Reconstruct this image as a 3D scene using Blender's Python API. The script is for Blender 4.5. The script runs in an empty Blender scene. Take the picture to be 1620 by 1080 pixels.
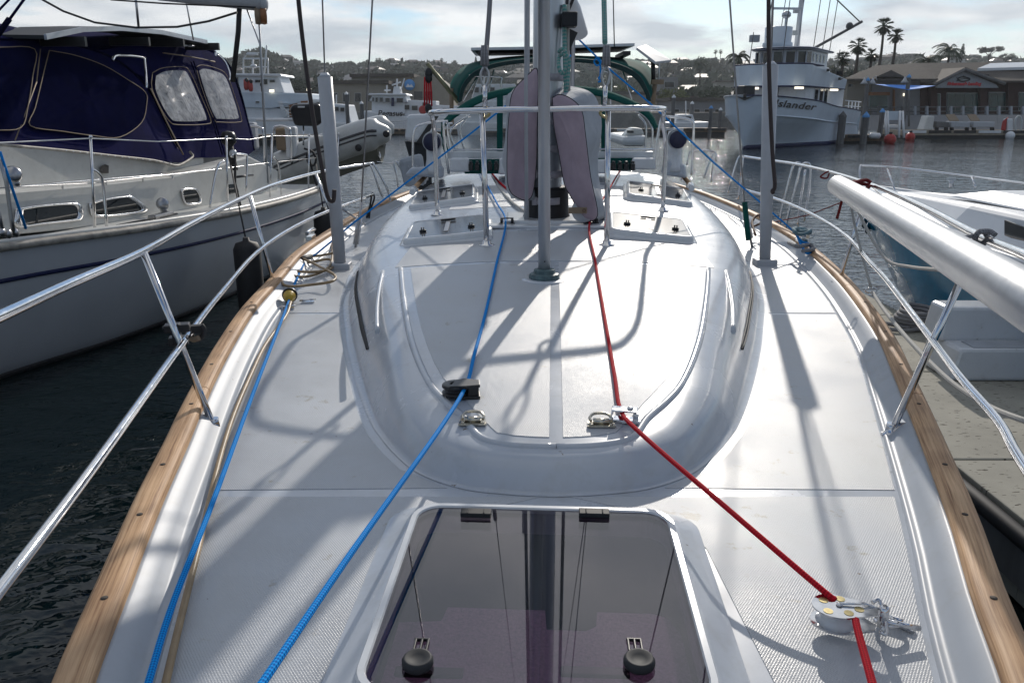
import bpy, bmesh, math, random
from mathutils import Vector, Matrix
random.seed(7)
S = bpy.context.scene
COL = S.collection
V = Vector
# ---------------------------------------------------------------- camera
F_PX, PITCH, CZ = 1260.0, math.radians(16.2), 2.8
cp, sp = math.cos(PITCH), math.sin(PITCH)
cam = bpy.data.cameras.new('camera'); cam.sensor_width = 36; cam.lens = 36 * F_PX / 1620
cam.clip_start = 0.05; cam.clip_end = 6000
camo = bpy.data.objects.new('camera', cam); COL.objects.link(camo)
camo.location = (0, 0, CZ); camo.rotation_euler = (math.pi / 2 - PITCH, 0, 0)
S.camera = camo
S.view_settings.view_transform = 'Standard'
try: S.view_settings.look = 'None'
except Exception: pass
S.view_settings.gamma = 1; S.view_settings.use_curve_mapping = False
S.view_settings.exposure = 0.15
# ---------------------------------------------------------------- world and sun
SUN_EL, SUN_AZ = math.radians(25.0), math.radians(12.5)
w = bpy.data.worlds.new('World'); S.world = w; w.use_nodes = True
nt = w.node_tree; N = nt.nodes; L = nt.links; N.clear()
out = N.new('ShaderNodeOutputWorld'); bg = N.new('ShaderNodeBackground'); bg.inputs['Strength'].default_value = 0.1
sky = N.new('ShaderNodeTexSky'); sky.sky_type = 'NISHITA'; sky.sun_disc = False
sky.sun_elevation = SUN_EL; sky.sun_rotation = SUN_AZ; sky.air_density = 1.0; sky.dust_density = 0.4; sky.ozone_density = 1.0
tc = N.new('ShaderNodeTexCoord'); sx = N.new('ShaderNodeSeparateXYZ'); L.new(tc.outputs['Generated'], sx.inputs[0])
def wm(op, a, b=None, c=None):
    n = N.new('ShaderNodeMath'); n.operation = op
    for i, v in enumerate((a, b, c)):
        if v is None: continue
        if isinstance(v, (int, float)): n.inputs[i].default_value = v
        else: L.new(v, n.inputs[i])
    return n.outputs[0]
zc = wm('ADD', wm('MAXIMUM', sx.outputs[2], 0.0), 0.16)
px_ = wm('DIVIDE', sx.outputs[0], zc); py_ = wm('DIVIDE', sx.outputs[1], zc)
cx = N.new('ShaderNodeCombineXYZ'); L.new(px_, cx.inputs[0]); L.new(py_, cx.inputs[1]); cx.inputs[2].default_value = 3.7
n1 = N.new('ShaderNodeTexNoise'); n1.inputs['Scale'].default_value = 1.25; n1.inputs['Detail'].default_value = 10; n1.inputs['Roughness'].default_value = 0.5
L.new(cx.outputs[0], n1.inputs['Vector'])
n2 = N.new('ShaderNodeTexNoise'); n2.inputs['Scale'].default_value = 1.9; n2.inputs['Detail'].default_value = 7
mp = N.new('ShaderNodeMapping'); mp.inputs['Location'].default_value = (9, 4, 2); L.new(cx.outputs[0], mp.inputs[0]); L.new(mp.outputs[0], n2.inputs['Vector'])
cr = N.new('ShaderNodeValToRGB'); cr.color_ramp.elements[0].position = 0.43; cr.color_ramp.elements[1].position = 0.54
L.new(n1.outputs[0], cr.inputs[0])
cc = N.new('ShaderNodeValToRGB')
cc.color_ramp.elements[0].position = 0.38; cc.color_ramp.elements[0].color = (5.4, 5.9, 6.5, 1)
cc.color_ramp.elements[1].position = 0.62; cc.color_ramp.elements[1].color = (9.4, 9.5, 9.6, 1)
L.new(n2.outputs[0], cc.inputs[0])
tint = N.new('ShaderNodeMixRGB'); tint.blend_type = 'MULTIPLY'; tint.inputs[0].default_value = 1; tint.inputs[2].default_value = (0.56, 0.68, 0.84, 1); L.new(sky.outputs[0], tint.inputs[1])
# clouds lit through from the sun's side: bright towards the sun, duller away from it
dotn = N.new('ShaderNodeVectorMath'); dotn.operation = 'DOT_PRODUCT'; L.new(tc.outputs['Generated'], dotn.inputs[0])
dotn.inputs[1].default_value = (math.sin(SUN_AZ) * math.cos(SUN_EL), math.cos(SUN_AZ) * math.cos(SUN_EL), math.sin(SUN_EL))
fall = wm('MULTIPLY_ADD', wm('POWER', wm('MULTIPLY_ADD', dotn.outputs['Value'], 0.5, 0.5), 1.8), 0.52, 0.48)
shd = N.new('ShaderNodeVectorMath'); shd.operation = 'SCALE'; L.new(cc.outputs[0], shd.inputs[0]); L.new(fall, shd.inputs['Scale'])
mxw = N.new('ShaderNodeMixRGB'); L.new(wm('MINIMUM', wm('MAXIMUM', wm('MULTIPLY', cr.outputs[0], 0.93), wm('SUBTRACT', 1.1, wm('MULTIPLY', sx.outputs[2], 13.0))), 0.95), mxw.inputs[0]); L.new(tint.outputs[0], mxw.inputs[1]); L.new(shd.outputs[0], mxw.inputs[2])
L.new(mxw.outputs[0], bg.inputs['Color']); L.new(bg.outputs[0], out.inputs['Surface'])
sun = bpy.data.lights.new('sun', 'SUN'); sun.energy = 2.7; sun.angle = math.radians(0.6); sun.color = (1, 0.93, 0.84)
so = bpy.data.objects.new('sun', sun); COL.objects.link(so)
sd = V((math.sin(SUN_AZ) * math.cos(SUN_EL), math.cos(SUN_AZ) * math.cos(SUN_EL), math.sin(SUN_EL)))
so.rotation_euler = sd.to_track_quat('Z', 'Y').to_euler()
# ---------------------------------------------------------------- helpers
def ray(px, py):
    u = (px - 810) / F_PX; v = (540 - py) / F_PX
    return V((u, cp + v * sp, -sp + v * cp))
def AZ(px, py, z):
    r = ray(px, py); t = (z - CZ) / r.z; return V((r.x * t, r.y * t, z))
def AY(px, py, y):
    r = ray(px, py); t = y / r.y; return V((r.x * t, y, CZ + r.z * t))
def AX(px, py, x):
    r = ray(px, py); t = x / r.x; return V((x, r.y * t, CZ + r.z * t))
def zat(py, y):   # height of a point seen in row py at distance y
    return AY(810, py, y).z
def interp(tab, x):
    if x <= tab[0][0]: return tab[0][1]
    for (a, b), (c, d) in zip(tab, tab[1:]):
        if x <= c: return b + (d - b) * (x - a) / (c - a)
    return tab[-1][1]
def smooth_tab(tab, x):
    n = len(tab)
    if x <= tab[0][0]: return tab[0][1]
    if x >= tab[-1][0]: return tab[-1][1]
    for i in range(n - 1):
        if x <= tab[i + 1][0]:
            x0, y0 = tab[i]; x1, y1 = tab[i + 1]
            h = x1 - x0
            m0 = (y1 - tab[i - 1][1]) / (x1 - tab[i - 1][0]) if i > 0 else (y1 - y0) / h
            m1 = (tab[i + 2][1] - y0) / (tab[i + 2][0] - x0) if i + 2 < n else (y1 - y0) / h
            t = (x - x0) / h
            return (2*t**3-3*t*t+1)*y0 + (t**3-2*t*t+t)*h*m0 + (-2*t**3+3*t*t)*y1 + (t**3-t*t)*h*m1
def catmull(pts, n=6):
    pts = [V(p) for p in pts]
    if len(pts) < 3: return pts
    P = [2 * pts[0] - pts[1]] + pts + [2 * pts[-1] - pts[-2]]
    o = []
    for i in range(1, len(P) - 2):
        for k in range(n):
            t = k / n
            a, b, c, d = P[i-1], P[i], P[i+1], P[i+2]
            o.append(0.5 * ((2*b) + (c-a)*t + (2*a-5*b+4*c-d)*t*t + (-a+3*b-3*c+d)*t**3))
    o.append(pts[-1]); return o
class MB:
    def __init__(s): s.v = []; s.f = []; s.sm = []; s.mi = []; s.uv = []
    def add(s, vs, fs, sm=False, mi=0, uvs=None):
        o = len(s.v); s.v += [tuple(p) for p in vs]
        for i, f in enumerate(fs):
            s.f.append([o + k for k in f]); s.sm.append(sm); s.mi.append(mi)
            s.uv.append(uvs[i] if uvs else [(0, 0)] * len(f))
        return s
    def box(s, c, d, rz=0, ax=None, mi=0):
        c = V(c); h = V(d) / 2
        M = ax if ax else Matrix.Rotation(rz, 3, 'Z')
        vs = [c + M @ V((x*h.x, y*h.y, z*h.z)) for x in (-1, 1) for y in (-1, 1) for z in (-1, 1)]
        return s.add(vs, [(0,1,3,2),(4,6,7,5),(0,4,5,1),(2,3,7,6),(0,2,6,4),(1,5,7,3)], mi=mi)
    def tube(s, pts, r, n=8, cap=True, smooth=0, sm=True, mi=0):
        if smooth: pts = catmull(pts, smooth)
        pts = [V(p) for p in pts]; m = len(pts)
        rr = r if isinstance(r, (list, tuple)) else [r] * m
        if len(rr) != m: rr = [interp([(i/(len(rr)-1), q) for i, q in enumerate(rr)], k/(m-1)) for k in range(m)]
        vs = []; d0 = (pts[1] - pts[0]).normalized()
        up = V((0, 0, 1)) if abs(d0.z) < 0.9 else V((1, 0, 0))
        a = d0.cross(up).normalized(); Ls = [0]
        for i, p in enumerate(pts):
            d = (pts[min(i+1, m-1)] - pts[max(i-1, 0)]).normalized()
            a = (a - d * a.dot(d)).normalized(); b = d.cross(a)
            vs += [p + (a * math.cos(2*math.pi*k/n) + b * math.sin(2*math.pi*k/n)) * rr[i] for k in range(n)]
            if i: Ls.append(Ls[-1] + (p - pts[i-1]).length)
        fs = []; uv = []
        for i in range(m - 1):
            for k in range(n):
                k2 = (k + 1) % n
                fs.append((i*n+k, i*n+k2, (i+1)*n+k2, (i+1)*n+k))
                uv.append([(k/n, Ls[i]), ((k+1)/n, Ls[i]), ((k+1)/n, Ls[i+1]), (k/n, Ls[i+1])])
        s.add(vs, fs, sm, mi, uv)
        if cap:
            s.add(vs[:n], [tuple(range(n))[::-1]], False, mi); s.add(vs[-n:], [tuple(range(n))], False, mi)
        return s
    def lathe(s, c, prof, n=16, axis=(0, 0, 1), sm=True, mi=0):
        c = V(c); q = V((0, 0, 1)).rotation_difference(V(axis).normalized()).to_matrix(); m = len(prof)
        vs = [c + q @ V((r*math.cos(2*math.pi*k/n), r*math.sin(2*math.pi*k/n), z)) for r, z in prof for k in range(n)]
        fs = [(i*n+k, i*n+(k+1)%n, (i+1)*n+(k+1)%n, (i+1)*n+k) for i in range(m-1) for k in range(n)]
        s.add(vs, fs, sm, mi)
        if prof[0][0] > 1e-6: s.add(vs[:n], [tuple(range(n))[::-1]], False, mi)
        if prof[-1][0] > 1e-6: s.add(vs[-n:], [tuple(range(n))], False, mi)
        return s
    def prism(s, bot, top, mi=0, sm=False, caps=(True, True)):
        n = len(bot); s.add([*bot, *top], [(k, (k+1) % n, n+(k+1) % n, n+k) for k in range(n)], sm, mi)
        if caps[0]: s.add(bot, [tuple(range(n))[::-1]], False, mi)
        if caps[1]: s.add(top, [tuple(range(n))], False, mi)
        return s
    def grid(s, rows, sm=True, mi=0, closed=False):
        m = len(rows); n = len(rows[0]); vs = [p for r in rows for p in r]; kk = n if closed else n - 1
        s.add(vs, [(i*n+k, i*n+(k+1) % n, (i+1)*n+(k+1) % n, (i+1)*n+k) for i in range(m-1) for k in range(kk)], sm, mi,
              [[(k/kk, i), ((k+1)/kk, i), ((k+1)/kk, i+1), (k/kk, i+1)] for i in range(m-1) for k in range(kk)])
        return s
    def ball(s, c, r, n=10, sc=(1, 1, 1), mi=0):
        c = V(c); m = n // 2 + 1
        rows = [[c + V((r*sc[0]*math.sin(math.pi*i/m)*math.cos(2*math.pi*k/n), r*sc[1]*math.sin(math.pi*i/m)*math.sin(2*math.pi*k/n), r*sc[2]*math.cos(math.pi*i/m))) for k in range(n)] for i in range(m+1)]
        return s.grid(rows, closed=True, mi=mi)
    def build(s, name, mats, parent=None, fix=True, bevel=0, solid=0, subd=0, label=None, kind=None):
        me = bpy.data.meshes.new(name); me.from_pydata(s.v, [], s.f)
        me.polygons.foreach_set('use_smooth', s.sm); me.polygons.foreach_set('material_index', s.mi)
        ul = me.uv_layers.new(name='UVMap'); flat = [c for u in s.uv for q in u for c in q]
        if len(flat) == 2 * len(me.loops): ul.data.foreach_set('uv', flat)
        if not isinstance(mats, (list, tuple)): mats = [mats]
        for m in mats: me.materials.append(m)
        bm = bmesh.new(); bm.from_mesh(me)
        if fix:
            bmesh.ops.remove_doubles(bm, verts=bm.verts, dist=1e-5); bmesh.ops.recalc_face_normals(bm, faces=bm.faces)
        bm.to_mesh(me); bm.free(); me.update()
        o = bpy.data.objects.new(name, me); COL.objects.link(o)
        if parent: o.parent = parent; o.matrix_parent_inverse = parent.matrix_world.inverted() if False else Matrix.Identity(4)
        if solid: q = o.modifiers.new('t', 'SOLIDIFY'); q.thickness = solid; q.offset = 0
        if bevel: q = o.modifiers.new('b', 'BEVEL'); q.width = bevel; q.segments = 2; q.limit_method = 'ANGLE'
        if subd: q = o.modifiers.new('s', 'SUBSURF'); q.levels = q.render_levels = subd
        if label: o['label'] = label
        if kind: o['kind'] = kind
        return o
def tag(o, label=None, cat=None, group=None, kind=None):
    if label: o['label'] = label
    if cat: o['category'] = cat
    if group: o['group'] = group
    if kind: o['kind'] = kind
    return o
def thing(name, label, cat, loc=(0, 0, 0), rz=0, group=None, kind=None):
    o = bpy.data.objects.new(name, None); COL.objects.link(o); o.empty_display_size = 0.2
    o.location = loc; o.rotation_euler = (0, 0, rz); return tag(o, label, cat, group, kind)
def copy_tree(o, parent=None):
    c = o.copy(); COL.objects.link(c); c.parent = parent
    if parent: c.matrix_parent_inverse = Matrix.Identity(4)
    for ch in list(o.children): copy_tree(ch, c)
    return c
def text_part(txt, size, mat, parent, loc, rot, shear=0.0, bold=0.0, name='lettering', depth=0.004, track=1.0):
    cu = bpy.data.curves.new(name, 'FONT'); cu.body = txt; cu.size = size; cu.shear = shear; cu.offset = bold
    cu.extrude = depth; cu.align_x = 'CENTER'; cu.space_character = track; cu.resolution_u = 3
    o = bpy.data.objects.new(name, cu); COL.objects.link(o)
    dg = bpy.context.evaluated_depsgraph_get(); me = bpy.data.meshes.new_from_object(o.evaluated_get(dg))
    bpy.data.objects.remove(o); me.name = name; me.materials.clear(); me.materials.append(mat)
    o = bpy.data.objects.new(name, me); COL.objects.link(o); o.parent = parent; o.location = loc; o.rotation_euler = rot
    return o
# ---------------------------------------------------------------- materials
def mat(name, col, rough=0.5, metal=0.0, spec=0.5, coat=0.0, var=0.0, vscale=8.0, bump=0.0, bscale=60.0, stretch=(1, 1, 1), col2=None, sub=0.0, alpha=None, sheen=0.0, rvar=0.0):
    m = bpy.data.materials.new(name); m.use_nodes = True; t = m.node_tree; b = t.nodes['Principled BSDF']
    b.inputs['Base Color'].default_value = (*col, 1); b.inputs['Roughness'].default_value = rough; b.inputs['Metallic'].default_value = metal
    b.inputs['Specular IOR Level'].default_value = spec; b.inputs['Coat Weight'].default_value = coat; b.inputs['Coat Roughness'].default_value = 0.08
    b.inputs['Sheen Weight'].default_value = sheen
    c = t.nodes.new('ShaderNodeTexCoord'); mpn = t.nodes.new('ShaderNodeMapping'); mpn.inputs['Scale'].default_value = stretch
    t.links.new(c.outputs['Object'], mpn.inputs[0])
    if var or col2 or rvar:
        n = t.nodes.new('ShaderNodeTexNoise'); n.inputs['Scale'].default_value = vscale; n.inputs['Detail'].default_value = 6; n.inputs['Roughness'].default_value = 0.6
        t.links.new(mpn.outputs[0], n.inputs['Vector'])
        r = t.nodes.new('ShaderNodeValToRGB'); r.color_ramp.elements[0].position = 0.35; r.color_ramp.elements[1].position = 0.68
        c2 = col2 if col2 else tuple(x * (1 - var) for x in col)
        r.color_ramp.elements[0].color = (*c2, 1); r.color_ramp.elements[1].color = (*col, 1)
        t.links.new(n.outputs[0], r.inputs[0]); t.links.new(r.outputs[0], b.inputs['Base Color'])
        if rvar:
            mr = t.nodes.new('ShaderNodeMapRange'); mr.inputs[1].default_value = 0.35; mr.inputs[2].default_value = 0.65
            mr.inputs[3].default_value = max(0.02, rough - rvar); mr.inputs[4].default_value = rough + rvar
            t.links.new(n.outputs[0], mr.inputs[0]); t.links.new(mr.outputs[0], b.inputs['Roughness'])
    if bump:
        n = t.nodes.new('ShaderNodeTexNoise'); n.inputs['Scale'].default_value = bscale; n.inputs['Detail'].default_value = 3
        t.links.new(mpn.outputs[0], n.inputs['Vector'])
        bp = t.nodes.new('ShaderNodeBump'); bp.inputs['Strength'].default_value = 1; bp.inputs['Distance'].default_value = bump
        t.links.new(n.outputs[0], bp.inputs['Height']); t.links.new(bp.outputs[0], b.inputs['Normal'])
    return m
M = {}
M['gel'] = mat('white_gelcoat', (0.47, 0.51, 0.565), 0.26, coat=0.25, var=0.10, vscale=2.5, rvar=0.03)
M['gelw'] = mat('bright_gelcoat', (0.66, 0.68, 0.7), 0.25, coat=0.4, var=0.05, vscale=2)
M['chrome'] = mat('polished_steel', (0.72, 0.72, 0.73), 0.1, metal=1, var=0.08, vscale=30, rvar=0.05)
M['steel'] = mat('dull_steel', (0.45, 0.45, 0.46), 0.32, metal=1, var=0.2, vscale=25)
M['brass'] = mat('brass', (0.5, 0.42, 0.22), 0.3, metal=1, var=0.3, vscale=60)
M['alu'] = mat('anodised_aluminium', (0.55, 0.57, 0.6), 0.38, metal=0.8, var=0.1, vscale=12, stretch=(1, 1, 0.2))
M['alupole'] = mat('pole_aluminium', (0.5, 0.51, 0.52), 0.42, metal=0.7, var=0.1, vscale=30, stretch=(1, 1, 1), rvar=0.03)
M['pvc'] = mat('grey_plastic_tube', (0.45, 0.47, 0.5), 0.45, var=0.1, vscale=10)
M['black'] = mat('black_plastic', (0.015, 0.015, 0.017), 0.4, var=0.3, vscale=40)
M['rubber'] = mat('black_rubber', (0.02, 0.02, 0.022), 0.65, var=0.3, vscale=20)
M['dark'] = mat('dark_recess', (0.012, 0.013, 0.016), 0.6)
M['greyp'] = mat('dark_grey_plastic', (0.03, 0.033, 0.037), 0.6, spec=0.25, var=0.15, vscale=50)
M['smoke'] = mat('smoked_acrylic', (0.02, 0.02, 0.025), 0.05, coat=0.3)
M['winglass'] = mat('dark_window_glass', (0.015, 0.02, 0.025), 0.05)
M['navy'] = mat('navy_canvas', (0.010, 0.011, 0.065), 0.95, spec=0.03, var=0.35, vscale=3, bump=0.006, bscale=4)
M['navyd'] = mat('dark_navy_canvas', (0.006, 0.007, 0.03), 0.95, spec=0.0, var=0.3, vscale=3, bump=0.006, bscale=3)
M['tan'] = mat('tan_piping', (0.24, 0.18, 0.12), 0.7)
M['green'] = mat('green_canvas', (0.008, 0.085, 0.072), 0.9, spec=0.15, var=0.25, vscale=6, bump=0.003, bscale=9)
M['mauve'] = mat('mauve_fabric', (0.42, 0.335, 0.39), 0.85, var=0.25, vscale=4, bump=0.012, bscale=5)
M['greyf'] = mat('grey_fabric', (0.42, 0.45, 0.49), 0.8, var=0.2, vscale=5, bump=0.015, bscale=6)
M['strap'] = mat('webbing_strap', (0.42, 0.4, 0.44), 0.8, var=0.2, vscale=50)
M['cord'] = mat('tan_power_cord', (0.36, 0.25, 0.13), 0.45, var=0.35, vscale=14)
M['white'] = mat('white_paint', (0.72, 0.74, 0.76), 0.4, var=0.1, vscale=1.5)
M['bluewhite'] = mat('pale_blue_white_paint', (0.62, 0.7, 0.78), 0.35, var=0.12, vscale=0.7)
M['blueline'] = mat('navy_paint', (0.012, 0.018, 0.07), 0.6, spec=0.2)
M['creamdeck'] = mat('cream_fibreglass', (0.62, 0.62, 0.59), 0.35, var=0.1, vscale=3)
M['rubrail'] = mat('weathered_rubrail', (0.5, 0.46, 0.4), 0.6, var=0.5, vscale=9)
M['pvcdinghy'] = mat('grey_inflatable_fabric', (0.55, 0.56, 0.55), 0.4, var=0.15, vscale=4)
M['dinghydk'] = mat('dark_rubbing_strake', (0.05, 0.05, 0.055), 0.5)
M['red'] = mat('red_paint', (0.45, 0.03, 0.025), 0.5, var=0.2)
M['orange'] = mat('orange_wood', (0.3, 0.12, 0.04), 0.5, var=0.2, vscale=20)
M['wood'] = mat('dock_timber', (0.2, 0.15, 0.1), 0.8, var=0.5, vscale=5)
M['concrete'] = mat('concrete', (0.24, 0.23, 0.21), 0.9, var=0.3, vscale=1.2, bump=0.01, bscale=8)
M['roof'] = mat('brown_shingle', (0.105, 0.09, 0.075), 0.9, var=0.35, vscale=3)
M['brick'] = mat('red_brick', (0.075, 0.038, 0.03), 0.9, var=0.4, vscale=6)
M['stucco'] = mat('beige_stucco', (0.3, 0.27, 0.22), 0.9, var=0.12, vscale=0.6)
M['stuccog'] = mat('grey_stucco', (0.25, 0.25, 0.25), 0.9, var=0.12, vscale=0.6)
M['tglass'] = mat('teal_window_glass', (0.03, 0.09, 0.085), 0.08, var=0.6, vscale=0.8)
M['winframe'] = mat('pale_window_frame', (0.5, 0.52, 0.52), 0.5)
M['bluesail'] = mat('blue_shade_cloth', (0.06, 0.27, 0.8), 0.7, var=0.1, vscale=1)
M['pile'] = mat('weathered_pile', (0.17, 0.17, 0.17), 0.85, var=0.4, vscale=3, stretch=(1, 1, 0.2))
M['pilecap'] = mat('blue_pile_cap', (0.08, 0.28, 0.6), 0.5)
M['trunk'] = mat('palm_trunk', (0.09, 0.075, 0.06), 0.9, var=0.4, vscale=4)
M['frond'] = mat('palm_frond', (0.045, 0.07, 0.03), 0.6, var=0.4, vscale=2)
M['leaf'] = mat('tree_leaf', (0.05, 0.075, 0.03), 0.7, var=0.5, vscale=0.25)
M['leafy'] = mat('yellow_green_leaf', (0.12, 0.14, 0.03), 0.7, var=0.4, vscale=0.6)
M['scrub'] = mat('hill_scrub', (0.085, 0.1, 0.065), 0.9, var=0.45, vscale=0.1)
M['hill'] = mat('hill_earth', (0.14, 0.125, 0.095), 0.95, col2=(0.06, 0.075, 0.045), vscale=0.03)
M['lighttrim'] = mat('pale_deck_boards', (0.4, 0.34, 0.26), 0.8, var=0.3, vscale=2)
M['lamp'] = mat('lit_lamp', (0.9, 0.85, 0.7), 0.4)
_b = M['lamp'].node_tree.nodes['Principled BSDF']; _b.inputs['Emission Color'].default_value = (1, 0.9, 0.7, 1); _b.inputs['Emission Strength'].default_value = 1.5
def nodes(m): return m.node_tree, m.node_tree.nodes['Principled BSDF']
def nn(t, typ, **k):
    n = t.nodes.new(typ)
    for a, b in k.items():
        if a in n.inputs.keys(): n.inputs[a].default_value = b
        else: setattr(n, a, b)
    return n
def teak():
    m = bpy.data.materials.new('teak'); m.use_nodes = True; t, b = nodes(m)
    c = nn(t, 'ShaderNodeTexCoord'); mp_ = nn(t, 'ShaderNodeMapping'); mp_.inputs['Scale'].default_value = (150, 2.6, 6)
    dn = nn(t, 'ShaderNodeTexNoise'); dn.inputs['Scale'].default_value = 4.0; t.links.new(c.outputs['UV'], dn.inputs['Vector'])
    ad = nn(t, 'ShaderNodeVectorMath', operation='MULTIPLY_ADD'); ad.inputs[1].default_value = (0.007, 0.0, 0.0)
    t.links.new(dn.outputs['Color'], ad.inputs[0]); t.links.new(c.outputs['UV'], ad.inputs[2]); t.links.new(ad.outputs[0], mp_.inputs[0])
    n = nn(t, 'ShaderNodeTexNoise'); n.inputs['Scale'].default_value = 1.0; n.inputs['Detail'].default_value = 8; n.inputs['Roughness'].default_value = 0.65
    t.links.new(mp_.outputs[0], n.inputs['Vector'])
    r = nn(t, 'ShaderNodeValToRGB'); r.color_ramp.elements[0].position = 0.33; r.color_ramp.elements[0].color = (0.29, 0.155, 0.08, 1)
    r.color_ramp.elements[1].position = 0.62; r.color_ramp.elements[1].color = (0.74, 0.49, 0.285, 1)
    e = r.color_ramp.elements.new(0.47); e.color = (0.57, 0.35, 0.19, 1)
    t.links.new(n.outputs[0], r.inputs[0])
    n2_ = nn(t, 'ShaderNodeTexNoise'); n2_.inputs['Scale'].default_value = 3.5; n2_.inputs['Detail'].default_value = 4; t.links.new(c.outputs['Object'], n2_.inputs['Vector'])
    mx = nn(t, 'ShaderNodeMixRGB', blend_type='MULTIPLY'); r2 = nn(t, 'ShaderNodeValToRGB'); r2.color_ramp.elements[0].position = 0.35; r2.color_ramp.elements[0].color = (0.68, 0.66, 0.66, 1); r2.color_ramp.elements[1].position = 0.65
    t.links.new(n2_.outputs[0], r2.inputs[0]); mx.inputs[0].default_value = 1; t.links.new(r.outputs[0], mx.inputs[1]); t.links.new(r2.outputs[0], mx.inputs[2])
    t.links.new(mx.outputs[0], b.inputs['Base Color']); b.inputs['Roughness'].default_value = 0.6; b.inputs['Specular IOR Level'].default_value = 0.3
    bp = nn(t, 'ShaderNodeBump'); bp.inputs['Distance'].default_value = 0.002; bp.inputs['Strength'].default_value = 0.6
    t.links.new(n.outputs[0], bp.inputs['Height']); t.links.new(bp.outputs[0], b.inputs['Normal'])
    return m
M['teak'] = teak()
def nonskid():
    m = bpy.data.materials.new('nonskid_deck'); m.use_nodes = True; t, b = nodes(m)
    c = nn(t, 'ShaderNodeTexCoord')
    def wave(rot):
        mp_ = nn(t, 'ShaderNodeMapping'); mp_.inputs['Rotation'].default_value = (0, 0, rot); t.links.new(c.outputs['Object'], mp_.inputs[0])
        wv = nn(t, 'ShaderNodeTexWave', wave_type='BANDS'); wv.inputs['Scale'].default_value = 52; wv.inputs['Distortion'].default_value = 0.0
        t.links.new(mp_.outputs[0], wv.inputs['Vector']); return wv.outputs['Fac']
    mul = nn(t, 'ShaderNodeMath', operation='MULTIPLY'); t.links.new(wave(0.6), mul.inputs[0]); t.links.new(wave(-0.6), mul.inputs[1])
    nz = nn(t, 'ShaderNodeTexNoise'); nz.inputs['Scale'].default_value = 260; nz.inputs['Detail'].default_value = 2; t.links.new(c.outputs['Object'], nz.inputs['Vector'])
    ad = nn(t, 'ShaderNodeMath', operation='MULTIPLY_ADD'); ad.inputs[1].default_value = 0.9; t.links.new(nz.outputs[0], ad.inputs[0]); t.links.new(mul.outputs[0], ad.inputs[2])
    bp = nn(t, 'ShaderNodeBump'); bp.inputs['Distance'].default_value = 0.0008; bp.inputs['Strength'].default_value = 0.9
    t.links.new(ad.outputs[0], bp.inputs['Height']); t.links.new(bp.outputs[0], b.inputs['Normal'])
    n = nn(t, 'ShaderNodeTexNoise'); n.inputs['Scale'].default_value = 2.2; n.inputs['Detail'].default_value = 9; n.inputs['Roughness'].default_value = 0.62; t.links.new(c.outputs['Object'], n.inputs['Vector'])
    r = nn(t, 'ShaderNodeValToRGB'); r.color_ramp.elements[0].position = 0.3; r.color_ramp.elements[0].color = (0.39, 0.405, 0.42, 1); r.color_ramp.elements[1].position = 0.66; r.color_ramp.elements[1].color = (0.475, 0.505, 0.54, 1)
    t.links.new(n.outputs[0], r.inputs[0])
    # small rusty stains
    n3 = nn(t, 'ShaderNodeTexNoise'); n3.inputs['Scale'].default_value = 7; n3.inputs['Detail'].default_value = 10; n3.inputs['Roughness'].default_value = 0.75; t.links.new(c.outputs['Object'], n3.inputs['Vector'])
    r3 = nn(t, 'ShaderNodeValToRGB'); r3.color_ramp.elements[0].position = 0.605; r3.color_ramp.elements[1].position = 0.66
    t.links.new(n3.outputs[0], r3.inputs[0])
    mx = nn(t, 'ShaderNodeMixRGB'); t.links.new(r3.outputs[0], mx.inputs[0]); t.links.new(r.outputs[0], mx.inputs[1]); mx.inputs[2].default_value = (0.33, 0.32, 0.29, 1)
    n4 = nn(t, 'ShaderNodeTexNoise'); n4.inputs['Scale'].default_value = 38; n4.inputs['Detail'].default_value = 3; t.links.new(c.outputs['Object'], n4.inputs['Vector'])
    r4 = nn(t, 'ShaderNodeValToRGB'); r4.color_ramp.elements[0].position = 0.745; r4.color_ramp.elements[1].position = 0.775
    t.links.new(n4.outputs[0], r4.inputs[0]); mx2 = nn(t, 'ShaderNodeMixRGB'); t.links.new(r4.outputs[0], mx2.inputs[0]); t.links.new(mx.outputs[0], mx2.inputs[1]); mx2.inputs[2].default_value = (0.1, 0.075, 0.055, 1)
    t.links.new(mx2.outputs[0], b.inputs['Base Color'])
    mr = nn(t, 'ShaderNodeMapRange'); mr.inputs[1].default_value = 0.35; mr.inputs[2].default_value = 0.65; mr.inputs[3].default_value = 0.31; mr.inputs[4].default_value = 0.5
    t.links.new(n.outputs[0], mr.inputs[0]); t.links.new(mr.outputs[0], b.inputs['Roughness'])
    return m
M['nonskid'] = nonskid()
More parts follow.
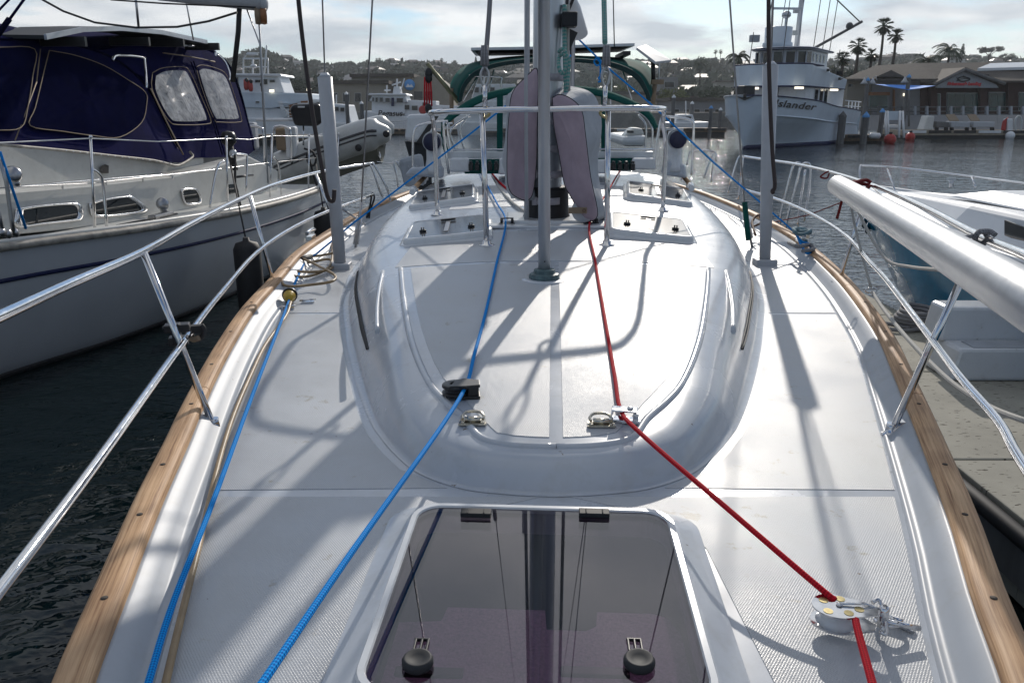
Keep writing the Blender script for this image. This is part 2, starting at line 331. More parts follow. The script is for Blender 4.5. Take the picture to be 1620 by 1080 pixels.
def rope_mat(name, c1, c2, k=26, pitch=150.0):
    m = bpy.data.materials.new(name); m.use_nodes = True; t, b = nodes(m)
    c = nn(t, 'ShaderNodeTexCoord'); s = nn(t, 'ShaderNodeSeparateXYZ'); t.links.new(c.outputs['UV'], s.inputs[0])
    def sn(sign):
        a = nn(t, 'ShaderNodeMath', operation='MULTIPLY'); a.inputs[1].default_value = 2 * math.pi * 4 * sign; t.links.new(s.outputs[0], a.inputs[0])
        d = nn(t, 'ShaderNodeMath', operation='MULTIPLY_ADD'); d.inputs[1].default_value = 2 * math.pi * pitch; t.links.new(s.outputs[1], d.inputs[0]); t.links.new(a.outputs[0], d.inputs[2])
        e = nn(t, 'ShaderNodeMath', operation='SINE'); t.links.new(d.outputs[0], e.inputs[0]); return e.outputs[0]
    mu = nn(t, 'ShaderNodeMath', operation='MULTIPLY'); t.links.new(sn(1), mu.inputs[0]); t.links.new(sn(-1), mu.inputs[1])
    r = nn(t, 'ShaderNodeValToRGB'); r.color_ramp.elements[0].color = (*c2, 1); r.color_ramp.elements[1].color = (*c1, 1); r.color_ramp.elements[0].position = 0.3; r.color_ramp.elements[1].position = 0.6
    ma = nn(t, 'ShaderNodeMath', operation='MULTIPLY_ADD'); ma.inputs[1].default_value = 0.5; ma.inputs[2].default_value = 0.5; t.links.new(mu.outputs[0], ma.inputs[0]); t.links.new(ma.outputs[0], r.inputs[0])
    t.links.new(r.outputs[0], b.inputs['Base Color']); b.inputs['Roughness'].default_value = 0.75; b.inputs['Specular IOR Level'].default_value = 0.15
    bp = nn(t, 'ShaderNodeBump'); bp.inputs['Distance'].default_value = 0.0015; t.links.new(ma.outputs[0], bp.inputs['Height']); t.links.new(bp.outputs[0], b.inputs['Normal'])
    return m
M['rblue'] = rope_mat('blue_rope', (0.0, 0.30, 0.78), (0.0, 0.12, 0.45), pitch=55)
M['rred'] = rope_mat('red_rope', (0.6, 0.01, 0.025), (0.3, 0.005, 0.012), pitch=60)
M['rwhite'] = rope_mat('white_rope', (0.55, 0.54, 0.5), (0.33, 0.32, 0.3), pitch=60)
M['rgrey'] = rope_mat('grey_rope', (0.3, 0.3, 0.31), (0.14, 0.14, 0.15), pitch=60)
M['rteal'] = rope_mat('teal_rope', (0.07, 0.3, 0.27), (0.35, 0.38, 0.36), pitch=20)
M['rdkred'] = rope_mat('dark_red_rope', (0.22, 0.02, 0.02), (0.1, 0.01, 0.01), pitch=60)
M['rblack'] = mat('black_line', (0.012, 0.012, 0.014), 0.7)
M['rbrown'] = mat('brown_line', (0.12, 0.06, 0.035), 0.7)
def water():
    m = bpy.data.materials.new('harbour_water'); m.use_nodes = True; t, b = nodes(m)
    b.inputs['Base Color'].default_value = (0.002, 0.007, 0.008, 1); b.inputs['Roughness'].default_value = 0.04; b.inputs['IOR'].default_value = 1.33
    c = nn(t, 'ShaderNodeTexCoord')
    def nz(sc, st, det):
        mp_ = nn(t, 'ShaderNodeMapping'); mp_.inputs['Scale'].default_value = st; t.links.new(c.outputs['Object'], mp_.inputs[0])
        n = nn(t, 'ShaderNodeTexNoise'); n.inputs['Scale'].default_value = sc; n.inputs['Detail'].default_value = det; n.inputs['Roughness'].default_value = 0.5; n.inputs['Distortion'].default_value = 0.6
        t.links.new(mp_.outputs[0], n.inputs['Vector']); return n.outputs[0]
    a = nz(1.6, (1, 1.5, 1), 3); b2 = nz(5.5, (1, 1.3, 1), 2)
    ms = nz(0.05, (1, 1.6, 1), 2)
    mr = nn(t, 'ShaderNodeMapRange'); mr.inputs[1].default_value = 0.35; mr.inputs[2].default_value = 0.6; mr.inputs[3].default_value = 0.45; mr.inputs[4].default_value = 1.0; t.links.new(ms, mr.inputs[0])
    ad = nn(t, 'ShaderNodeMath', operation='MULTIPLY_ADD'); ad.inputs[1].default_value = 0.3; t.links.new(b2, ad.inputs[0]); t.links.new(a, ad.inputs[2])
    mu = nn(t, 'ShaderNodeMath', operation='MULTIPLY'); t.links.new(ad.outputs[0], mu.inputs[0]); t.links.new(mr.outputs[0], mu.inputs[1])
    bp = nn(t, 'ShaderNodeBump'); bp.inputs['Distance'].default_value = 0.065; bp.inputs['Strength'].default_value = 1
    t.links.new(mu.outputs[0], bp.inputs['Height']); t.links.new(bp.outputs[0], b.inputs['Normal'])
    return m
M['water'] = water()
def clear_mat(name, tint, rough=0.06, gloss=1.0, haze=0.0, ior=1.45):
    m = bpy.data.materials.new(name); m.use_nodes = True; t = m.node_tree; t.nodes.clear()
    o = nn(t, 'ShaderNodeOutputMaterial'); tr = nn(t, 'ShaderNodeBsdfTransparent'); tr.inputs[0].default_value = (*tint, 1)
    gl = nn(t, 'ShaderNodeBsdfGlossy'); gl.inputs['Roughness'].default_value = rough; lw = nn(t, 'ShaderNodeLayerWeight'); lw.inputs['Blend'].default_value = 0.5; f0 = ((ior - 1) / (ior + 1)) ** 2
    pw = nn(t, 'ShaderNodeMath', operation='POWER'); t.links.new(lw.outputs['Facing'], pw.inputs[0]); pw.inputs[1].default_value = 5
    fr = nn(t, 'ShaderNodeMath', operation='MULTIPLY_ADD'); t.links.new(pw.outputs[0], fr.inputs[0]); fr.inputs[1].default_value = 1 - f0; fr.inputs[2].default_value = f0
    mx = nn(t, 'ShaderNodeMixShader'); t.links.new(fr.outputs[0], mx.inputs[0]); t.links.new(tr.outputs[0], mx.inputs[1]); t.links.new(gl.outputs[0], mx.inputs[2])
    if haze:
        df = nn(t, 'ShaderNodeBsdfDiffuse'); df.inputs[0].default_value = (0.6, 0.6, 0.6, 1); m2 = nn(t, 'ShaderNodeMixShader')
        c = nn(t, 'ShaderNodeTexCoord'); n = nn(t, 'ShaderNodeTexNoise'); n.inputs['Scale'].default_value = 5; n.inputs['Detail'].default_value = 8; n.inputs['Distortion'].default_value = 2
        t.links.new(c.outputs['Object'], n.inputs['Vector']); mr = nn(t, 'ShaderNodeMapRange'); mr.inputs[1].default_value = 0.3; mr.inputs[2].default_value = 0.7; mr.inputs[3].default_value = haze * 0.5; mr.inputs[4].default_value = min(1, haze * 1.5)
        t.links.new(n.outputs[0], mr.inputs[0]); t.links.new(mr.outputs[0], m2.inputs[0]); t.links.new(mx.outputs[0], m2.inputs[1]); t.links.new(df.outputs[0], m2.inputs[2]); mx = m2
    t.links.new(mx.outputs[0], o.inputs[0]); return m
M['roofpane'] = mat('grey_lens', (0.09, 0.092, 0.095), 0.16, var=0.2, vscale=6)
M['hatchglass'] = clear_mat('tinted_hatch_acrylic', (0.56, 0.51, 0.57), 0.012, ior=2.2)
M['vinyl'] = clear_mat('clear_vinyl', (0.86, 0.88, 0.88), 0.08, haze=0.05)
M['foggy'] = clear_mat('foggy_vinyl_window', (0.75, 0.77, 0.8), 0.12, haze=0.55)
M['shade'] = mat('mauve_sunlit_screen', (0.66, 0.38, 0.6), 0.55, var=0.5, vscale=140, bump=0.002, bscale=160)  # mauve of the screen where sunlit, its sparkle speckled into the colour
def conc():
    m = mat('dock_concrete', (0.36, 0.345, 0.29), 0.85, var=0.22, vscale=2.5); t, b = nodes(m)
    c = nn(t, 'ShaderNodeTexCoord'); mp_ = nn(t, 'ShaderNodeMapping'); mp_.inputs['Scale'].default_value = (8, 26, 1); t.links.new(c.outputs['Object'], mp_.inputs[0])
    vo = nn(t, 'ShaderNodeTexNoise'); vo.inputs['Scale'].default_value = 1.7; vo.inputs['Detail'].default_value = 3; t.links.new(mp_.outputs[0], vo.inputs['Vector'])
    r = nn(t, 'ShaderNodeValToRGB'); r.color_ramp.elements[0].position = 0.30; r.color_ramp.elements[0].color = (0.22, 0.2, 0.17, 1); r.color_ramp.elements[1].position = 0.36
    t.links.new(vo.outputs[0], r.inputs[0]); old = b.inputs['Base Color'].links[0].from_socket
    mx = nn(t, 'ShaderNodeMixRGB', blend_type='MULTIPLY'); mx.inputs[0].default_value = 1; t.links.new(old, mx.inputs[1]); t.links.new(r.outputs[0], mx.inputs[2]); t.links.new(mx.outputs[0], b.inputs['Base Color'])
    bp = nn(t, 'ShaderNodeBump'); bp.inputs['Distance'].default_value = 0.012; t.links.new(r.outputs[0], bp.inputs['Height']); t.links.new(bp.outputs[0], b.inputs['Normal'])
    return m
M['dockc'] = conc()
def grime(m, sc=26, lo=0.70, hi=0.735, col=(0.16, 0.13, 0.1)):
    t, b = nodes(m); lk = b.inputs['Base Color'].links; c = nn(t, 'ShaderNodeTexCoord'); n = nn(t, 'ShaderNodeTexNoise'); n.inputs['Scale'].default_value = sc; n.inputs['Detail'].default_value = 5; n.inputs['Roughness'].default_value = 0.6
    t.links.new(c.outputs['Object'], n.inputs['Vector']); r = nn(t, 'ShaderNodeValToRGB'); r.color_ramp.elements[0].position = lo; r.color_ramp.elements[1].position = hi; t.links.new(n.outputs[0], r.inputs[0])
    n2g = nn(t, 'ShaderNodeTexNoise'); n2g.inputs['Scale'].default_value = 9; n2g.inputs['Detail'].default_value = 9; n2g.inputs['Roughness'].default_value = 0.7; t.links.new(c.outputs['Object'], n2g.inputs['Vector'])
    r2g = nn(t, 'ShaderNodeValToRGB'); r2g.color_ramp.elements[0].position = 0.52; r2g.color_ramp.elements[1].position = 0.75; r2g.color_ramp.elements[1].color = (0.3, 0.3, 0.3, 1); t.links.new(n2g.outputs[0], r2g.inputs[0])
    mxa = nn(t, 'ShaderNodeMixRGB'); t.links.new(r2g.outputs[0], mxa.inputs[0]); t.links.new(lk[0].from_socket, mxa.inputs[1]); mxa.inputs[2].default_value = (0.3, 0.29, 0.25, 1)
    mx = nn(t, 'ShaderNodeMixRGB'); t.links.new(r.outputs[0], mx.inputs[0]); t.links.new(mxa.outputs[0], mx.inputs[1]); mx.inputs[2].default_value = (*col, 1); t.links.new(mx.outputs[0], b.inputs['Base Color'])
M['gelb'] = mat('bulwark_gelcoat', (0.42, 0.455, 0.5), 0.45, spec=0.35, var=0.1, vscale=3)
grime(M['gel']); grime(M['gelb']); grime(M['gelw'], 18, 0.72, 0.76); grime(M['creamdeck'], 12, 0.72, 0.76)
M['bluehull'] = mat('glossy_blue_hull', (0.01, 0.21, 0.38), 0.14, spec=0.3, var=0.35, vscale=2)
M['nhull'] = mat('neighbour_hull_gelcoat', (0.42, 0.44, 0.46), 0.16, coat=0.3, var=0.08, vscale=1.5)
# ---------------------------------------------------------------- water and terrain
mb = MB(); mb.add([(-2500, -300, 0), (2500, -300, 0), (2500, 2500, 0), (-2500, 2500, 0)], [(0, 1, 2, 3)]); mb.build('water', M['water'], kind='structure')
# ---------------------------------------------------------------- the yacht we stand on
DK = 1.6
yacht = thing('sailing_yacht', 'white teak edged sailing yacht in the foreground with green canvas dodger', 'sailing yacht', (0, 4, 0))
OFF = V((0, 4, 0))
def yp(mb, name, m, parent=None, **k):     # part of the yacht, geometry given in world coordinates
    base = parent if parent else yacht
    mb.v = [tuple(V(p) - OFF) for p in mb.v]
    return mb.build(name, m, base, **k)
xc = lambda y: 0.03 + 0.048 * y
RO = [(-1.25, 0.03), (-0.6, 0.42), (0.2, 0.62), (0.8, 0.8), (1.4, 0.99), (1.67, 1.07), (2.03, 1.19), (2.6, 1.36), (3.3, 1.56), (3.95, 1.74), (4.7, 1.9), (5.43, 2.03), (6.5, 2.17), (7.3, 2.24), (9, 2.27), (11.5, 2.1), (13.5, 1.75)]
LO = [(-1.25, 0.03), (-0.6, 0.42), (0.2, 0.62), (0.8, 0.82), (1.36, 1.02), (1.7, 1.12), (2.15, 1.25), (2.59, 1.365), (2.9, 1.45), (3.37, 1.57), (3.84, 1.68), (4.52, 1.82), (5.26, 1.93), (6.4, 2.1), (7.4, 2.15), (9, 2.2), (11.5, 2.05), (13.5, 1.7)]
def edge(side, y, inset=0.0):
    h = smooth_tab(RO if side > 0 else LO, y) - inset
    return xc(y) + side * max(0.0, h)
ys = [-1.25 + i * (13.5 + 1.25) / 110 for i in range(111)]
# hull topsides
for side in (1, -1):
    m_ = MB(); rows = []
    for k, (z, t_) in enumerate([(1.665, 0), (1.3, 0.03), (0.8, 0.10), (0.35, 0.2), (-0.1, 0.32), (-0.6, 0.9)]):
        rows.append([V((xc(y) + side * (smooth_tab(RO if side > 0 else LO, y) - 0.012) * (1 - t_ * (0.45 + 0.4 * max(0, (3 - y) / 4))), y + (z - 1.66) * -0.35 * max(0, (1 - y) / 2.2), z)) for y in ys])
    m_.grid(rows); yp(m_, 'hull_side', M['gelw'])
m_ = MB(); m_.add([(edge(-1, 13.5), 13.5, 1.665), (edge(1, 13.5), 13.5, 1.665), (edge(1, 13.5, .4), 13.7, -0.2), (edge(-1, 13.5, .4), 13.7, -0.2)], [(0, 1, 2, 3)]); yp(m_, 'transom', M['gelw'])
# deck
m_ = MB(); dys = [-1.25 + 14.75 * i / 360 for i in range(361)]
m_.grid([[V((edge(-1, y, .05) * (1 - t) + edge(1, y, .05) * t, y, DK)) for t in [i / 44 for i in range(45)]] for y in dys])
def in_hatch(f):
    c = sum((V(m_.v[k]) for k in f), V((0, 0, 0))) / len(f); d = c - V((0.068, 1.74, DK)); a = .055
    return abs(d.x * math.cos(a) - d.y * math.sin(a)) < .385 and abs(d.x * math.sin(a) + d.y * math.cos(a)) < .415
kp = [i for i, f in enumerate(m_.f) if not in_hatch(f)]      # opening under the fore hatch
m_.f = [m_.f[i] for i in kp]; m_.sm = [m_.sm[i] for i in kp]; m_.mi = [m_.mi[i] for i in kp]; m_.uv = [m_.uv[i] for i in kp]
yp(m_, 'deck', M['gel'])
# bulwark inner face and teak cap planks
for side in (1, -1):
    prof = [(0.068, 1.668), (0.073, 1.672), (0.083, 1.668), (0.118, 1.64), (0.138, 1.616), (0.152, 1.608), (0.158, 1.611), (0.166, 1.608), (0.172, 1.600)]
    m_ = MB(); m_.grid([[V((edge(side, y, i_), y, z)) for i_, z in prof] for y in ys]); yp(m_, 'bulwark', M['gelb'])
    rail = MB(); rail.add([], []); cap = yp(MB().tube([(edge(side, -0.4, .05), -0.4, 1.665), (edge(side, -0.2, .05), -0.2, 1.665)], 0.004), 'toe_rail', M['teak'])
    joints = [-1.2, 0.55, 3.02, 5.1, 7.3, 9.4, 11.4, 13.4] if side > 0 else [-1.2, 0.7, 3.1, 5.6, 7.6, 9.5, 11.5, 13.4]
    for a, b in zip(joints, joints[1:]):
        m_ = MB(); n_ = 26; rows = []; L0 = 0; pu = None; uvl = []
        pr = [(-0.006, 1.655), (-0.008, 1.69), (0.004, 1.702), (0.025, 1.706), (0.05, 1.706), (0.066, 1.702), (0.075, 1.692), (0.074, 1.655)]
        for i in range(n_ + 1):
            y = a + 0.003 + (b - a - 0.006) * i / n_
            w = 1.0 + 0.004 * math.sin(y * 9)
            rows.append([V((edge(side, y, q * w), y, z)) for q, z in pr])
        vs = [p for r in rows for p in r]; k = len(pr); fs = []; uv = []
        for i in range(n_):
            for j in range(k - 1):
                fs.append((i*k+j, i*k+j+1, (i+1)*k+j+1, (i+1)*k+j)); u0 = j * 0.016 + side * 3 + a; y0 = rows[i][0].y; y1 = rows[i+1][0].y
                uv.append([(u0, y0), (u0 + .016, y0), (u0 + .016, y1), (u0, y1)])
        m_.add(vs, fs, True, 0, uv); m_.add(rows[0], [tuple(range(k))]); m_.add(rows[-1], [tuple(range(k))])
        pl = yp(m_, 'plank', M['teak'], cap, fix=False)
    for y in [0.9, 1.62, 2.02, 2.35, 2.9, 3.4, 3.95, 4.6, 5.3, 6.1, 7.0]:   # wooden plugs
        c = V((edge(side, y, .037), y, 1.7055)); m_ = MB().lathe(c, [(0.0085, 0), (0.0085, 0.0018), (0.0, 0.0019)], 10)
        yp(m_, 'plug', M['trunk'], cap)
# coachroof --------------------------------------------------
BW = [(2.34, 0.0), (2.355, 0.14), (2.40, 0.31), (2.52, 0.47), (2.70, 0.59), (2.90, 0.69), (3.2, 0.80), (3.7, 0.96), (4.2, 1.11), (5.2, 1.37), (6.4, 1.55), (8.0, 1.62), (9.3, 1.58), (9.9, 1.54)]
# outline as a curve: dense points by arc length
base_r = []
tb = [(b, a) for a, b in BW[:6]]
def bw(y): return smooth_tab(BW, y)
pts = []
for i in range(25):            # nose part: parametrise by lateral distance
    s_ = 0.69 * i / 24; pts.append((s_, smooth_tab(tb, s_)))
for i in range(1, 81):
    y = 2.90 + (9.9 - 2.90) * (i / 80) ** 1.15; pts.append((bw(y), y))
NP = len(pts)
nrm = []
for i in range(NP):
    a = pts[max(0, i-1)] if i else (-pts[1][0], pts[1][1]); b = pts[min(NP-1, i+1)]
    t = V((b[0] - a[0], b[1] - a[1])).normalized(); nrm.append(V((-t.y, t.x)))       # points inwards/aft
TOPZ = [(2.3, 1.685), (2.5, 1.715), (3.0, 1.775), (3.6, 1.83), (4.4, 1.885), (5.4, 1.94), (6.3, 1.985), (7.5, 2.04), (9.9, 2.11)]
def ztop(x, y):
    s_ = x - xc(y); return smooth_tab(TOPZ, y) - 0.045 * s_ * s_ * (1 if y > 4 else 0.6 + 0.1 * y)
def roofpt(i, side, d, h):
    s_, y = pts[i]; n_ = nrm[i]; q_ = max(0, min(1, (y - 2.4) / 1.3)); d2 = d * (0.42 + 0.58 * q_ * q_ * (3 - 2 * q_))
    ss = s_ + n_.x * d2; yy = y + n_.y * d2
    ss = max(ss, 0.0) if i else 0.0
    x = xc(yy) + side * ss
    zt = ztop(x, yy)
    return V((x, yy, DK + (zt - DK) * h + 0.002))
PROF = [(-0.03, 0.0), (0.0, 0.012), (0.012, 0.05), (0.022, 0.15), (0.05, 0.38), (0.085, 0.62), (0.115, 0.78), (0.15, 0.89), (0.19, 0.955), (0.24, 0.99), (0.30, 1.0)]
def on_roof(px, py):
    r = ray(px, py); t = 1.5
    z = 1.9
    for _ in range(30):
        t = (z - CZ) / r.z; z = ztop(r.x * t, r.y * t)
    return V((r.x * t, r.y * t, z))
m_ = MB()
for side in (1, -1):
    m_.grid([[roofpt(i, side, d, h) for d, h in PROF] for i in range(NP)])
inner = [(roofpt(i, -1, .30, 1), roofpt(i, 1, .30, 1)) for i in range(NP)]
rows = []
for a, b in inner:
    rows.append([V((a.x * (1-t) + b.x * t, a.y, ztop(a.x * (1-t) + b.x * t, a.y) + .002)) for t in [k / 12 for k in range(13)]])
m_.grid(rows)
coach = yp(m_, 'coachroof', M['gel'])
# long slit windows on the coachroof shoulder
for side in (1, -1):
    m_ = MB(); idx = [i for i in range(NP) if 3.62 < pts[i][1] < 5.6]
    n_ = len(idx); rows = []
    for k, i in enumerate(idx):
        tt = k / (n_ - 1); wd = 0.13 * min(1, 6 * tt, 10 * (1 - tt) + .05)
        a = roofpt(i, side, 0.052, 0.40 - wd * .35); b = roofpt(i, side, 0.062, 0.40 + wd * .35)
        rows.append([a + V((side * .006, -.003, 0.002)), b + V((side * .006, -.003, .003))])
    m_.grid(rows); yp(m_, 'slit_window', M['dark'], coach)
    m_ = MB(); m_.tube([r[0] for r in rows] + [r[1] for r in rows[::-1]] + [rows[0][0]], 0.004, 6); yp(m_, 'window_trim', M['rubber'], coach)
# non-skid panels on the coachroof
def patch(mb, corners_fn, nu, nv, z_add):
    rows = []
    for i in range(nu + 1):
        r = []
        for j in range(nv + 1):
            x, y, z = corners_fn(i / nu, j / nv); r.append(V((x, y, z + z_add)))
        rows.append([r[0] - V((0, 0, z_add + .001))] + r + [r[-1] - V((0, 0, z_add + .001))])
    dn = lambda r: [p - V((0, 0, z_add + .001 if 0 < k < len(r) - 1 else 0)) for k, p in enumerate(r)]
    mb.grid([dn(rows[0])] + rows + [dn(rows[-1])], sm=False)
def roofpanel(lat0, lat1, y0f, y1, name='nonskid_panel'):
    def fn(u, v):
        s_ = lat0 + (lat1 - lat0) * u; y = y0f(s_) + (y1 - y0f(s_)) * v; x = xc(y) + s_
        return x, y, ztop(x, y)
    m_ = MB(); patch(m_, fn, 14, 20, 0.0045); return yp(m_, name, M['nonskid'], coach)
nose = [(0, 2.53), (.14, 2.545), (.22, 2.58), (.29, 2.72), (.37, 2.87), (.46, 3.04), (.55, 3.32), (.65, 3.7), (.78, 4.3), (.88, 4.8)]
yf = lambda s_: smooth_tab(nose, min(abs(s_), .88))
roofpanel(0.024, 0.875, yf, 4.78); roofpanel(-0.024, -0.875, yf, 4.78)
roofpanel(-0.98, 0.98, lambda s_: 4.83, 5.75); roofpanel(0.08, 1.1, lambda s_: 6.85, 8.3); roofpanel(-0.9, -0.05, lambda s_: 6.85, 8.3)
for sd_ in (1, -1):
    P_ = [(xc(y) + sd_ * s_, y, ztop(xc(y) + sd_ * s_, y) - .006) for s_, y in ((.84, 3.62), (.92, 4.0), (.99, 4.4), (1.05, 4.8))]; yp(MB().tube(P_, 0.012, 6, smooth=4), 'moulded_ridge', M['gel'], coach)
# raised moulded ridge round the forward panel
for side in (1, -1):
    P_ = []
    for s_ in [.0, .15, .26, .33, .42, .5, .6, .7, .83, .94]:
        y = smooth_tab([(0, 2.475), (.15, 2.49), (.26, 2.54), (.33, 2.68), (.42, 2.82), (.5, 2.98), (.6, 3.28), (.7, 3.66), (.83, 4.25), (.94, 4.8)], s_)
        x = xc(y) + side * s_; P_.append((x, y, ztop(x, y) - 0.004))
    m_ = MB().tube(P_, 0.017, 8, smooth=5); yp(m_, 'moulded_ridge', M['gel'], coach)

# foredeck and side-deck non-skid panels, divided by smooth seams
def deckpanel(side, y0, y1, skew=0.05, nose_cut=False):
    def fn(u, v):
        y = y0 + (y1 - y0) * v
        def inner(y):
            if y < 2.2: return 0.0 if not nose_cut else 0.0
            return 0.0 if y < 2.30 else bw(y) + 0.055
        yy = y
        if y < 2.3: a = hatch_in(y)
        else: a = bw(max(y, 2.34)) + 0.05
        b = smooth_tab(RO if side > 0 else LO, y) - 0.188
        b = max(b, a + .002)
        s_ = a + (b - a) * u
        yy = y - skew * s_ * (1 if abs(y - y0) < 1e-6 or abs(y - y1) < 1e-6 else 1)
        return xc(yy) + side * s_, yy, DK
    m_ = MB(); patch(m_, fn, 10, 16, 0.002); return yp(m_, 'nonskid_panel', M['nonskid'])
def hatch_in(y): return interp([(-1, 0.0), (0.9, 0.0), (1.12, 0.35), (1.25, 0.49), (2.1, 0.42), (2.2, 0.36), (2.27, 0.2)], y)
for side in (1, -1):
    deckpanel(side, -0.2, 2.33, 0); deckpanel(side, 2.40, 4.75, 0.02); deckpanel(side, 4.79, 6.35, 0.02); deckpanel(side, 6.39, 9.5, 0.02)
# ---- fore hatch
HR = Matrix.Rotation(-0.055, 3, 'Z'); hc = V((0.068, 1.74, 0))
def rrect(w, l, r, n=6, z=0.0, c=hc, R=HR, tp=1.0):
    o = []
    for cx_, cy_, a0 in ((w/2-r, l/2-r, 0), (-w/2+r, l/2-r, 90), (-w/2+r, -l/2+r, 180), (w/2-r, -l/2+r, 270)):
        for k in range(n + 1):
            a = math.radians(a0 + 90 * k / n); o.append(c + R @ V((cx_ + r * math.cos(a), cy_ + r * math.sin(a), 0)) + V((0, 0, z)))
    return o
m_ = MB(); rs = [rrect(.93, .99, .10, z=DK + .0055), rrect(.87, .93, .09, z=DK + .012), rrect(.80, .86, .09, z=DK + .034), rrect(.77, .83, .09, z=DK + .038), rrect(.755, .815, .085, z=DK + .038)]
m_.grid(rs, closed=True); yp(m_, 'hatch_plinth', M['gel'])
fh = MB(); rs = [rrect(.765, .825, .085, z=DK + .036), rrect(.765, .825, .085, z=DK + .058), rrect(.757, .817, .082, z=DK + .066), rrect(.728, .788, .07, z=DK + .066), rrect(.722, .782, .068, z=DK + .060), rrect(.722, .782, .068, z=DK - .02)]
fh.grid(rs, closed=True, sm=False); fhatch = yp(fh, 'fore_hatch', M['gelw'])
m_ = MB(); m_.prism(rrect(.722, .782, .068, z=DK + .048), rrect(.722, .782, .068, z=DK + .0605)); yp(m_, 'pane', M['hatchglass'], fhatch)
m_ = MB(); m_.grid([rrect(.74, .80, .07, z=DK + .03), rrect(.74, .80, .07, z=DK - .55)], closed=True); yp(m_, 'hatch_well', M['rubber'], fhatch)  # well and sole are near-black in place of the shade inside the cabin
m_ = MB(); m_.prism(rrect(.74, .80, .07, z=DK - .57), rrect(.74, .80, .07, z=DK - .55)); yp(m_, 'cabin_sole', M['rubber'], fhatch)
def so_(pts, z): return [hc + HR @ V((a, b, 0)) + V((0, 0, z)) for a, b in pts]
lit_outline = [(-.355, -.39), (.355, -.39), (.355, -.02), (.33, .045), (.29, .06), (.15, .06), (.145, .0), (.12, -.02), (.02, -.02), (.015, .06), (-.24, .06), (-.25, .0), (-.355, -.01)]  # screen cut to the sunlit area; notches stand in for the frame's shadow
m_ = MB(); m_.prism(so_(lit_outline, DK - .062), so_(lit_outline, DK - .052)); yp(m_, 'sunlit_screen_patch', M['shade'], fhatch)
def hl(px, py, z=DK + .0605): return AZ(px, py, z)
for px in (753, 940):     # hinges
    c = hl(px, 811, DK + .068); m_ = MB().box(c + V((0, .0, 0)), (.088, .034, .014), -0.055); m_.box(c + V((-.024, -.004, .008)), (.004, .026, .004), -.055); m_.box(c + V((.024, -.004, .008)), (.004, .026, .004), -.055)
    yp(m_, 'hinge', M['greyp'], fhatch, bevel=.004)
for px in (661, 1011):    # round handles with slotted lever
    c = hl(px, 1052, DK + .0605)
    m_ = MB().lathe(c, [(.031, 0), (.034, .006), (.034, .014), (.030, .021), (.026, .0215), (.016, .017), (0, .015)], 28); yp(m_, 'latch_knob', M['greyp'], fhatch)
    m_ = MB(); q = c + V((0, .055, 0.004))
    for dx in (-.014, 0, .014): m_.box(q + V((dx, 0, 0)), (.005, .055, .008), -.05)
    m_.box(q + V((0, .026, 0)), (.033, .005, .008), -.05); yp(m_, 'latch_lever', M['black'], fhatch, bevel=.0015)
m_ = MB(); q = AZ(810, 1078, DK + .03)
for dx in (-.15, .15): m_.box(q + V((dx * 1.2, .03, 0)), (.15, .03, .01), -.05)
yp(m_, 'inner_grip', M['black'], fhatch, bevel=.004)
# ---- roof hatches
def roof_hatch(pn, pf, w, l, label):
    a = on_roof(*pn); b = on_roof(*pf); c0 = (a + b) / 2
    l = (b - a).length
    slope = -2 * .045 * (c0.x - xc(c0.y)) * 1.4
    ey = (b - a).normalized(); ex = V((1, 0, slope)).normalized(); ex = (ex - ey * ex.dot(ey)).normalized(); ez = ex.cross(ey)
    R = Matrix((ex, ey, ez)).transposed()
    rr = lambda w_, l_, r_, z_: [c0 + R @ (V(p)) for p in [V(q) for q in rrect(w_, l_, r_, z=z_, c=V((0, 0, 0)), R=Matrix.Identity(3))]]
    h = MB().grid([rr(w+.06, l+.05, .07, -.02), rr(w+.05, l+.04, .07, .008), rr(w, l, .06, .012)], closed=True)
    h.grid([rr(w, l, .06, .008), rr(w-.005, l-.005, .06, .034), rr(w-.03, l-.03, .05, .05), rr(w-.055, l-.055, .045, .052), rr(w-.065, l-.065, .04, .047)], closed=True)
    o = yp(h, 'roof_hatch', M['gelw'], coach, label=label)
    m2 = MB().prism(rr(w-.062, l-.062, .04, .035), rr(w-.062, l-.062, .04, .048)); o2 = yp(m2, 'hatch_pane', M['roofpane'], coach)
    for sx_ in (-.28, .30):
        q = c0 + R @ V((sx_ * w, -l * .18, .048)); m3 = MB().lathe(q, [(.02, 0), (.026, .004), (.024, .014), (.012, .018), (0, .018)], 16, axis=ez)
        m3.box(q + R @ V((-.008, .0, .024)), (.006, .02, .02)); m3.box(q + R @ V((.008, .0, .024)), (.006, .02, .02)); yp(m3, 'hatch_knob', M['greyp'], coach)
    q = c0 + R @ V((0, .02, .052)); m3 = MB().box(q, (.03, l * .62, .004), ax=R); yp(m3, 'hatch_stay', M['steel'], coach)
    q = c0 + R @ V((0, l * .30, .060)); yp(MB().box(q, (.11, .022, .014), ax=R), 'hatch_hinge', M['black'], coach)
roof_hatch((705, 384), (712, 354), .60, .5, 'near hatch on the left of the coachroof')
roof_hatch((700, 327), (706, 304), .60, .5, 'farther hatch on the left of the coachroof')
roof_hatch((1030, 380), (1022, 350), .60, .5, 'near hatch on the right of the coachroof')
roof_hatch((1043, 322), (1036, 299), .60, .5, 'farther hatch on the right of the coachroof')
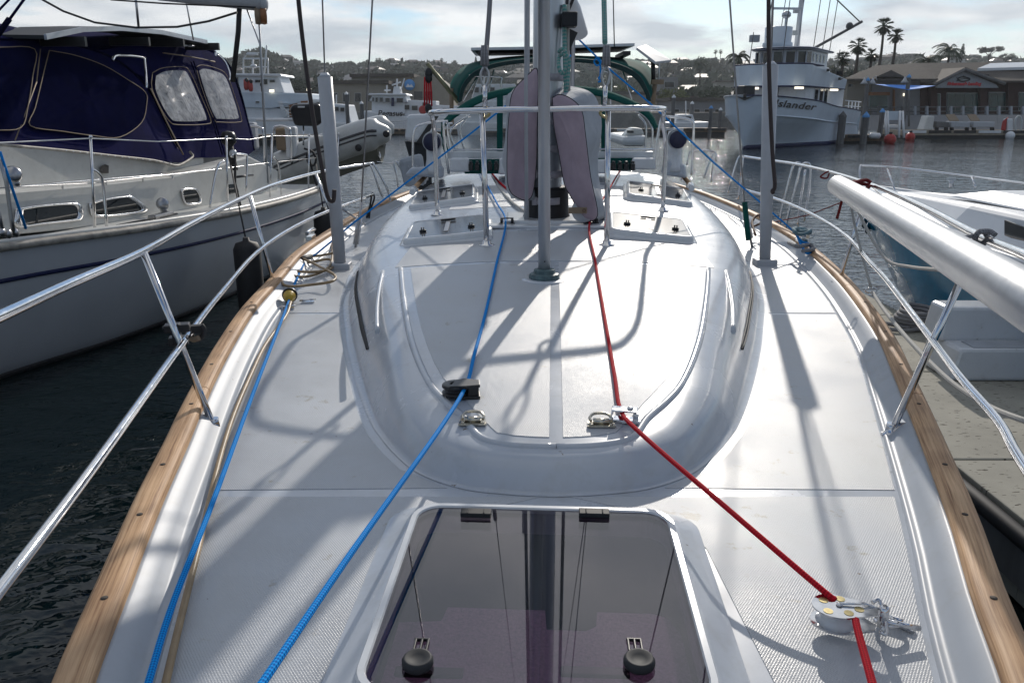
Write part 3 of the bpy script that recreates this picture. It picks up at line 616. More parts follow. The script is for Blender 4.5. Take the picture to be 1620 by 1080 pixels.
# ---- stanchions and rails
CH = M['chrome']
LT = [AZ(*p) for p in [(-330, 660, 2.43), (-200, 590, 2.40), (0, 500, 2.36), (110, 449, 2.33), (225, 398, 2.30), (310, 350, 2.27), (395, 308, 2.245), (450, 287, 2.23), (520, 269, 2.22), (590, 258, 2.21)]]
LB = [AZ(*p) for p in [(-160, 1130, 1.99), (-60, 1010, 1.98), (0, 932, 1.97), (150, 735, 1.965), (287, 545, 1.96), (350, 463, 1.95), (420, 388, 1.93), (500, 342, 1.915), (590, 308, 1.90)]]
RT = [AZ(*p) for p in [(1900, 540, 2.46), (1760, 468, 2.43), (1700, 440, 2.42), (1620, 403, 2.40), (1544, 371, 2.367), (1458, 326, 2.35), (1380, 293, 2.33), (1305, 270, 2.30), (1255, 259, 2.28), (1213, 253, 2.26), (1172, 247, 2.25)]]
RB = [AZ(*p) for p in [(1790, 990, 2.0), (1700, 855, 2.0), (1640, 767, 2.0), (1605, 712, 1.995), (1578, 664, 1.99), (1522, 600, 1.985), (1478, 542, 1.98), (1402, 442, 1.975), (1374, 412, 1.97), (1341, 375, 1.965), (1291, 342, 1.96), (1235, 317, 1.95), (1180, 300.5, 1.95)]]
for side, T, B in ((-1, LT, LB), (1, RT, RB)):
    gr = yp(MB().tube(T, .0145, 12, smooth=5), 'guard_rail', CH)
    yp(MB().tube(B, .0125, 12, smooth=5), 'lower_rail', CH, gr)
    st = [((340, 680), (227, 399)), ((437, 462), (395, 310)), ((532, 360), (500, 276))] if side < 0 else [((1408, 688), (1552, 374)), ((1324, 458), (1374, 293))]
    for b, t in st:
        Bp = AZ(*b, DK); Tp = AY(*t, Bp.y)
        yp(MB().tube([Bp + V((0, 0, .0)), Tp], .0135, 12), 'stanchion', CH, gr)
        m_ = MB().lathe(Bp, [(.034, 0), (.033, .006), (.022, .012), (.019, .035), (.018, .05)], 16)
        o_ = edge(side, Bp.y, .1); d = V((o_ - Bp.x, 0, .055)); 
        m_.add([Bp + V((0, -.03, 0)), Bp + V((0, .03, 0)), Bp + V((d.x, .022, .062)), Bp + V((d.x, -.022, .062)), Bp + V((0, -.02, .03)), Bp + V((0, .02, .03))], [(0, 1, 5, 4), (4, 5, 2, 3), (0, 4, 3), (1, 2, 5), (0, 3, 2, 1)])
        yp(m_, 'stanchion_base', CH, gr)
# gate stanchions right: bent loops
def loop(pxs, y, r=.011, nm='gate_hoop', parent=None):
    P_ = [AY(a, b, y) for a, b in pxs]; return yp(MB().tube(P_, r, 10, smooth=5), nm, CH, parent)
loop([(1240, 372), (1246, 345), (1262, 280), (1268, 262), (1277, 258), (1282, 266), (1280, 300), (1272, 350)], 8.0)
loop([(1232, 372), (1237, 330), (1252, 270), (1259, 258), (1266, 258)], 8.4)
loop([(1262, 360), (1266, 320), (1274, 268)], 7.8); loop([(1151, 305), (1158, 280), (1168, 250), (1177, 247)], 9.9); loop([(1168, 315), (1172, 280), (1176, 248)], 9.7)
loop([(585, 258), (592, 275), (600, 300), (606, 312)], 9.3); loop([(590, 257), (603, 280), (613, 300), (618, 318)], 9.0); loop([(596, 256), (620, 258), (650, 252)], 10.4, .006)
loop([(621, 256), (627, 275), (630, 296)], 10.6); loop([(626, 254), (636, 272), (640, 290)], 10.4); loop([(1094, 240), (1110, 238), (1131, 241), (1133, 255)], 11.2); loop([(1133, 242), (1128, 262), (1125, 288)], 10.8); loop([(1129, 242), (1120, 262), (1113, 282)], 11.0); loop([(1086, 262), (1091, 241), (1094, 240)], 11.4)
# aft hand loops beside the dodger (left and right)
loop([(655, 285), (653, 240), (656, 205), (672, 196), (700, 192), (708, 195)], 8.9, .014, 'hand_hoop'); loop([(710, 275), (704, 230), (702, 196), (709, 192)], 8.7, .014, 'hand_hoop')
loop([(1094, 277), (1096, 240), (1097, 200), (1090, 189), (1052, 184)], 8.9, .014, 'hand_hoop'); loop([(1034, 268), (1038, 230), (1045, 192), (1050, 184)], 8.7, .014, 'hand_hoop')
loop([(720, 270), (712, 236), (708, 200), (716, 195)], 9.0, .012, 'hand_hoop')
# mast pulpit
ga = MB(); bl = on_roof(770, 388); br = on_roof(960, 388); cl = on_roof(692, 340); crr = on_roof(1048, 334)
ZG = 2.795
tl = AY(686, 180, cl.y - .05); tr = AY(1050, 176, crr.y - .1)
P_ = [cl, V((cl.x * .3 + tl.x * .7, cl.y, 2.5)), V((tl.x, tl.y, 2.68)), AY(683, 181, cl.y - .14), AY(681, 180, 6.1), AY(681, 179, 5.75), AY(688, 178, 5.52), AY(712, 176.8, 5.4), AY(790, 174, 5.32), AY(860, 173, 5.28), AY(940, 171.5, 5.32), AY(1022, 171.5, 5.4), AY(1044, 172, 5.52), AY(1052, 173, 5.75), AY(1052, 174, 6.2), AY(1051, 175, crr.y - .18), V((tr.x, tr.y, 2.69)), V((crr.x, crr.y, 2.5)), crr]
pulp = yp(ga.tube(P_, .0185, 14, smooth=6), 'mast_pulpit', CH)
for b, t in ((bl, (763, 176)), (br, (962, 174))):
    yp(MB().tube([b, AY(*t, 5.36)], .0185, 12), 'post', CH, pulp)
for b in (bl, br, cl, crr):
    yp(MB().lathe(b, [(.055, 0), (.055, .006), (.03, .01), (.027, .03), (.02, .034)], 18), 'foot_plate', CH, pulp)
# ---- mast, step, tube over inner stay
MC = V((AY(865, 300, 6.3).x, 6.3, 0))
def ellipse(c, a, b, z, n=20): return [V((c.x + a * math.cos(2*math.pi*k/n), c.y + b * math.sin(2*math.pi*k/n), z)) for k in range(n)]
mast = yp(MB().grid([ellipse(MC, .115, .155, z) for z in (1.98, 3, 6, 12, 19)], closed=True), 'mast', M['alu'])
yp(MB().lathe(V((MC.x, MC.y, 0)), [(.20, 1.98), (.185, 2.0), (.175, 2.03), (.168, 2.2), (.165, 2.23)], 20), 'mast_boot', M['rubber'], mast)
yp(MB().box((MC.x, MC.y - .02, 1.985), (.62, .55, .03)), 'mast_step', M['gelw'], mast, bevel=.01)
yp(MB().box((MC.x + .02, MC.y - .36, 1.972), (.95, .16, .02)), 'mast_collar', M['gelw'], mast, bevel=.008)
for z, r_ in ((2.13, .165), (2.33, .15), (2.52, .14), (2.72, .145), (3.03, .14), (2.86, .14)):
    t_ = MB().grid([ellipse(MC, r_ * .86, r_ * 1.15, z + dz) for dz in (-.026, .026)], closed=True); t_.box((MC.x - .10, MC.y - .14, z), (.035, .02, .06)); yp(t_, 'mast_strap', M['strap'], mast, solid=.004)
yp(MB().tube([(MC.x - .16, 6.1, 2.0), (MC.x - .165, 6.1, 4)], .02, 8), 'mast_track', M['pvc'], mast)
yp(MB().box((MC.x + .14, 6.15, 3.42), (.11, .14, .1)), 'winch_bracket', M['greyp'], mast, bevel=.01)
pl = AY(900, 330, 6.0)
m_ = MB().lathe(AY(922, 332, 6.0), [(.055, 0), (.085, .01), (.088, .06), (.08, .07), (0, .07)], 24, axis=(0, -1, 0)); yp(m_, 'winch_drum', M['pvc'], mast)
lp = yp(MB().box(AY(914, 333, 5.9), (.135, .015, .045)), 'maker_plate', M['tan'], mast, bevel=.004)
yp(MB().tube([AY(924 + 2.5*math.cos(a), 333 + 2.5*math.sin(a), 5.885) for a in [i*math.pi/5 for i in range(11)]], .002, 5), 'emblem_ring', M['rbrown'], mast)
# boom behind the mast, vang
yp(MB().tube([AY(893, -10, 6.6), AY(906, 15, 6.75), AY(917, 55, 6.9)], [.06, .065, .07], 14), 'rigid_vang', M['white'])
yp(MB().prism([AY(a, b, 6.62) for a, b in ((898, 44), (914, 52), (905, 72), (899, 86))], [AY(a, b, 6.7) for a, b in ((898, 44), (914, 52), (905, 72), (899, 86))]), 'mast_bracket', M['black'], mast)
yp(MB().tube([AY(902, -60, 6.55), AY(897, 15, 6.5), AY(905, 3, 6.5), AY(912, -20, 6.5)], .012, 8, smooth=4), 'mast_hook', M['black'], mast)
yp(MB().tube([AY(858, 173, 5.3), AY(862, -300, 5.9)], .0, 8), 'stay_core', M['steel']) if False else None
b0 = on_roof(861, 441)
ist = yp(MB().tube([b0 + V((0, 0, .05)), AY(860, -400, 5.4) + (AY(860, -400, 5.4) - b0).normalized() * 8], .034, 20), 'inner_stay_tube', M['alu'])
yp(MB().lathe(b0, [(.085, -.002), (.088, .012), (.082, .03), (.062, .036), (.058, .055), (.045, .058)], 12, sm=False), 'stay_socket', mat('verdigris_socket', (.1, .17, .18), .5, var=.5, vscale=30), ist)
yp(MB().lathe(b0 + V((.0, 0, -.006)), [(.14, 0), (.13, .008), (.09, .01)], 24), 'stay_pad', M['gel'], ist)
yp(MB().lathe(b0 + V((-.0, -.034, .105)), [(.004, 0), (.004, .003), (0, .003)], 8, axis=(0, -1, 0)), 'set_screw', M['black'], ist)
# ---- shroud tubes at left and right with feet
def shroud(bpx, tpx, y, r0, r1, label):
    B = AZ(*bpx, DK + .06); B = AY(bpx[0], bpx[1], AZ(bpx[0], bpx[1] + 7, DK).y); T = AY(*tpx, B.y)
    o = yp(MB().tube([B, T], [r0, r1], 18), 'shroud_tube', M['pvc'], label=label)
    yp(MB().tube([T, T + (T - B).normalized() * .03], [r1 * .9, r1 * .4], 14), 'tube_end', M['alu'], o)
    yp(MB().box((B.x, B.y, (B.z + DK) / 2), (.17, .14, max(.04, B.z - DK + .03))), 'foot_block', M['pvc'], o, bevel=.012)
    return o, B, T
oL, bL, tL = shroud((538, 418), (514, 122), 6.2, .047, .054, 'grey tube round the left shroud')
oR, bR, tR = shroud((1210, 412), (1219, 104), 6.4, .044, .058, 'grey tube round the right shroud')

def wire(P_, r=.005, m=M['steel'], nm='shroud_wire', sm=0):
    P_ = list(P_)
    if P_[0].z > 3 and abs((P_[0] - P_[1]).z) > .5: d_ = (P_[0] - P_[1]).normalized(); P_[0] = P_[0] + d_ * ((15 - P_[0].z) / d_.z)
    return yp(MB().tube(P_, r, 6, smooth=sm), nm, m)
wire([AY(502, -250, 6.2), tL], .006); wire([AY(1232, -250, 6.4), tR], .009)
for top, mid, bot, y in (((600, -200), (572, 320), (560, 408), 7.2), ((1140, -200), (1178, 330), (1190, 392), 7.2)):
    wire([AY(*top, y), AY(*mid, y)], .008)
    a = AY(*mid, y); b = AY(*bot, y); d = b - a
    t_ = wire([a, b], .012, M['steel'], 'turnbuckle'); yp(MB().tube([a + d * .25 + V((.02, 0, 0)), a + d * .75 + V((.02, 0, 0))], .008, 6).tube([a + d * .25 - V((.02, 0, 0)), a + d * .75 - V((.02, 0, 0))], .008, 6), 'turnbuckle_frame', CH, t_)
a = AY(1178, 320, 7.1); wire([a, AY(1184, 380, 7.0)], .024, M['green'], 'turnbuckle_cover')
wire([AY(778, -100, 6.4), AY(769, 90, 5.6)], .0045); wire([AY(952, -100, 6.4), AY(958, 100, 5.6)], .0045); wire([AY(969, -50, 11), AY(972, 75, 11)], .008)
wire([AY(838, -100, 5.5), AY(832, 120, 5.8), AY(833, 318, 5.85)], .015, M['pvc'], 'halyard_tube')
wire([AY(907, 60, 7.4), AY(903, 290, 7.4)], .02, M['alu'], 'boom_strut'); wire([AY(900, 60, 7.5), AY(897, 150, 7.5)], .015, M['alu'], 'boom_strut')
# ---- fittings on coachroof front: pad eyes, fairlead blocks
def padeye(px, py):
    c = on_roof(px, py) + V((0, 0, .006)); m_ = MB()
    m_.prism([c + V((x, y, 0)) for x, y in ((-.05, -.02), (.05, -.02), (.045, .03), (-.045, .03))], [c + V((x, y, .006)) for x, y in ((-.05, -.02), (.05, -.02), (.045, .03), (-.045, .03))])
    m_.tube([c + V((-.028, .006, .013)), c + V((.028, .006, .013))], .011, 10)
    m_.tube([c + V((x, y, z)) for x, y, z in ((-.036, .006, .013), (-.038, .025, .02), (-.02, .047, .026), (.02, .047, .026), (.038, .025, .02), (.036, .006, .013))], .0055, 8, smooth=4)
    for x in (-.034, .034): m_.lathe(c + V((x, -.008, .006)), [(.008, 0), (.007, .003), (0, .004)], 10)
    yp(m_, 'pad_eye', mat('worn_bronze', (.6, .56, .47), .25, metal=1, var=.3, vscale=50), coach)
padeye(748, 672); padeye(951, 675)
c = on_roof(733, 630) + V((0, 0, .012)); o1 = c + V((-.03, .015, 0))
m_ = MB().lathe(o1, [(.018, .0), (.05, 0), (.052, .012), (.04, .016), (.04, .026), (.052, .03), (.05, .042), (.02, .044), (.018, .03)], 24)
m_.prism([o1 + V((x, y, .036)) for x, y in ((-.02, -.05), (.04, -.045), (.095, -.03), (.09, .03), (.03, .048), (0, .03))], [o1 + V((x, y, .048)) for x, y in ((-.02, -.05), (.04, -.045), (.095, -.03), (.09, .03), (.03, .048), (0, .03))])
m_.prism([o1 + V((x, y, .0)) for x, y in ((.05, -.035), (.09, -.025), (.085, .025), (.04, .035))], [o1 + V((x, y, .04)) for x, y in ((.05, -.035), (.09, -.025), (.085, .025), (.04, .035))])
m_.prism([o1 + V((x, y, -.01)) for x, y in ((.0, -.045), (.095, -.035), (.09, .03), (0, .045))], [o1 + V((x, y, .004)) for x, y in ((.0, -.045), (.095, -.035), (.09, .03), (0, .045))])
yp(m_, 'turning_block', M['black'], coach, bevel=.003, label='black turning block for the blue line')
c = on_roof(988, 668) + V((0, 0, .01)); m_ = MB().box(c, (.11, .045, .012), -.2).box(c + V((0, .012, .035)), (.09, .05, .006), -.2).box(c + V((-.045, 0, .018)), (.006, .045, .035), -.2).lathe(c + V((.02, .01, .038)), [(.012, 0), (.012, .006), (0, .008)], 8).box(c + V((.04, .0, .014)), (.02, .04, .03), -.2)
yp(m_, 'fairlead', M['chrome'], coach, bevel=.002)
for px, py in ((802, 357), (935, 356)):
    c = on_roof(px, py) + V((0, 0, .012)); m_ = MB().box(c, (.12, .05, .016)).box(c + V((-.04, 0, .02)), (.02, .045, .035)).box(c + V((.04, 0, .02)), (.02, .045, .035)).box(c + V((0, .012, .042)), (.1, .02, .008))
    yp(m_, 'deck_organiser', M['rubber'], coach, bevel=.003)
# snatch block near the right edge
c = AZ(1328, 968, DK + .06); sb = yp(MB().tube([c + V((.1, -.012, -.015)), c + V((.185, -.02, -.03))], .007, 8), 'shackle', CH)
for dz, sc_ in ((.0, 1), (.042, 1)):
    m_ = MB(); A = [(-.062 + 0, .0)]; n_ = 20; outl = []
    for k in range(n_): 
        a = math.pi / 2 + math.pi * k / (n_ - 1); outl.append(c + V((-.005 + .058 * math.cos(a), .004 + .05 * math.sin(a), dz - .03)))
    outl += [c + V((.075, -.034, dz - .03)), c + V((.085, -.012, dz - .03)), c + V((.07, .014, dz - .03))]
    m_.prism(outl, [p + V((0, 0, .004)) for p in outl]); yp(m_, 'cheek_plate', CH, sb)
m_ = MB().lathe(c + V((-.005, .004, -.026)), [(.046, 0), (.036, .008), (.036, .026), (.046, .036)], 20); yp(m_, 'sheave', M['gelw'], sb)
for q in ((-.03, .025), (.012, .03), (-.035, -.018), (.01, -.026), (.04, -.012)):
    yp(MB().lathe(c + V((q[0], q[1], .0165)), [(.011, -.001), (.011, .0006), (0, .0006)], 14, sm=False), 'brass_disc', M['brass'], sb)
m_ = MB().tube([c + V(p) for p in ((.0, .005, .02), (.06, .002, .022), (.095, -.004, .01))], .003, 6); m_.lathe(c + V((.0, .005, .017)), [(.008, 0), (.007, .004), (0, .005)], 10)
m_.tube([c + V((.085, -.03, -.03)), c + V((.1, -.035, -.03)), c + V((.1, .015, .02)), c + V((.08, .01, .02))], .005, 8, smooth=3).lathe(c + V((.1, -.01, -.03)), [(.012, 0), (.012, .05), (.006, .055)], 10)
yp(m_, 'swivel', CH, sb)
e_ = AZ(1408, 985, DK + .005); m_ = MB().prism([e_ + V(p) for p in ((-.03, .03, 0), (.0, .035, 0), (.05, -.025, 0), (.035, -.04, 0))], [e_ + V(p) for p in ((-.03, .03, .007), (.0, .035, .007), (.05, -.025, .007), (.035, -.04, .007))])
m_.tube([e_ + V(p) for p in ((-.03, .012, .01), (-.045, -.02, .02), (-.02, -.045, .024), (.012, -.035, .02), (.02, -.016, .01))], .0055, 8, smooth=4).tube([e_ + V((-.022, .014, .012)), e_ + V((.022, -.016, .012))], .0095, 10)
m_.tube([c + V((.1, -.012, -.005)), e_ + V((-.04, .0, .022))], .004, 6).tube([c + V((.09, -.035, -.02)), e_ + V((-.035, -.02, .02))], .004, 6)
yp(m_, 'deck_eye', CH, sb)
# small deck fittings: cleat on left edge, fuel cap etc.
for px, py in ((487, 478), (455, 488)):
    c = AZ(px, py, DK + .006); yp(MB().box(c, (.08, .03, .012), .3).tube([c + V((-.05, -.012, .012)), c + V((.05, .012, .018))], .006, 6), 'deck_clip', CH)
c = AZ(492, 375, 1.71); yp(MB().box(c, (.05, .16, .03)).tube([c + V((0, -.14, .05)), c + V((0, 0, .06)), c + V((0, .14, .05))], .017, 8, smooth=3), 'mooring_cleat', CH)
c = AZ(1268, 380, 1.71); yp(MB().box(c, (.05, .16, .03)).tube([c + V((0, -.14, .05)), c + V((0, 0, .06)), c + V((0, .14, .05))], .017, 8, smooth=3), 'mooring_cleat', CH)
# teak hand rails on roof
for a, b in (((655, 308), (677, 283)), ((1092, 302), (1071, 275))):
    A = on_roof(*a) + V((0, 0, .06)); B = on_roof(*b) + V((0, 0, .06)); o_ = yp(MB().tube([A, B], .025, 10), 'hand_grab_rail', M['teak'])
    A2 = A + (A - B).normalized() * .16; yp(MB().tube([A, A2 - V((0, 0, .02))], [.034, .03], 12), 'rail_end', M['gelw'], o_)
    for t in (.2, .6, .95): q = A * (1 - t) + B * t; yp(MB().tube([q, q - V((0, 0, .07))], .012, 8), 'rail_leg', M['gelw'], o_)
# ---- aft: coamings, clutches, dodger, bimini, vents
yp(MB().prism([AY(a, b, 8.6) for a, b in ((640, 278), (702, 282), (702, 262), (650, 265))], [AY(a, b, 9.6) for a, b in ((640, 278), (702, 282), (702, 262), (650, 265))]), 'vent_box', M['gel'], coach, bevel=.03)
yp(MB().prism([AY(a, b, 8.6) for a, b in ((1045, 276), (1087, 282), (1084, 260), (1050, 252))], [AY(a, b, 9.6) for a, b in ((1045, 276), (1087, 282), (1084, 260), (1050, 252))]), 'vent_box', M['gel'], coach, bevel=.03)
for a, b, c_, d in ((713, 742, 250, 272), (790, 812, 250, 276), (1000, 1036, 250, 268), (944, 962, 252, 275)):
    yp(MB().prism([AY(x, y, 8.5) for x, y in ((a - 2, d), (b + 2, d), (b, c_), (a, c_))], [AY(x, y, 9.3) for x, y in ((a - 2, d), (b + 2, d), (b, c_), (a, c_))]), 'dodger_coaming', M['gelw'], coach, bevel=.02)
for x0, x1 in ((740, 790), (955, 1005)):
    for k in range(5):
        q = AY(x0 + (x1 - x0) * (k + .5) / 5, 264, 8.55); yp(MB().box(q, (.045, .12, .07)).box(q + V((0, -.02, .05)), (.03, .09, .02)), 'rope_clutch', M['black'], coach, bevel=.006)
yp(MB().prism([AY(x, y, 8.75) for x, y in ((735, 252), (795, 252), (795, 275), (735, 275))], [AY(x, y, 8.8) for x, y in ((735, 252), (795, 252), (795, 275), (735, 275))]), 'companion_shade', M['green'], coach)
yp(MB().prism([AY(x, y, 8.75) for x, y in ((945, 250), (1005, 250), (1005, 270), (945, 270))], [AY(x, y, 8.8) for x, y in ((945, 250), (1005, 250), (1005, 270), (945, 270))]), 'companion_shade', M['green'], coach)
dod = yp(MB().box((AY(868, 244, 8.9).x, 8.9, AY(868, 245, 8.9).z), (2.25, .12, .07)), 'dodger', M['alu'])
def hoop(P_, y0, y1, m, nm, par, th=8):   # a strip of cloth: lower and upper outlines in picture, each at own distance
    lo, hi = P_
    A = catmull([AY(a, b, y0) for a, b in lo], 5); B = catmull([AY(a, b, y1) for a, b in hi], 5)
    n = min(len(A), len(B)); rows = [[A[int(i*(len(A)-1)/(n-1))] * (1-t) + B[int(i*(len(B)-1)/(n-1))] * t for t in (0, .33, .66, 1)] for i in range(n)]
    return yp(MB().grid(rows), nm, m, par, solid=.02)
# lower dodger hoop
hoop(([(703, 200), (722, 184), (760, 162), (810, 148), (870, 145), (940, 150), (990, 165), (1022, 184), (1036, 205)],
      [(698, 196), (718, 176), (756, 153), (810, 139), (870, 136), (940, 140), (992, 156), (1026, 176), (1041, 202)]), 9.2, 9.3, M['green'], 'canvas_band', dod)
hoop(([(703, 200), (705, 222), (712, 245)], [(698, 196), (698, 222), (704, 245)]), 9.2, 9.2, M['green'], 'canvas_band', dod)
for x in (791, 956): yp(MB().prism([AY(a, b, 9.18) for a, b in ((x-5, 150), (x+5, 150), (x+4, 240), (x-5, 240))], [AY(a, b, 9.2) for a, b in ((x-5, 150), (x+5, 150), (x+4, 240), (x-5, 240))]), 'canvas_post', M['green'], dod)
def sheetp(P_, y, m, nm, par): return yp(MB().add([AY(a, b, y) for a, b in P_], [tuple(range(len(P_)))]), nm, m, par, fix=False)
sheetp([(716, 241), (706, 215), (712, 196), (735, 176), (786, 156), (786, 241)], 9.22, M['vinyl'], 'clear_window', dod)
sheetp([(796, 241), (796, 153), (868, 146), (951, 152), (951, 241)], 9.24, M['vinyl'], 'clear_window', dod)
sheetp([(961, 241), (961, 157), (1000, 172), (1024, 188), (1033, 210), (1034, 241)], 9.22, M['vinyl'], 'clear_window', dod)
for P_ in ([(722, 240), (712, 212), (722, 196), (745, 182)], [(1030, 240), (1032, 205), (1022, 185), (1005, 175)], [(735, 240), (728, 205), (740, 185)], [(1020, 240), (1022, 200), (1010, 182)]):
    yp(MB().tube([AY(a, b, 9.5) for a, b in P_], .012, 8, smooth=4), 'dodger_bow', CH, dod)
yp(MB().tube([AY(716, 237, 9.1), AY(1036, 236, 9.1)], .012, 6), 'dodger_bow', CH, dod)
# bimini: wide strip from front hoop back to rear hoop
bim = yp(MB().tube([AY(732, 160, 11.5), AY(757, 118, 11.5)], .013, 8), 'bimini', CH)
hoop(([(727, 162), (734, 135), (755, 113), (795, 100), (860, 94), (930, 96), (975, 103), (1008, 120), (1024, 145), (1028, 158)],
      [(715, 150), (714, 132), (732, 108), (772, 95), (850, 88), (930, 90), (985, 93), (1020, 101), (1036, 122), (1036, 135)]), 10.6, 12.4, M['green'], 'canopy', bim)
hoop(([(730, 160), (737, 138), (757, 117), (797, 104), (860, 98), (930, 100), (972, 108), (1004, 124), (1020, 147), (1023, 160)],
      [(725, 162), (732, 134), (754, 111), (795, 98), (860, 92), (930, 94), (977, 101), (1010, 118), (1026, 145), (1030, 160)]), 10.57, 10.55, mat('dark_green_binding', (.006, .035, .035), .8), 'canopy_binding', bim)
for x in (745, 770, 838, 1000): yp(MB().tube([AY(x, 158, 10.9), AY(x + (868 - x) * .12, 110, 10.9)], .011, 8), 'bimini_leg', CH, bim)
yp(MB().tube([AY(a, b, 10.7) for a, b in ((742, 120), (790, 122), (793, 128), (792, 150))], .012, 8, smooth=3), 'bimini_leg', CH, bim)
yp(MB().tube([AY(a, b, 10.7) for a, b in ((950, 110), (966, 116), (968, 124), (966, 165))], .014, 8, smooth=3), 'bimini_leg', CH, bim)
sheetp([(737, 158), (742, 136), (760, 119), (800, 106), (868, 100), (930, 102), (970, 110), (1000, 126), (1015, 148), (1018, 160)], 10.62, M['vinyl'], 'clear_window', bim)
for (x0, x1) in ((745, 868), (872, 1004)):   # two solar panels
    a, b = AY(x0, 80 if x0 < 800 else 77, 11.4), AY(x1, 78 if x0 < 800 else 73, 11.4); a2 = AY(x0 + (22 if x0 < 800 else 0), 93, 11.4) ; h_ = .035
    p0 = yp(MB().prism([a, b, b + V((0, 1.5, .02)), a + V((0, 1.5, .02))], [q + V((0, 0, h_)) for q in (a, b, b + V((0, 1.5, .02)), a + V((0, 1.5, .02)))]), 'solar_panel', M['alu'], bim)
    q0 = a + V((.05, .05, -.004)); yp(MB().add([q0, b + V((-.05, .05, -.004)), b + V((-.05, 1.45, .016)), a + V((.05, 1.45, .016))], [(0, 1, 2, 3)]), 'panel_backing', M['dark'], bim)
for x in (765, 850, 900, 985): q = AY(x, 84, 11.9); yp(MB().box(q - V((0, 0, .03)), (.1, .9, .05)), 'panel_bracket', M['black'], bim)
fa = [AY(a, b, y) for a, b, y in ((1006, 79, 11.2), (1021, 74, 11.75), (1061, 99, 11.4), (1036, 102, 10.9))]
ant = yp(MB().prism(fa, [p + V((.01, 0, .03)) for p in fa]), 'flat_antenna', M['pvc'], bevel=.006)
yp(MB().tube([AY(1033, 98, 11.3), AY(1034, 130, 11.3)], .03, 8), 'antenna_mount', M['black'], ant); yp(MB().tube([AY(1043, 92, 11.6), AY(1042, 135, 11.6)], .011, 8), 'antenna_mount', M['alu'], ant)
yp(MB().tube([AY(1033, 165, 11.3), AY(1036, 134, 11.3)], .03, 10).box(AY(1040, 130, 11.3), (.16, .08, .06)), 'stern_post', M['tan'])
# lifting davit with red tackle
dav = yp(MB().tube([AY(726, 162, 11.0), AY(676, 101, 11.0)], [.034, .026], 10), 'davit', mat('olive_bronze_tube', (.2, .2, .12), .4, metal=.6)); yp(MB().tube([AY(714, 140, 11.0), AY(715, 200, 11.0)], .028, 8), 'davit_post', M['tan'], dav)
for i, dx in enumerate((-5, -2, 1, 4)): yp(MB().tube([AY(677 + dx, 122, 10.95), AY(678 + dx * 1.3, 168, 10.95)], .012, 6), 'red_tackle', M['rred'], dav)
for py in (116, 124, 172): yp(MB().ball(AY(678, py, 10.95), .05, 8, (1, .6, 1.4)), 'tackle_block', M['black'], dav)
# cowl vents
for px, py in ((684, 225), (1071, 221)):
    c = AY(px, py, 8.6); v_ = yp(MB().lathe(V((c.x, c.y + .08, c.z - .33)), [(.10, 0), (.095, .05), (.075, .15), (.075, .25), (.09, .34), (.08, .41), (0, .43)], 18), 'cowl_vent', M['gelw'])
    yp(MB().lathe(c + V((0, .06, 0)), [(.07, -.06), (.09, -.02), (.10, .05), (.105, .055), (.10, .06), (.088, .03)], 22, axis=(0, -1, .1)), 'vent_mouth', M['gelw'], v_)
    yp(MB().lathe(c + V((0, -.045, 0)), [(.09, 0), (.09, .022), (0, .026)], 22, axis=(0, -1, .1)), 'vent_throat', mat('vent_blue_black', (.012, .016, .05), .6), v_)
# coaming lines on roof (white halyards) belong to the running rigging below
# dinghy-like outboard hung on our stern rail
ob = thing('outboard_motor', 'white outboard motor with dark stripe tilted on the rail beside the left cowl vent', 'outboard motor')
m_ = MB(); A = [(644, 181), (680, 180), (690, 186), (672, 228), (640, 222)]
m_.prism([AY(a, b, 10.9) for a, b in A], [AY(a, b, 11.3) for a, b in A]); m_.build('engine_cowl', M['gelw'], ob, bevel=.05)
m_ = MB().prism([AY(a, b, 10.88) for a, b in ((686, 184), (694, 184), (668, 228), (658, 226))], [AY(a, b, 11.32) for a, b in ((686, 184), (694, 184), (668, 228), (658, 226))]); m_.build('dark_stripe', M['black'], ob)
m_ = MB().prism([AY(a, b, 10.95) for a, b in ((640, 223), (680, 228), (684, 300), (662, 300))], [AY(a, b, 11.25) for a, b in ((640, 223), (680, 228), (684, 300), (662, 300))]); m_.build('lower_leg', M['greyp'], ob, bevel=.02)
cb = thing('folded_bag', 'folded white canvas bag beside the aft left rail gate', 'bag')
m_ = MB().prism([AY(a, b, 10.0) for a, b in ((630, 252), (668, 242), (676, 292), (640, 296))], [AY(a, b, 10.3) for a, b in ((630, 252), (668, 242), (676, 292), (640, 296))]); m_.build('bag_body', M['greyf'], cb, bevel=.05); MB().tube([AY(a, b, 9.98) for a, b in ((645, 262), (652, 270), (660, 262))], .006, 6, smooth=4).build('bag_handle', M['pvc'], cb)
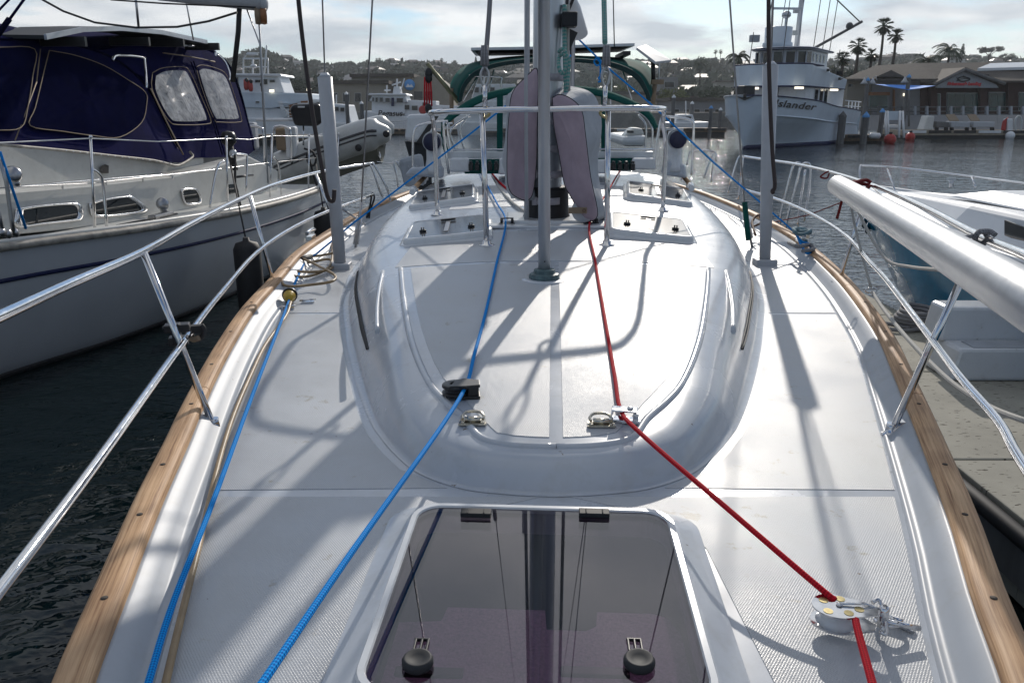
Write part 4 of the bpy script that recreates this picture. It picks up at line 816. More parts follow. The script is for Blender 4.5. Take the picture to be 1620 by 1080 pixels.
# ---- padded covers strapped to mast
def cover(px_out, y, depth, side_px, label):
    t = thing('padded_cover', label, 'fabric cover'); O = catmull([AY(a, b, y) for a, b in px_out] + [AY(*px_out[0], y)], 5)[:-1]
    m_ = MB(); m_.add([p + V((0, -.012, 0)) for p in O], [tuple(range(len(O)))]); 
    cen = sum(O, V((0, 0, 0))) / len(O); I = [cen + (p - cen) * .93 + V((0, -.03, 0)) for p in O]; fr_ = [[cen + (p - cen) * k + V((0, -.03 - .05 * (1 - k * k) + .012 * k * math.sin(i * .8 + k * 9), 0)) for i, p in enumerate(O)] for k in (.05, .25, .45, .65, .8)]
    m_ = MB(); n = len(O); m_.grid(fr_ + [I, [cen + (p - cen) * .985 + V((0, -.018, 0)) for p in O], O], closed=True); m_.add(fr_[0], [tuple(range(n))], True); m_.build('front_panel', M['mauve'], t)
    B = [AY(*side_px(a, b), y + depth) for a, b in px_out]; B = catmull(B + [B[0]], 5)[:-1]
    Bm = [(p * .55 + q * .45) + V((.03 * math.sin(i * .7), .02 * math.sin(i * 1.1), .016 * math.sin(i * .9))) for i, (p, q) in enumerate(zip(O, B))]
    MB().grid([O, Bm, B], closed=True).build('gusset', M['greyf'], t); MB().add(B, [tuple(range(n))[::-1]]).build('back_panel', M['greyf'], t)
    MB().tube(O + [O[0]], .006, 6).build('piping', M['greyp'], t); return t
cover([(836, 118), (850, 112), (850, 180), (848, 260), (840, 312), (818, 312), (804, 292), (803, 230), (806, 180), (812, 145)], 6.05, .22, lambda a, b: (a - 4 if a < 830 else a, b + 2), 'tall mauve padded cover strapped to the left of the mast')
cover([(874, 155), (886, 150), (905, 158), (920, 176), (926, 215), (934, 280), (945, 340), (925, 346), (903, 310), (893, 290), (884, 240), (876, 195)], 5.95, .32, lambda a, b: (a + (26 if 900 < a < 930 else 12), b - (14 if b < 300 else 3)), 'larger mauve and grey padded cover strapped to the right of the mast')
# ---------------------------------------------------------------- ropes lying on and over the yacht
def rope(P_, r, m, label, cat='rope', name='rope', sm=6, n=8, group=None):
    o = MB().tube(P_, r, n, smooth=sm).build(name, m); return tag(o, label, cat, group)
R_ = lambda a, b, h=.012: on_roof(a, b) + V((0, 0, h))
rope([R_(755, 268, .05), R_(766, 290, .04), R_(785, 325, .03), R_(800, 356, .03), R_(786, 420, .02), R_(768, 500, .014), R_(750, 570, .02), R_(738, 622, .035), AZ(700, 672, 1.80), AZ(560, 868, 1.85), AZ(415, 1080, 1.90), AZ(330, 1200, 1.93)], .0075, M['rblue'], 'blue rope running down the coachroof and through the black turning block', sm=8, n=10)
rope([R_(985, 268, .05), R_(960, 312, .04), R_(933, 356, .03), R_(942, 420, .018), R_(957, 510, .015), R_(972, 600, .018), R_(981, 655, .022), AZ(1010, 682, 1.775), AZ(1160, 812, 1.74), AZ(1300, 932, 1.685), AZ(1322, 948, 1.667)], .0078, M['rred'], 'red rope running down the coachroof to the steel snatch block', sm=8, n=10)
rope([AZ(1352, 972, 1.665), AZ(1358, 1000, 1.675), AZ(1380, 1080, 1.71), AZ(1405, 1180, 1.74)], .0088, M['rred'], 'short red rope leaving the snatch block towards the bow', sm=6, n=10)
rope([AY(903, 88, 6.9), AY(880, 105, 6.8), AY(740, 215, 6.9), AY(560, 352, 6.7), AZ(500, 402, 1.66), AZ(486, 408, 1.64)], .0078, M['rblue'], 'blue rope slanting from the mast down to the left side deck', sm=0)
rope([AZ(484, 410, 1.64), AZ(466, 450, 1.63), AZ(452, 490, 1.635), AZ(405, 610, 1.64), AZ(338, 790, 1.66), AZ(275, 950, 1.67), AZ(233, 1085, 1.68), AZ(200, 1200, 1.7)], .0082, M['rblue'], 'blue rope lying along the left side deck beside the tan cord', sm=8, n=10)
bd = rope([AY(915, 62, 7.0), AY(960, 106, 7.1), AY(1030, 165, 7.0), AY(1130, 258, 6.95), AY(1240, 352, 6.9), AZ(1262, 372, 1.76)], .0075, M['rblue'], 'blue rope slanting from the mast down to the right deck edge', sm=0)
rope([AZ(1258, 368, 1.78), AZ(1268, 382, 1.73), AZ(1280, 386, 1.72), AZ(1284, 397, 1.70), AZ(1276, 400, 1.69), AZ(1268, 388, 1.71), AZ(1262, 374, 1.75)], .011, M['rblue'], 'knotted blue rope end made fast on the right deck edge', sm=5)
rope([AY(945, 94, 6.9), AY(950, 100, 6.88), AY(944, 104, 6.9), AY(940, 97, 6.9), AY(948, 92, 6.9), AY(950, 118, 6.9), AY(947, 124, 6.9), AY(952, 128, 6.9), AY(946, 130, 6.9)], .007, M['rblue'], 'small blue knot hanging beside the right halyard', sm=4)
for (a, b, lb) in ((((765, 262), (800, 312), (842, 345)), .012, 'white rope led over the coachroof left of the mast'),):
    rope([R_(*q) for q in a], b, M['rwhite'], lb)
rope([R_(770, 266), R_(790, 290), R_(805, 303)], .011, M['rred'], 'short faded red rope behind the left padded cover')
rope([AY(778, -60, 5.9), AY(774, 20, 5.6), AY(768, 95, 5.4), AY(766, 120, 5.4)], .016, M['rgrey'], 'worn grey halyard clipped to the mast pulpit on the left', sm=6)
rope([AY(954, -60, 5.9), AY(956, 20, 5.6), AY(957, 68, 5.4)], .017, M['rteal'], 'green halyard clipped to the mast pulpit on the right', sm=6)
for px, lb in ((767, 'steel snap shackle on the worn grey halyard'), (958, 'steel snap shackle on the green halyard')):
    t = thing('snap_shackle', lb, 'shackle', AY(px, 130, 5.36))
    o = lambda z: V((0, 0, z))
    MB().tube([o(.22), o(.1)], [.022, .03], 8).build('eye_splice', M['rgrey'], t); MB().tube([V((.0, 0, .1)), V((.025, 0, .05)), V((.02, 0, 0)), V((0, 0, -.03)), V((-.02, 0, 0)), V((-.025, 0, .05)), V((0, 0, .1))], .008, 8, smooth=4).build('shackle_bow', M['steel'], t)
    MB().tube([o(-.02), o(-.16)], .015, 8).build('shackle_body', M['chrome'], t); MB().tube([V((0, 0, -.15)), V((.03, 0, -.19)), V((.0, 0, -.215)), V((-.03, 0, -.19)), V((0, 0, -.15))], .01, 8, smooth=3).build('shackle_hook', M['brass'], t)
rope([AY(893, 8, 6.2), AY(893, 60, 6.15), AY(895, 140, 6.1), AY(893, 150, 6.1)], .016, M['rteal'], 'green and white halyard running down the right of the mast')
rope([AY(899, 8, 6.25), AY(898, 70, 6.2), AY(900, 146, 6.15)], .013, M['rwhite'], 'white halyard running down the right of the mast')
rope([AY(884, 82, 6.05), AY(891, 78, 6.0), AY(896, 90, 6.0), AY(895, 108, 6.0), AY(888, 116, 6.0), AY(884, 105, 6.0), AY(885, 90, 6.05), AY(893, 86, 6.0), AY(900, 95, 6.0), AY(899, 118, 6.0), AY(897, 140, 6.0)], .014, M['rteal'], 'coiled green halyard tail on the mast cleat', sm=5)
# power cord
pc = thing('power_cord', 'tan shore power cord coiled on the left side deck with yellow plug', 'power cord')
Q = lambda a, b, z=1.622: AZ(a, b, z)
MB().tube([Q(460, 478, 1.65), Q(452, 500), Q(420, 545), Q(398, 590), Q(372, 650), Q(352, 710), Q(334, 780), Q(318, 850), Q(298, 930), Q(283, 990), Q(262, 1080), Q(240, 1180)], .0095, 10, smooth=6).build('cord', M['cord'], pc)
loopz = []
P_ = [(524, 372), (526, 395), (523, 418), (505, 432), (475, 438), (450, 430), (456, 418), (490, 415), (520, 410), (528, 420), (515, 428), (480, 430), (452, 425), (452, 412), (475, 408), (512, 425), (530, 436), (525, 445), (495, 450), (460, 453), (447, 448), (450, 435), (452, 420), (470, 405), (500, 405), (530, 400), (545, 398)]
MB().tube([Q(a, b, 1.622 + .012 * (i % 3) + .02 * (i > 12)) for i, (a, b) in enumerate(P_)], .010, 8, smooth=5).build('coil', M['cord'], pc)
c = Q(458, 468, 1.65); d = (Q(462, 462, 1.66) - Q(456, 482, 1.64)).normalized()
MB().lathe(c, [(.02, -.06), (.026, -.04), (.038, -.02), (.04, 0), (.036, .01)], 18, axis=d).build('plug_body', mat('yellow_plug', (.5, .33, .03), .4), pc)
MB().lathe(c, [(.047, .005), (.05, .02), (.047, .035), (.03, .04), (0, .04)], 20, axis=d).build('plug_ring', M['black'], pc)
MB().tube([Q(474, 413, 1.65), Q(492, 405, 1.65)], [.03, .02], 10).build('inline_connector', M['greyp'], pc)
# clamp and hook on left rail
cl_ = thing('rail_clamp', 'black clamp with hook fixed at the crossing of the left rails', 'clamp'); c = AY(283, 525, 2.93)
MB().box(c + V((0, -.01, .02)), (.09, .05, .03), .3).box(c + V((.0, -.01, -.03)), (.07, .05, .03), .3).box(c + V((0, -.02, 0)), (.03, .04, .08), .2).tube([c + V((-.05, -.02, .02)), c + V((-.02, -.02, .02))], .012, 8).build('clamp_body', M['black'], cl_, bevel=.004)
MB().box(AY(310, 520, 3.05), (.05, .03, .03), .3).tube([AY(a, b, 3.05) for a, b in ((302, 528), (306, 536), (314, 536), (321, 530), (322, 520), (318, 514))], .011, 8, smooth=4).build('hook', M['rubber'], cl_)
MB().tube([AY(a, b, 3.03) for a, b in ((298, 531), (305, 537), (315, 534))], .011, 8, smooth=4).build('hook_lining', M['tan'], cl_)
# whisker pole lashed to right rail
wp = thing('whisker_pole', 'long grey aluminium pole lashed along the right guard rail', 'spar pole')
A, B = AY(1325, 293, 5.25), AY(1600, 458, 1.86); d = (B - A).normalized(); E_ = B + d * 1.6
MB().tube([A, A * .5 + B * .5, B, E_], .0625, 28).build('pole_tube', M['alupole'], wp)
MB().tube([A - d * .12, A - d * .10, A - d * .03, A + d * .001], [.012, .045, .055, .0635], 20).build('pole_end', M['alu'], wp)
cpt = AY(1452, 371, 3.2); MB().box(cpt + V((0, 0, .01)), (.1, .02, .012), -.5).tube([cpt + V((-.05, .03, .01)), cpt + V((-.03, .03, .03)), cpt + V((.03, -.02, .02))], .007, 6).build('pole_fitting', M['greyp'], wp)
rw = AY
rope([rw(1320, 285, 5.2), rw(1336, 312, 5.1), rw(1345, 300, 5.05), rw(1350, 288, 5.15), rw(1362, 290, 5.2), rw(1375, 294, 5.25), rw(1366, 300, 5.15), rw(1352, 296, 5.05), rw(1342, 306, 5.0), rw(1347, 292, 5.05), rw(1368, 285, 5.2), rw(1378, 289, 5.2)], .012, M['rdkred'], 'dark red cord lashing the pole to the right rail', sm=5, cat='cord')
rope([rw(1338, 306, 5.0), rw(1332, 318, 5.0), rw(1328, 332, 5.0), rw(1324, 346, 5.0)], .009, M['rdkred'], 'loose tail of the dark red lashing', sm=4, cat='cord')
rope([rw(1311, 271, 5.9), rw(1305, 274, 5.9), rw(1298, 280, 5.9), rw(1308, 282, 5.9), rw(1312, 274, 5.9)], .006, M['rdkred'], 'thin red cord knot on the right rail ahead of the pole', sm=4, cat='cord')
rope([rw(1344, 305, 4.95), rw(1350, 345, 4.9), rw(1363, 400, 4.8), rw(1378, 455, 4.7)], .008, M['rwhite'], 'thin white rope hanging from the pole to a steel ring', sm=4)
tag(MB().tube([AY(1378, 459, 4.7) + V((.035*math.cos(a), .0, .015*math.sin(a))) for a in [i*math.pi/6 for i in range(13)]], .005, 6).build('steel_ring', M['chrome']), 'steel ring joining the white ropes below the right rail', 'ring')
rope([rw(1380, 462, 4.68), rw(1400, 492, 4.2), rw(1440, 540, 3.5), rw(1500, 600, 2.9), rw(1560, 640, 2.5), rw(1620, 665, 2.2), rw(1700, 690, 2.0)], .0098, M['rwhite'], 'white rope sagging from the steel ring along the right rail', sm=6)
rope([rw(1346, 306, 4.95), rw(1370, 360, 4.7), rw(1402, 410, 4.4), rw(1440, 422, 4.0), rw(1500, 428, 3.2)], .0085, M['rwhite'], 'white rope looping under the pole beside the blue bow', sm=6)
rope([rw(1334, 302, 5.1), rw(1380, 340, 4.3), rw(1440, 368, 3.5), rw(1452, 372, 3.2)], .005, M['rwhite'], 'thin white line running along the pole to its clip', sm=4)
rope([rw(1545, 372, 2.75), rw(1520, 377, 2.7), rw(1497, 384, 2.62), rw(1484, 398, 2.55), rw(1486, 415, 2.5), rw(1500, 430, 2.55)], .007, M['rgrey'], 'grey lashing looped round the pole at the second stanchion', sm=5)
rope([rw(1540, 378, 2.75), rw(1550, 366, 2.75), rw(1562, 372, 2.75), rw(1556, 386, 2.75), rw(1543, 382, 2.75), rw(1548, 368, 2.72), rw(1565, 366, 2.72), rw(1575, 372, 2.7)], .009, M['rgrey'], 'grey knot tied on the right rail above the pole', sm=5)
rope([rw(1080, 362, 7.5) if False else rw(1222, 352, 8.3), rw(1280, 340, 7.5), rw(1334, 319, 6.3), rw(1341, 316, 5.2)], .005, M['rdkred'], 'thin dark red cord stretched aft from the pole', sm=0, cat='cord')
P_ = []
for k in range(40):
    a = k * .9; P_.append(AZ(1268, 366, 1.76 + .0022 * k) + V((.055 * math.cos(a) * (1 + .3 * math.sin(k)), .10 * math.sin(a), .015 * math.sin(k * 1.7))))
rope(P_, .014, mat('grey_blue_mooring_rope', (.16, .28, .33), .8, var=.5, vscale=20), 'grey blue mooring line heaped on the right edge cleat', sm=3, cat='mooring line')
rope([AZ(1248, 384, 1.73), AZ(1262, 390, 1.74), AZ(1280, 387, 1.74), AZ(1287, 394, 1.72), AZ(1270, 397, 1.72)], .016, M['rgrey'], 'grey mooring line turned under the right edge cleat', sm=4, cat='mooring line')
rope([AY(1218, -200, 6.0), AY(1216, 0, 5.95), AY(1217, 120, 5.9), AY(1222, 240, 5.85), AY(1226, 292, 5.8), AY(1222, 302, 5.8), AY(1224, 306, 5.8)], .015, mat('brown_black_sleeve', (.035, .022, .02), .5), 'dark brown sheathed stay hanging beside the right shroud tube', sm=5, cat='stay')
rope([AY(462, -120, 5.7), AY(475, 30, 5.7), AY(493, 170, 5.65), AY(510, 270, 5.6), AY(518, 310, 5.6), AY(527, 318, 5.6), AY(529, 300, 5.6)], .015, mat('brown_black_sleeve', (.035, .022, .02), .5), 'dark brown sheathed stay hanging beside the left shroud tube', sm=5, cat='stay')
rope([AZ(578, 355, 1.62), AY(548, 335, 6.9), AY(534, 325, 6.9)], .009, M['steel'], 'short wire strut between the left shroud and the rail', sm=0, cat='wire')
rope([AY(588, 309, 9.0), AY(586, 322, 8.9), AY(580, 345, 8.8), AY(592, 315, 8.9), AY(588, 308, 9.0), AY(584, 345, 8.8)], .01, M['rblack'], 'black cord tied at the aft end of the left lower rail', sm=4, cat='cord')
rope([AZ(1195, 372, 1.7), AZ(1190, 350, 1.78), AZ(1200, 340, 1.82), AZ(1204, 352, 1.75), AZ(1188, 358, 1.73), AZ(1196, 342, 1.8), AZ(1215, 338, 1.9)], .011, M['rbrown'], 'brown cord wound on the right chainplate', sm=4, cat='cord')
# ---------------------------------------------------------------- neighbouring yacht on the left
SL = 0.1125
def nb(px, py, off=0.0, num=-6.5):
    r = ray(px, py); t = (num + off) / (r.x - SL * r.y); return V((r.x * t, r.y * t, CZ + r.z * t))
TOE = .54
NX = [(1.5, -8.3), (3, -7.5), (5, -6.35), (6.6, -5.75), (8.25, -5.28), (9.6, -4.75), (11.4, -4.3), (13.5, -4.02), (15.5, -3.92), (17.6, -3.95)]
NZ = [(1.5, 1.62), (8.25, 1.45), (11.4, 1.35), (13.5, 1.3), (17.6, 1.25)]
nx = lambda y: smooth_tab(NX, y); nz_ = lambda y: smooth_tab(NZ, y)
ny = thing('sailing_yacht', 'pale grey sailing yacht with navy canvas enclosure and solar panels, moored on the left', 'sailing yacht')
yy = [1.5 + 16.1 * i / 60 for i in range(61)]
far_x = lambda y: -8.6 - (smooth_tab(NX, y) + 8.3) * 0.25 + (1.0 * max(0, (4 - y) / 2.5) if y < 4 else 0)
lev = [(0, 0), (.06, .0), (.25, .005), (.5, .03), (.75, .09), (.9, .14), (1.0, .19), (1.25, .5)]
for nm, fn, sg in (('hull_side', nx, -1), ('hull_side', far_x, 1)):
    MB().grid([[V((fn(y) + sg * dx * 1.3, y, nz_(y) * (1 - k))) for k, dx in lev] for y in yy]).build(nm, M['nhull'], ny)
MB().grid([[V((nx(17.6) * (1 - t) + far_x(17.6) * t, 17.6 + .25 * k, nz_(17.6) * (1 - k))) for t in (0, .5, 1)] for k in (0, .5, 1.25)]).build('transom', M['nhull'], ny)
MB().grid([[V((nx(y) * (1 - t) + far_x(y) * t, y, nz_(y) - .01)) for t in (0, .25, .5, .75, 1)] for y in yy]).build('deck', M['creamdeck'], ny)
MB().tube([(nx(y) + .015, y, nz_(y) - .02) for y in yy], .045, 8).build('rub_rail', M['rubrail'], ny)
MB().tube([(nx(y) - .03, y, nz_(y) + .03) for y in yy], .03, 8).build('toe_rail', M['creamdeck'], ny)
MB().grid([[V((nx(y) - .008 * 1.3 + .012, y, nz_(y) * (1 - k))) for k in (.235, .268)] for y in yy]).build('cove_stripe', M['blueline'], ny, solid=.004)
MB().grid([[V((nx(y) - dx * 1.3 + .012, y, nz_(y) * (1 - k))) for k, dx in ((.955, .168), (1.0, .19), (1.1, .3))] for y in yy]).build('boot_stripe', M['rubber'], ny, solid=.004)
def nprism(poly, off, dx, nm, m, dz=0.0, bevel=0.0, par=None):
    A = [nb(a, b, off) for a, b in poly]; B = [p + V((dx, .1 * abs(dx), dz)) for p in A]
    return MB().prism(A, B).build(nm, m, par or ny, bevel=bevel)
nprism([(-200, 400), (0, 374), (100, 364), (200, 352), (330, 327), (440, 302), (440, 270), (395, 247), (340, 262), (270, 278), (140, 292), (0, 303), (-200, 315)], 0, -2.9, 'cabin', M['creamdeck'], bevel=.03)
nprism([(-200, 316), (0, 303), (140, 292), (210, 287), (325, 274), (322, 238), (272, 258), (205, 248), (130, 236), (0, 224), (-200, 215)], -.35, -2.3, 'raised_cabin', M['creamdeck'], bevel=.04)
MB().tube([nb(a, b, .05) for a, b in ((15, 303), (20, 297), (70, 292), (150, 285), (265, 277), (272, 283))], .014, 8, smooth=3).build('cabin_rail', M['chrome'], ny)
for a, b in ((99, 290), (168, 284), (226, 279)): MB().tube([nb(a, b, .05), nb(a, b + 8, .02)], .012, 6).build('rail_foot', M['chrome'], ny)
def nwin(poly, nm='cabin_window'):
    cx_ = sum(p[0] for p in poly) / len(poly); cy_ = sum(p[1] for p in poly) / len(poly)
    cc_ = catmull([V((a, b, 0)) for a, b in poly] + [V((*poly[0], 0))], 4)[:-1]
    sc = lambda k, off: [nb(cx_ + (p.x - cx_) * k, cy_ + (p.y - cy_) * (k if k > 1 else k * .95), off) for p in cc_]
    f = MB().grid([sc(1.0, .005), sc(1.0, .03), sc(.84, .035), sc(.80, .02)], closed=True).build(nm, M['chrome'], ny)
    MB().add(sc(.83, .022), [tuple(range(len(cc_)))]).build('window_pane', M['winglass'], f)
    m_ = MB()
    for k in range(0, len(cc_), 3): p = sc(.92, .04)[k]; m_.ball(p, .008, 6)
    m_.build('rivets', M['gelw'], f)
nwin([(25, 330), (60, 324), (110, 320), (127, 322), (132, 334), (130, 346), (118, 350), (60, 357), (25, 360)])
nwin([(141, 321), (160, 315), (200, 309), (212, 311), (232, 328), (228, 336), (190, 342), (150, 344), (143, 335)])
nwin([(286, 301), (290, 298), (306, 297), (313, 300), (319, 315), (316, 323), (298, 325), (291, 320)])
nprism([(362, 292), (374, 291), (378, 304), (364, 307)], .03, -.02, 'cabin_window', M['winglass'])
# fittings on the cabin: round vents, winch, hatch
for a, b in ((24, 282), (259, 325)):
    c = nb(a, b + 6, .18); o = MB().lathe(c - V((0, 0, .05)), [(.05, 0), (.045, .08)], 14).build('vent_cowl', M['steel'], ny)
    MB().lathe(c + V((0, -.02, .08)), [(.085, -.03), (.09, .02), (.07, .05), (0, .055)], 16, axis=(.5, -.6, .2)).build('cowl_mouth', M['steel'], o)
MB().box(nb(255, 340, .3), (.12, .5, .05), -.1).build('rail_car', M['steel'], ny, bevel=.01)
MB().tube([nb(185, 357, .35), nb(280, 338, .35)], .014, 6).build('genoa_track', M['rubber'], ny)
MB().prism([nb(a, b, -.34) for a, b in ((160, 274), (172, 274), (172, 262), (166, 260), (160, 263))], [nb(a, b, -.30) for a, b in ((160, 274), (172, 274), (172, 262), (166, 260), (160, 263))]).build('fairlead_plate', M['rubber'], ny)
MB().prism([nb(a, b, -.6) for a, b in ((-40, 268), (45, 264), (40, 246), (0, 242), (-40, 243))], [nb(a, b, -1.4) for a, b in ((-40, 268), (45, 264), (40, 246), (0, 242), (-40, 243))]).build('cabin_hatch', M['gelw'], ny, bevel=.02)
# canvas enclosure
def csheet(poly, off, m, nm, par, bulge=0.0, dx=0, lean=0.0, wr=0.0):
    # fan surface with bulge so cloth is not dead flat
    n = len(poly); cx_ = sum(p[0] for p in poly) / n; cy_ = sum(p[1] for p in poly) / n; rows = []
    P_ = catmull([V((a, b, 0)) for a, b in poly] + [V((*poly[0], 0))], 4)[:-1]
    for k in range(9):
        t = k / 8; b_ = bulge * (1 - t * t)
        rows.append([nb(cx_ + (p.x - cx_) * t, cy_ + (p.y - cy_) * t, off + b_ + lean * (p.y * t + cy_ * (1 - t) - 240) / 180 + wr * (1 - t ** 4) * (math.sin((cx_ + (p.x - cx_) * t) * .13 + (cy_ + (p.y - cy_) * t) * .21) + .7 * math.sin((cx_ + (p.x - cx_) * t) * .31 - (cy_ + (p.y - cy_) * t) * .12))) for i, p in enumerate(P_)])
    return MB().grid(rows, closed=True).build(nm, m, par)
LEAN = .75
cA = [(-120, 66), (-40, 62), (60, 63), (110, 70), (160, 84), (200, 107), (235, 143), (256, 184), (275, 225), (291, 256), (240, 253), (180, 246), (100, 237), (0, 228), (-120, 224)]
cb_ = csheet(cA, -.30, M['navy'], 'canvas_enclosure', ny, .06, lean=LEAN)
pan = [[(-80, 78), (0, 75), (55, 78), (52, 120), (44, 170), (33, 202), (-10, 206), (-80, 206)], [(78, 80), (120, 88), (165, 104), (205, 128), (230, 146), (232, 165), (224, 194), (190, 217), (150, 215), (100, 208), (48, 199), (56, 170), (68, 120)]]
for q in pan:
    csheet(q, -.21, M['navyd'], 'curtain_panel', cb_, .05, lean=LEAN, wr=.012)
    P_ = [nb(a, b, -.195 + LEAN * (b - 240) / 180) for a, b in q]; MB().tube(P_ + [P_[0]], .006, 6, smooth=4).build('seam', M['tan'], cb_)
ro = lambda a, b, o: nb(a, b, o + LEAN * (b - 240) / 180)
for o_, w_ in (((64, 78), (58, 130)), ((58, 130), (24, 222))): MB().tube([ro(*o_, -.22), ro(*w_, -.22)], .008, 6).build('seam', M['tan'], cb_)
top = [(-120, 66), (-40, 62), (60, 63), (110, 70), (160, 84), (200, 107), (235, 143), (258, 188), (280, 232)]
T0 = catmull([ro(a, b, -.30) for a, b in top], 4)
MB().grid([[p + V((-dx, .1 * dx, dz)) for p in T0] for dx, dz in ((0, 0), (.35, .14), (1.0, .28), (1.7, .28), (2.3, .12), (2.7, -.3), (2.9, -1.0))]).build('enclosure_roof', M['navy'], cb_)
MB().tube([p + V((.02, 0, .0)) for p in T0], .018, 8).build('roof_binding', M['navyd'], cb_)
MB().tube([p + V((.03, 0, -.09)) for p in T0], .008, 6).build('seam', M['tan'], cb_)
hem = [(0, 229), (100, 238), (180, 247), (243, 254), (276, 262), (289, 259), (305, 248), (300, 240)]
MB().tube([ro(a, b, -.15) for a, b in hem], .02, 6, smooth=3).build('hem', M['rubrail'], cb_)
for k in range(16): a = 105 + k * 11; MB().ball(ro(a, 238 + (a - 100) * .115, -.12), .011, 6).build('snap', M['gelw'], cb_)
# aft dodger with two foggy windows
cB = [(150, 82), (210, 72), (280, 72), (325, 78), (350, 92), (366, 114), (382, 160), (402, 238), (345, 249), (310, 250), (292, 256), (275, 222), (256, 182), (238, 146), (205, 112)]
LEAN_ = LEAN; cd = csheet(cB, -.34, M['navy'], 'dodger', ny, .10, lean=LEAN, wr=.015)
topB = [(120, 86), (165, 76), (230, 70), (290, 72), (330, 79), (354, 94), (370, 118), (384, 160), (402, 238)]
TB = catmull([ro(a, b, -.34) for a, b in topB], 4)
MB().grid([[p + V((-dx, .1 * dx, dz)) for p in TB] for dx, dz in ((0, 0), (.3, .12), (1.0, .24), (1.7, .24), (2.3, .1), (2.7, -.4), (2.8, -1.2))]).build('dodger_roof', M['navy'], cd)
MB().tube(TB, .02, 8).build('roof_binding', M['navyd'], cd)
W1 = [(247, 120), (262, 113), (290, 112), (299, 121), (313, 152), (326, 184), (321, 191), (282, 192), (270, 187), (256, 165), (246, 140)]
W2 = [(315, 112), (324, 109), (344, 114), (357, 123), (368, 152), (377, 182), (374, 188), (348, 188), (340, 184), (326, 150)]
for q in (W1, W2):
    csheet(q, -.16, M['foggy'], 'foggy_window', cd, .03, lean=LEAN, wr=.012)
    cx_ = sum(p[0] for p in q) / len(q); cy_ = sum(p[1] for p in q) / len(q)
    P_ = [ro(cx_ + (a - cx_) * 1.16, cy_ + (b - cy_) * 1.14, -.17) for a, b in q]
    MB().tube(P_ + [P_[0]], .007, 6, smooth=4).build('seam', M['tan'], cd)
for q in ([(302, 98), (318, 140), (335, 190), (352, 245)], [(306, 97), (322, 140), (339, 190), (356, 245)], [(238, 140), (262, 190), (290, 245)], [(258, 84), (300, 90), (340, 98)]):
    MB().tube([ro(a, b, -.17) for a, b in q], .011, 6, smooth=4).build('seam', M['navyd'] if q[0][0] > 300 else M['tan'], cd)
MB().tube([ro(a, b, .0) for a, b in ((178, 96), (186, 88), (224, 91), (229, 100), (232, 140))], .02, 8, smooth=4).build('grab_handle', M['chrome'], cd)
MB().tube([ro(a, b, -.1) for a, b in ((275, 70), (336, 78), (341, 90))], .018, 8, smooth=3).build('grab_handle', M['chrome'], cd)
MB().tube([ro(a, b, -.2) for a, b in ((340, 84), (356, 98), (364, 120), (362, 128))], .018, 8, smooth=3).build('grab_handle', M['chrome'], cd)
# solar panels over the canvas
zt_ = [(74, 62), (132, 50), (193, 48), (257, 54), (328, 69)]
PT = [nb(a, b, -.55) for a, b in zt_]
for i in range(4):
    a, b = PT[i], PT[i + 1]; q = [a, b, b + V((-.9, .1, .02)), a + V((-.9, .1, .02))]
    o = MB().prism(q, [p + V((0, 0, .045)) for p in q]).build('solar_panel', M['dark'], ny); MB().prism([a + V((.015, -.02, -.01)), b + V((.015, -.02, -.01)), b + V((-.03, 0, -.01)), a + V((-.03, 0, -.01))], [a + V((.015, -.02, .055)), b + V((.015, -.02, .055)), b + V((-.03, 0, .055)), a + V((-.03, 0, .055))]).build('panel_frame', M['alu'], o)
for a, b in ((100, 66), (205, 66), (262, 68), (320, 74)): MB().box(nb(a, b, -.7), (.6, .06, .12)).build('panel_bracket', M['black'], ny)
# lifelines and stanchions
nt = lambda a, b, o=0: nb(a, b, TOE - .06 + o)
for q, r_ in (([(-200, 236), (0, 226), (143, 219), (250, 224), (358, 219), (395, 221), (430, 215), (495, 216), (545, 214)], .008), ([(-200, 305), (0, 297), (145, 290), (358, 266), (430, 257), (500, 250)], .006)):
    MB().tube([nt(a, b) for a, b in q], r_, 6).build('lifeline', M['gelw'] if r_ > .007 else M['steel'], ny)
for a, b, c_, d in ((143, 217, 150, 362), (358, 217, 360, 320), (430, 214, 427, 312), (489, 214, 488, 298), (536, 212, 533, 285)):
    o = MB().tube([nt(a, b), nt(c_, d)], .017, 10).build('stanchion', M['chrome'], ny); MB().ball(nt(a, b), .026, 8).build('stanchion_cap', M['chrome'], o)
for q in ([(146, 268), (157, 276), (163, 292), (169, 360)], [(355, 254), (345, 262), (338, 290), (332, 328)], [(366, 248), (370, 244), (388, 245), (391, 252), (389, 305)], [(432, 248), (441, 262), (445, 308)]):
    MB().tube([nt(a, b) for a, b in q], .018, 8, smooth=4).build('gate_brace', M['chrome'], ny)
MB().tube([nt(a, b, -.1) for a, b in ((375, 280), (400, 277))], .02, 8).build('winch_handle', M['black'], ny)
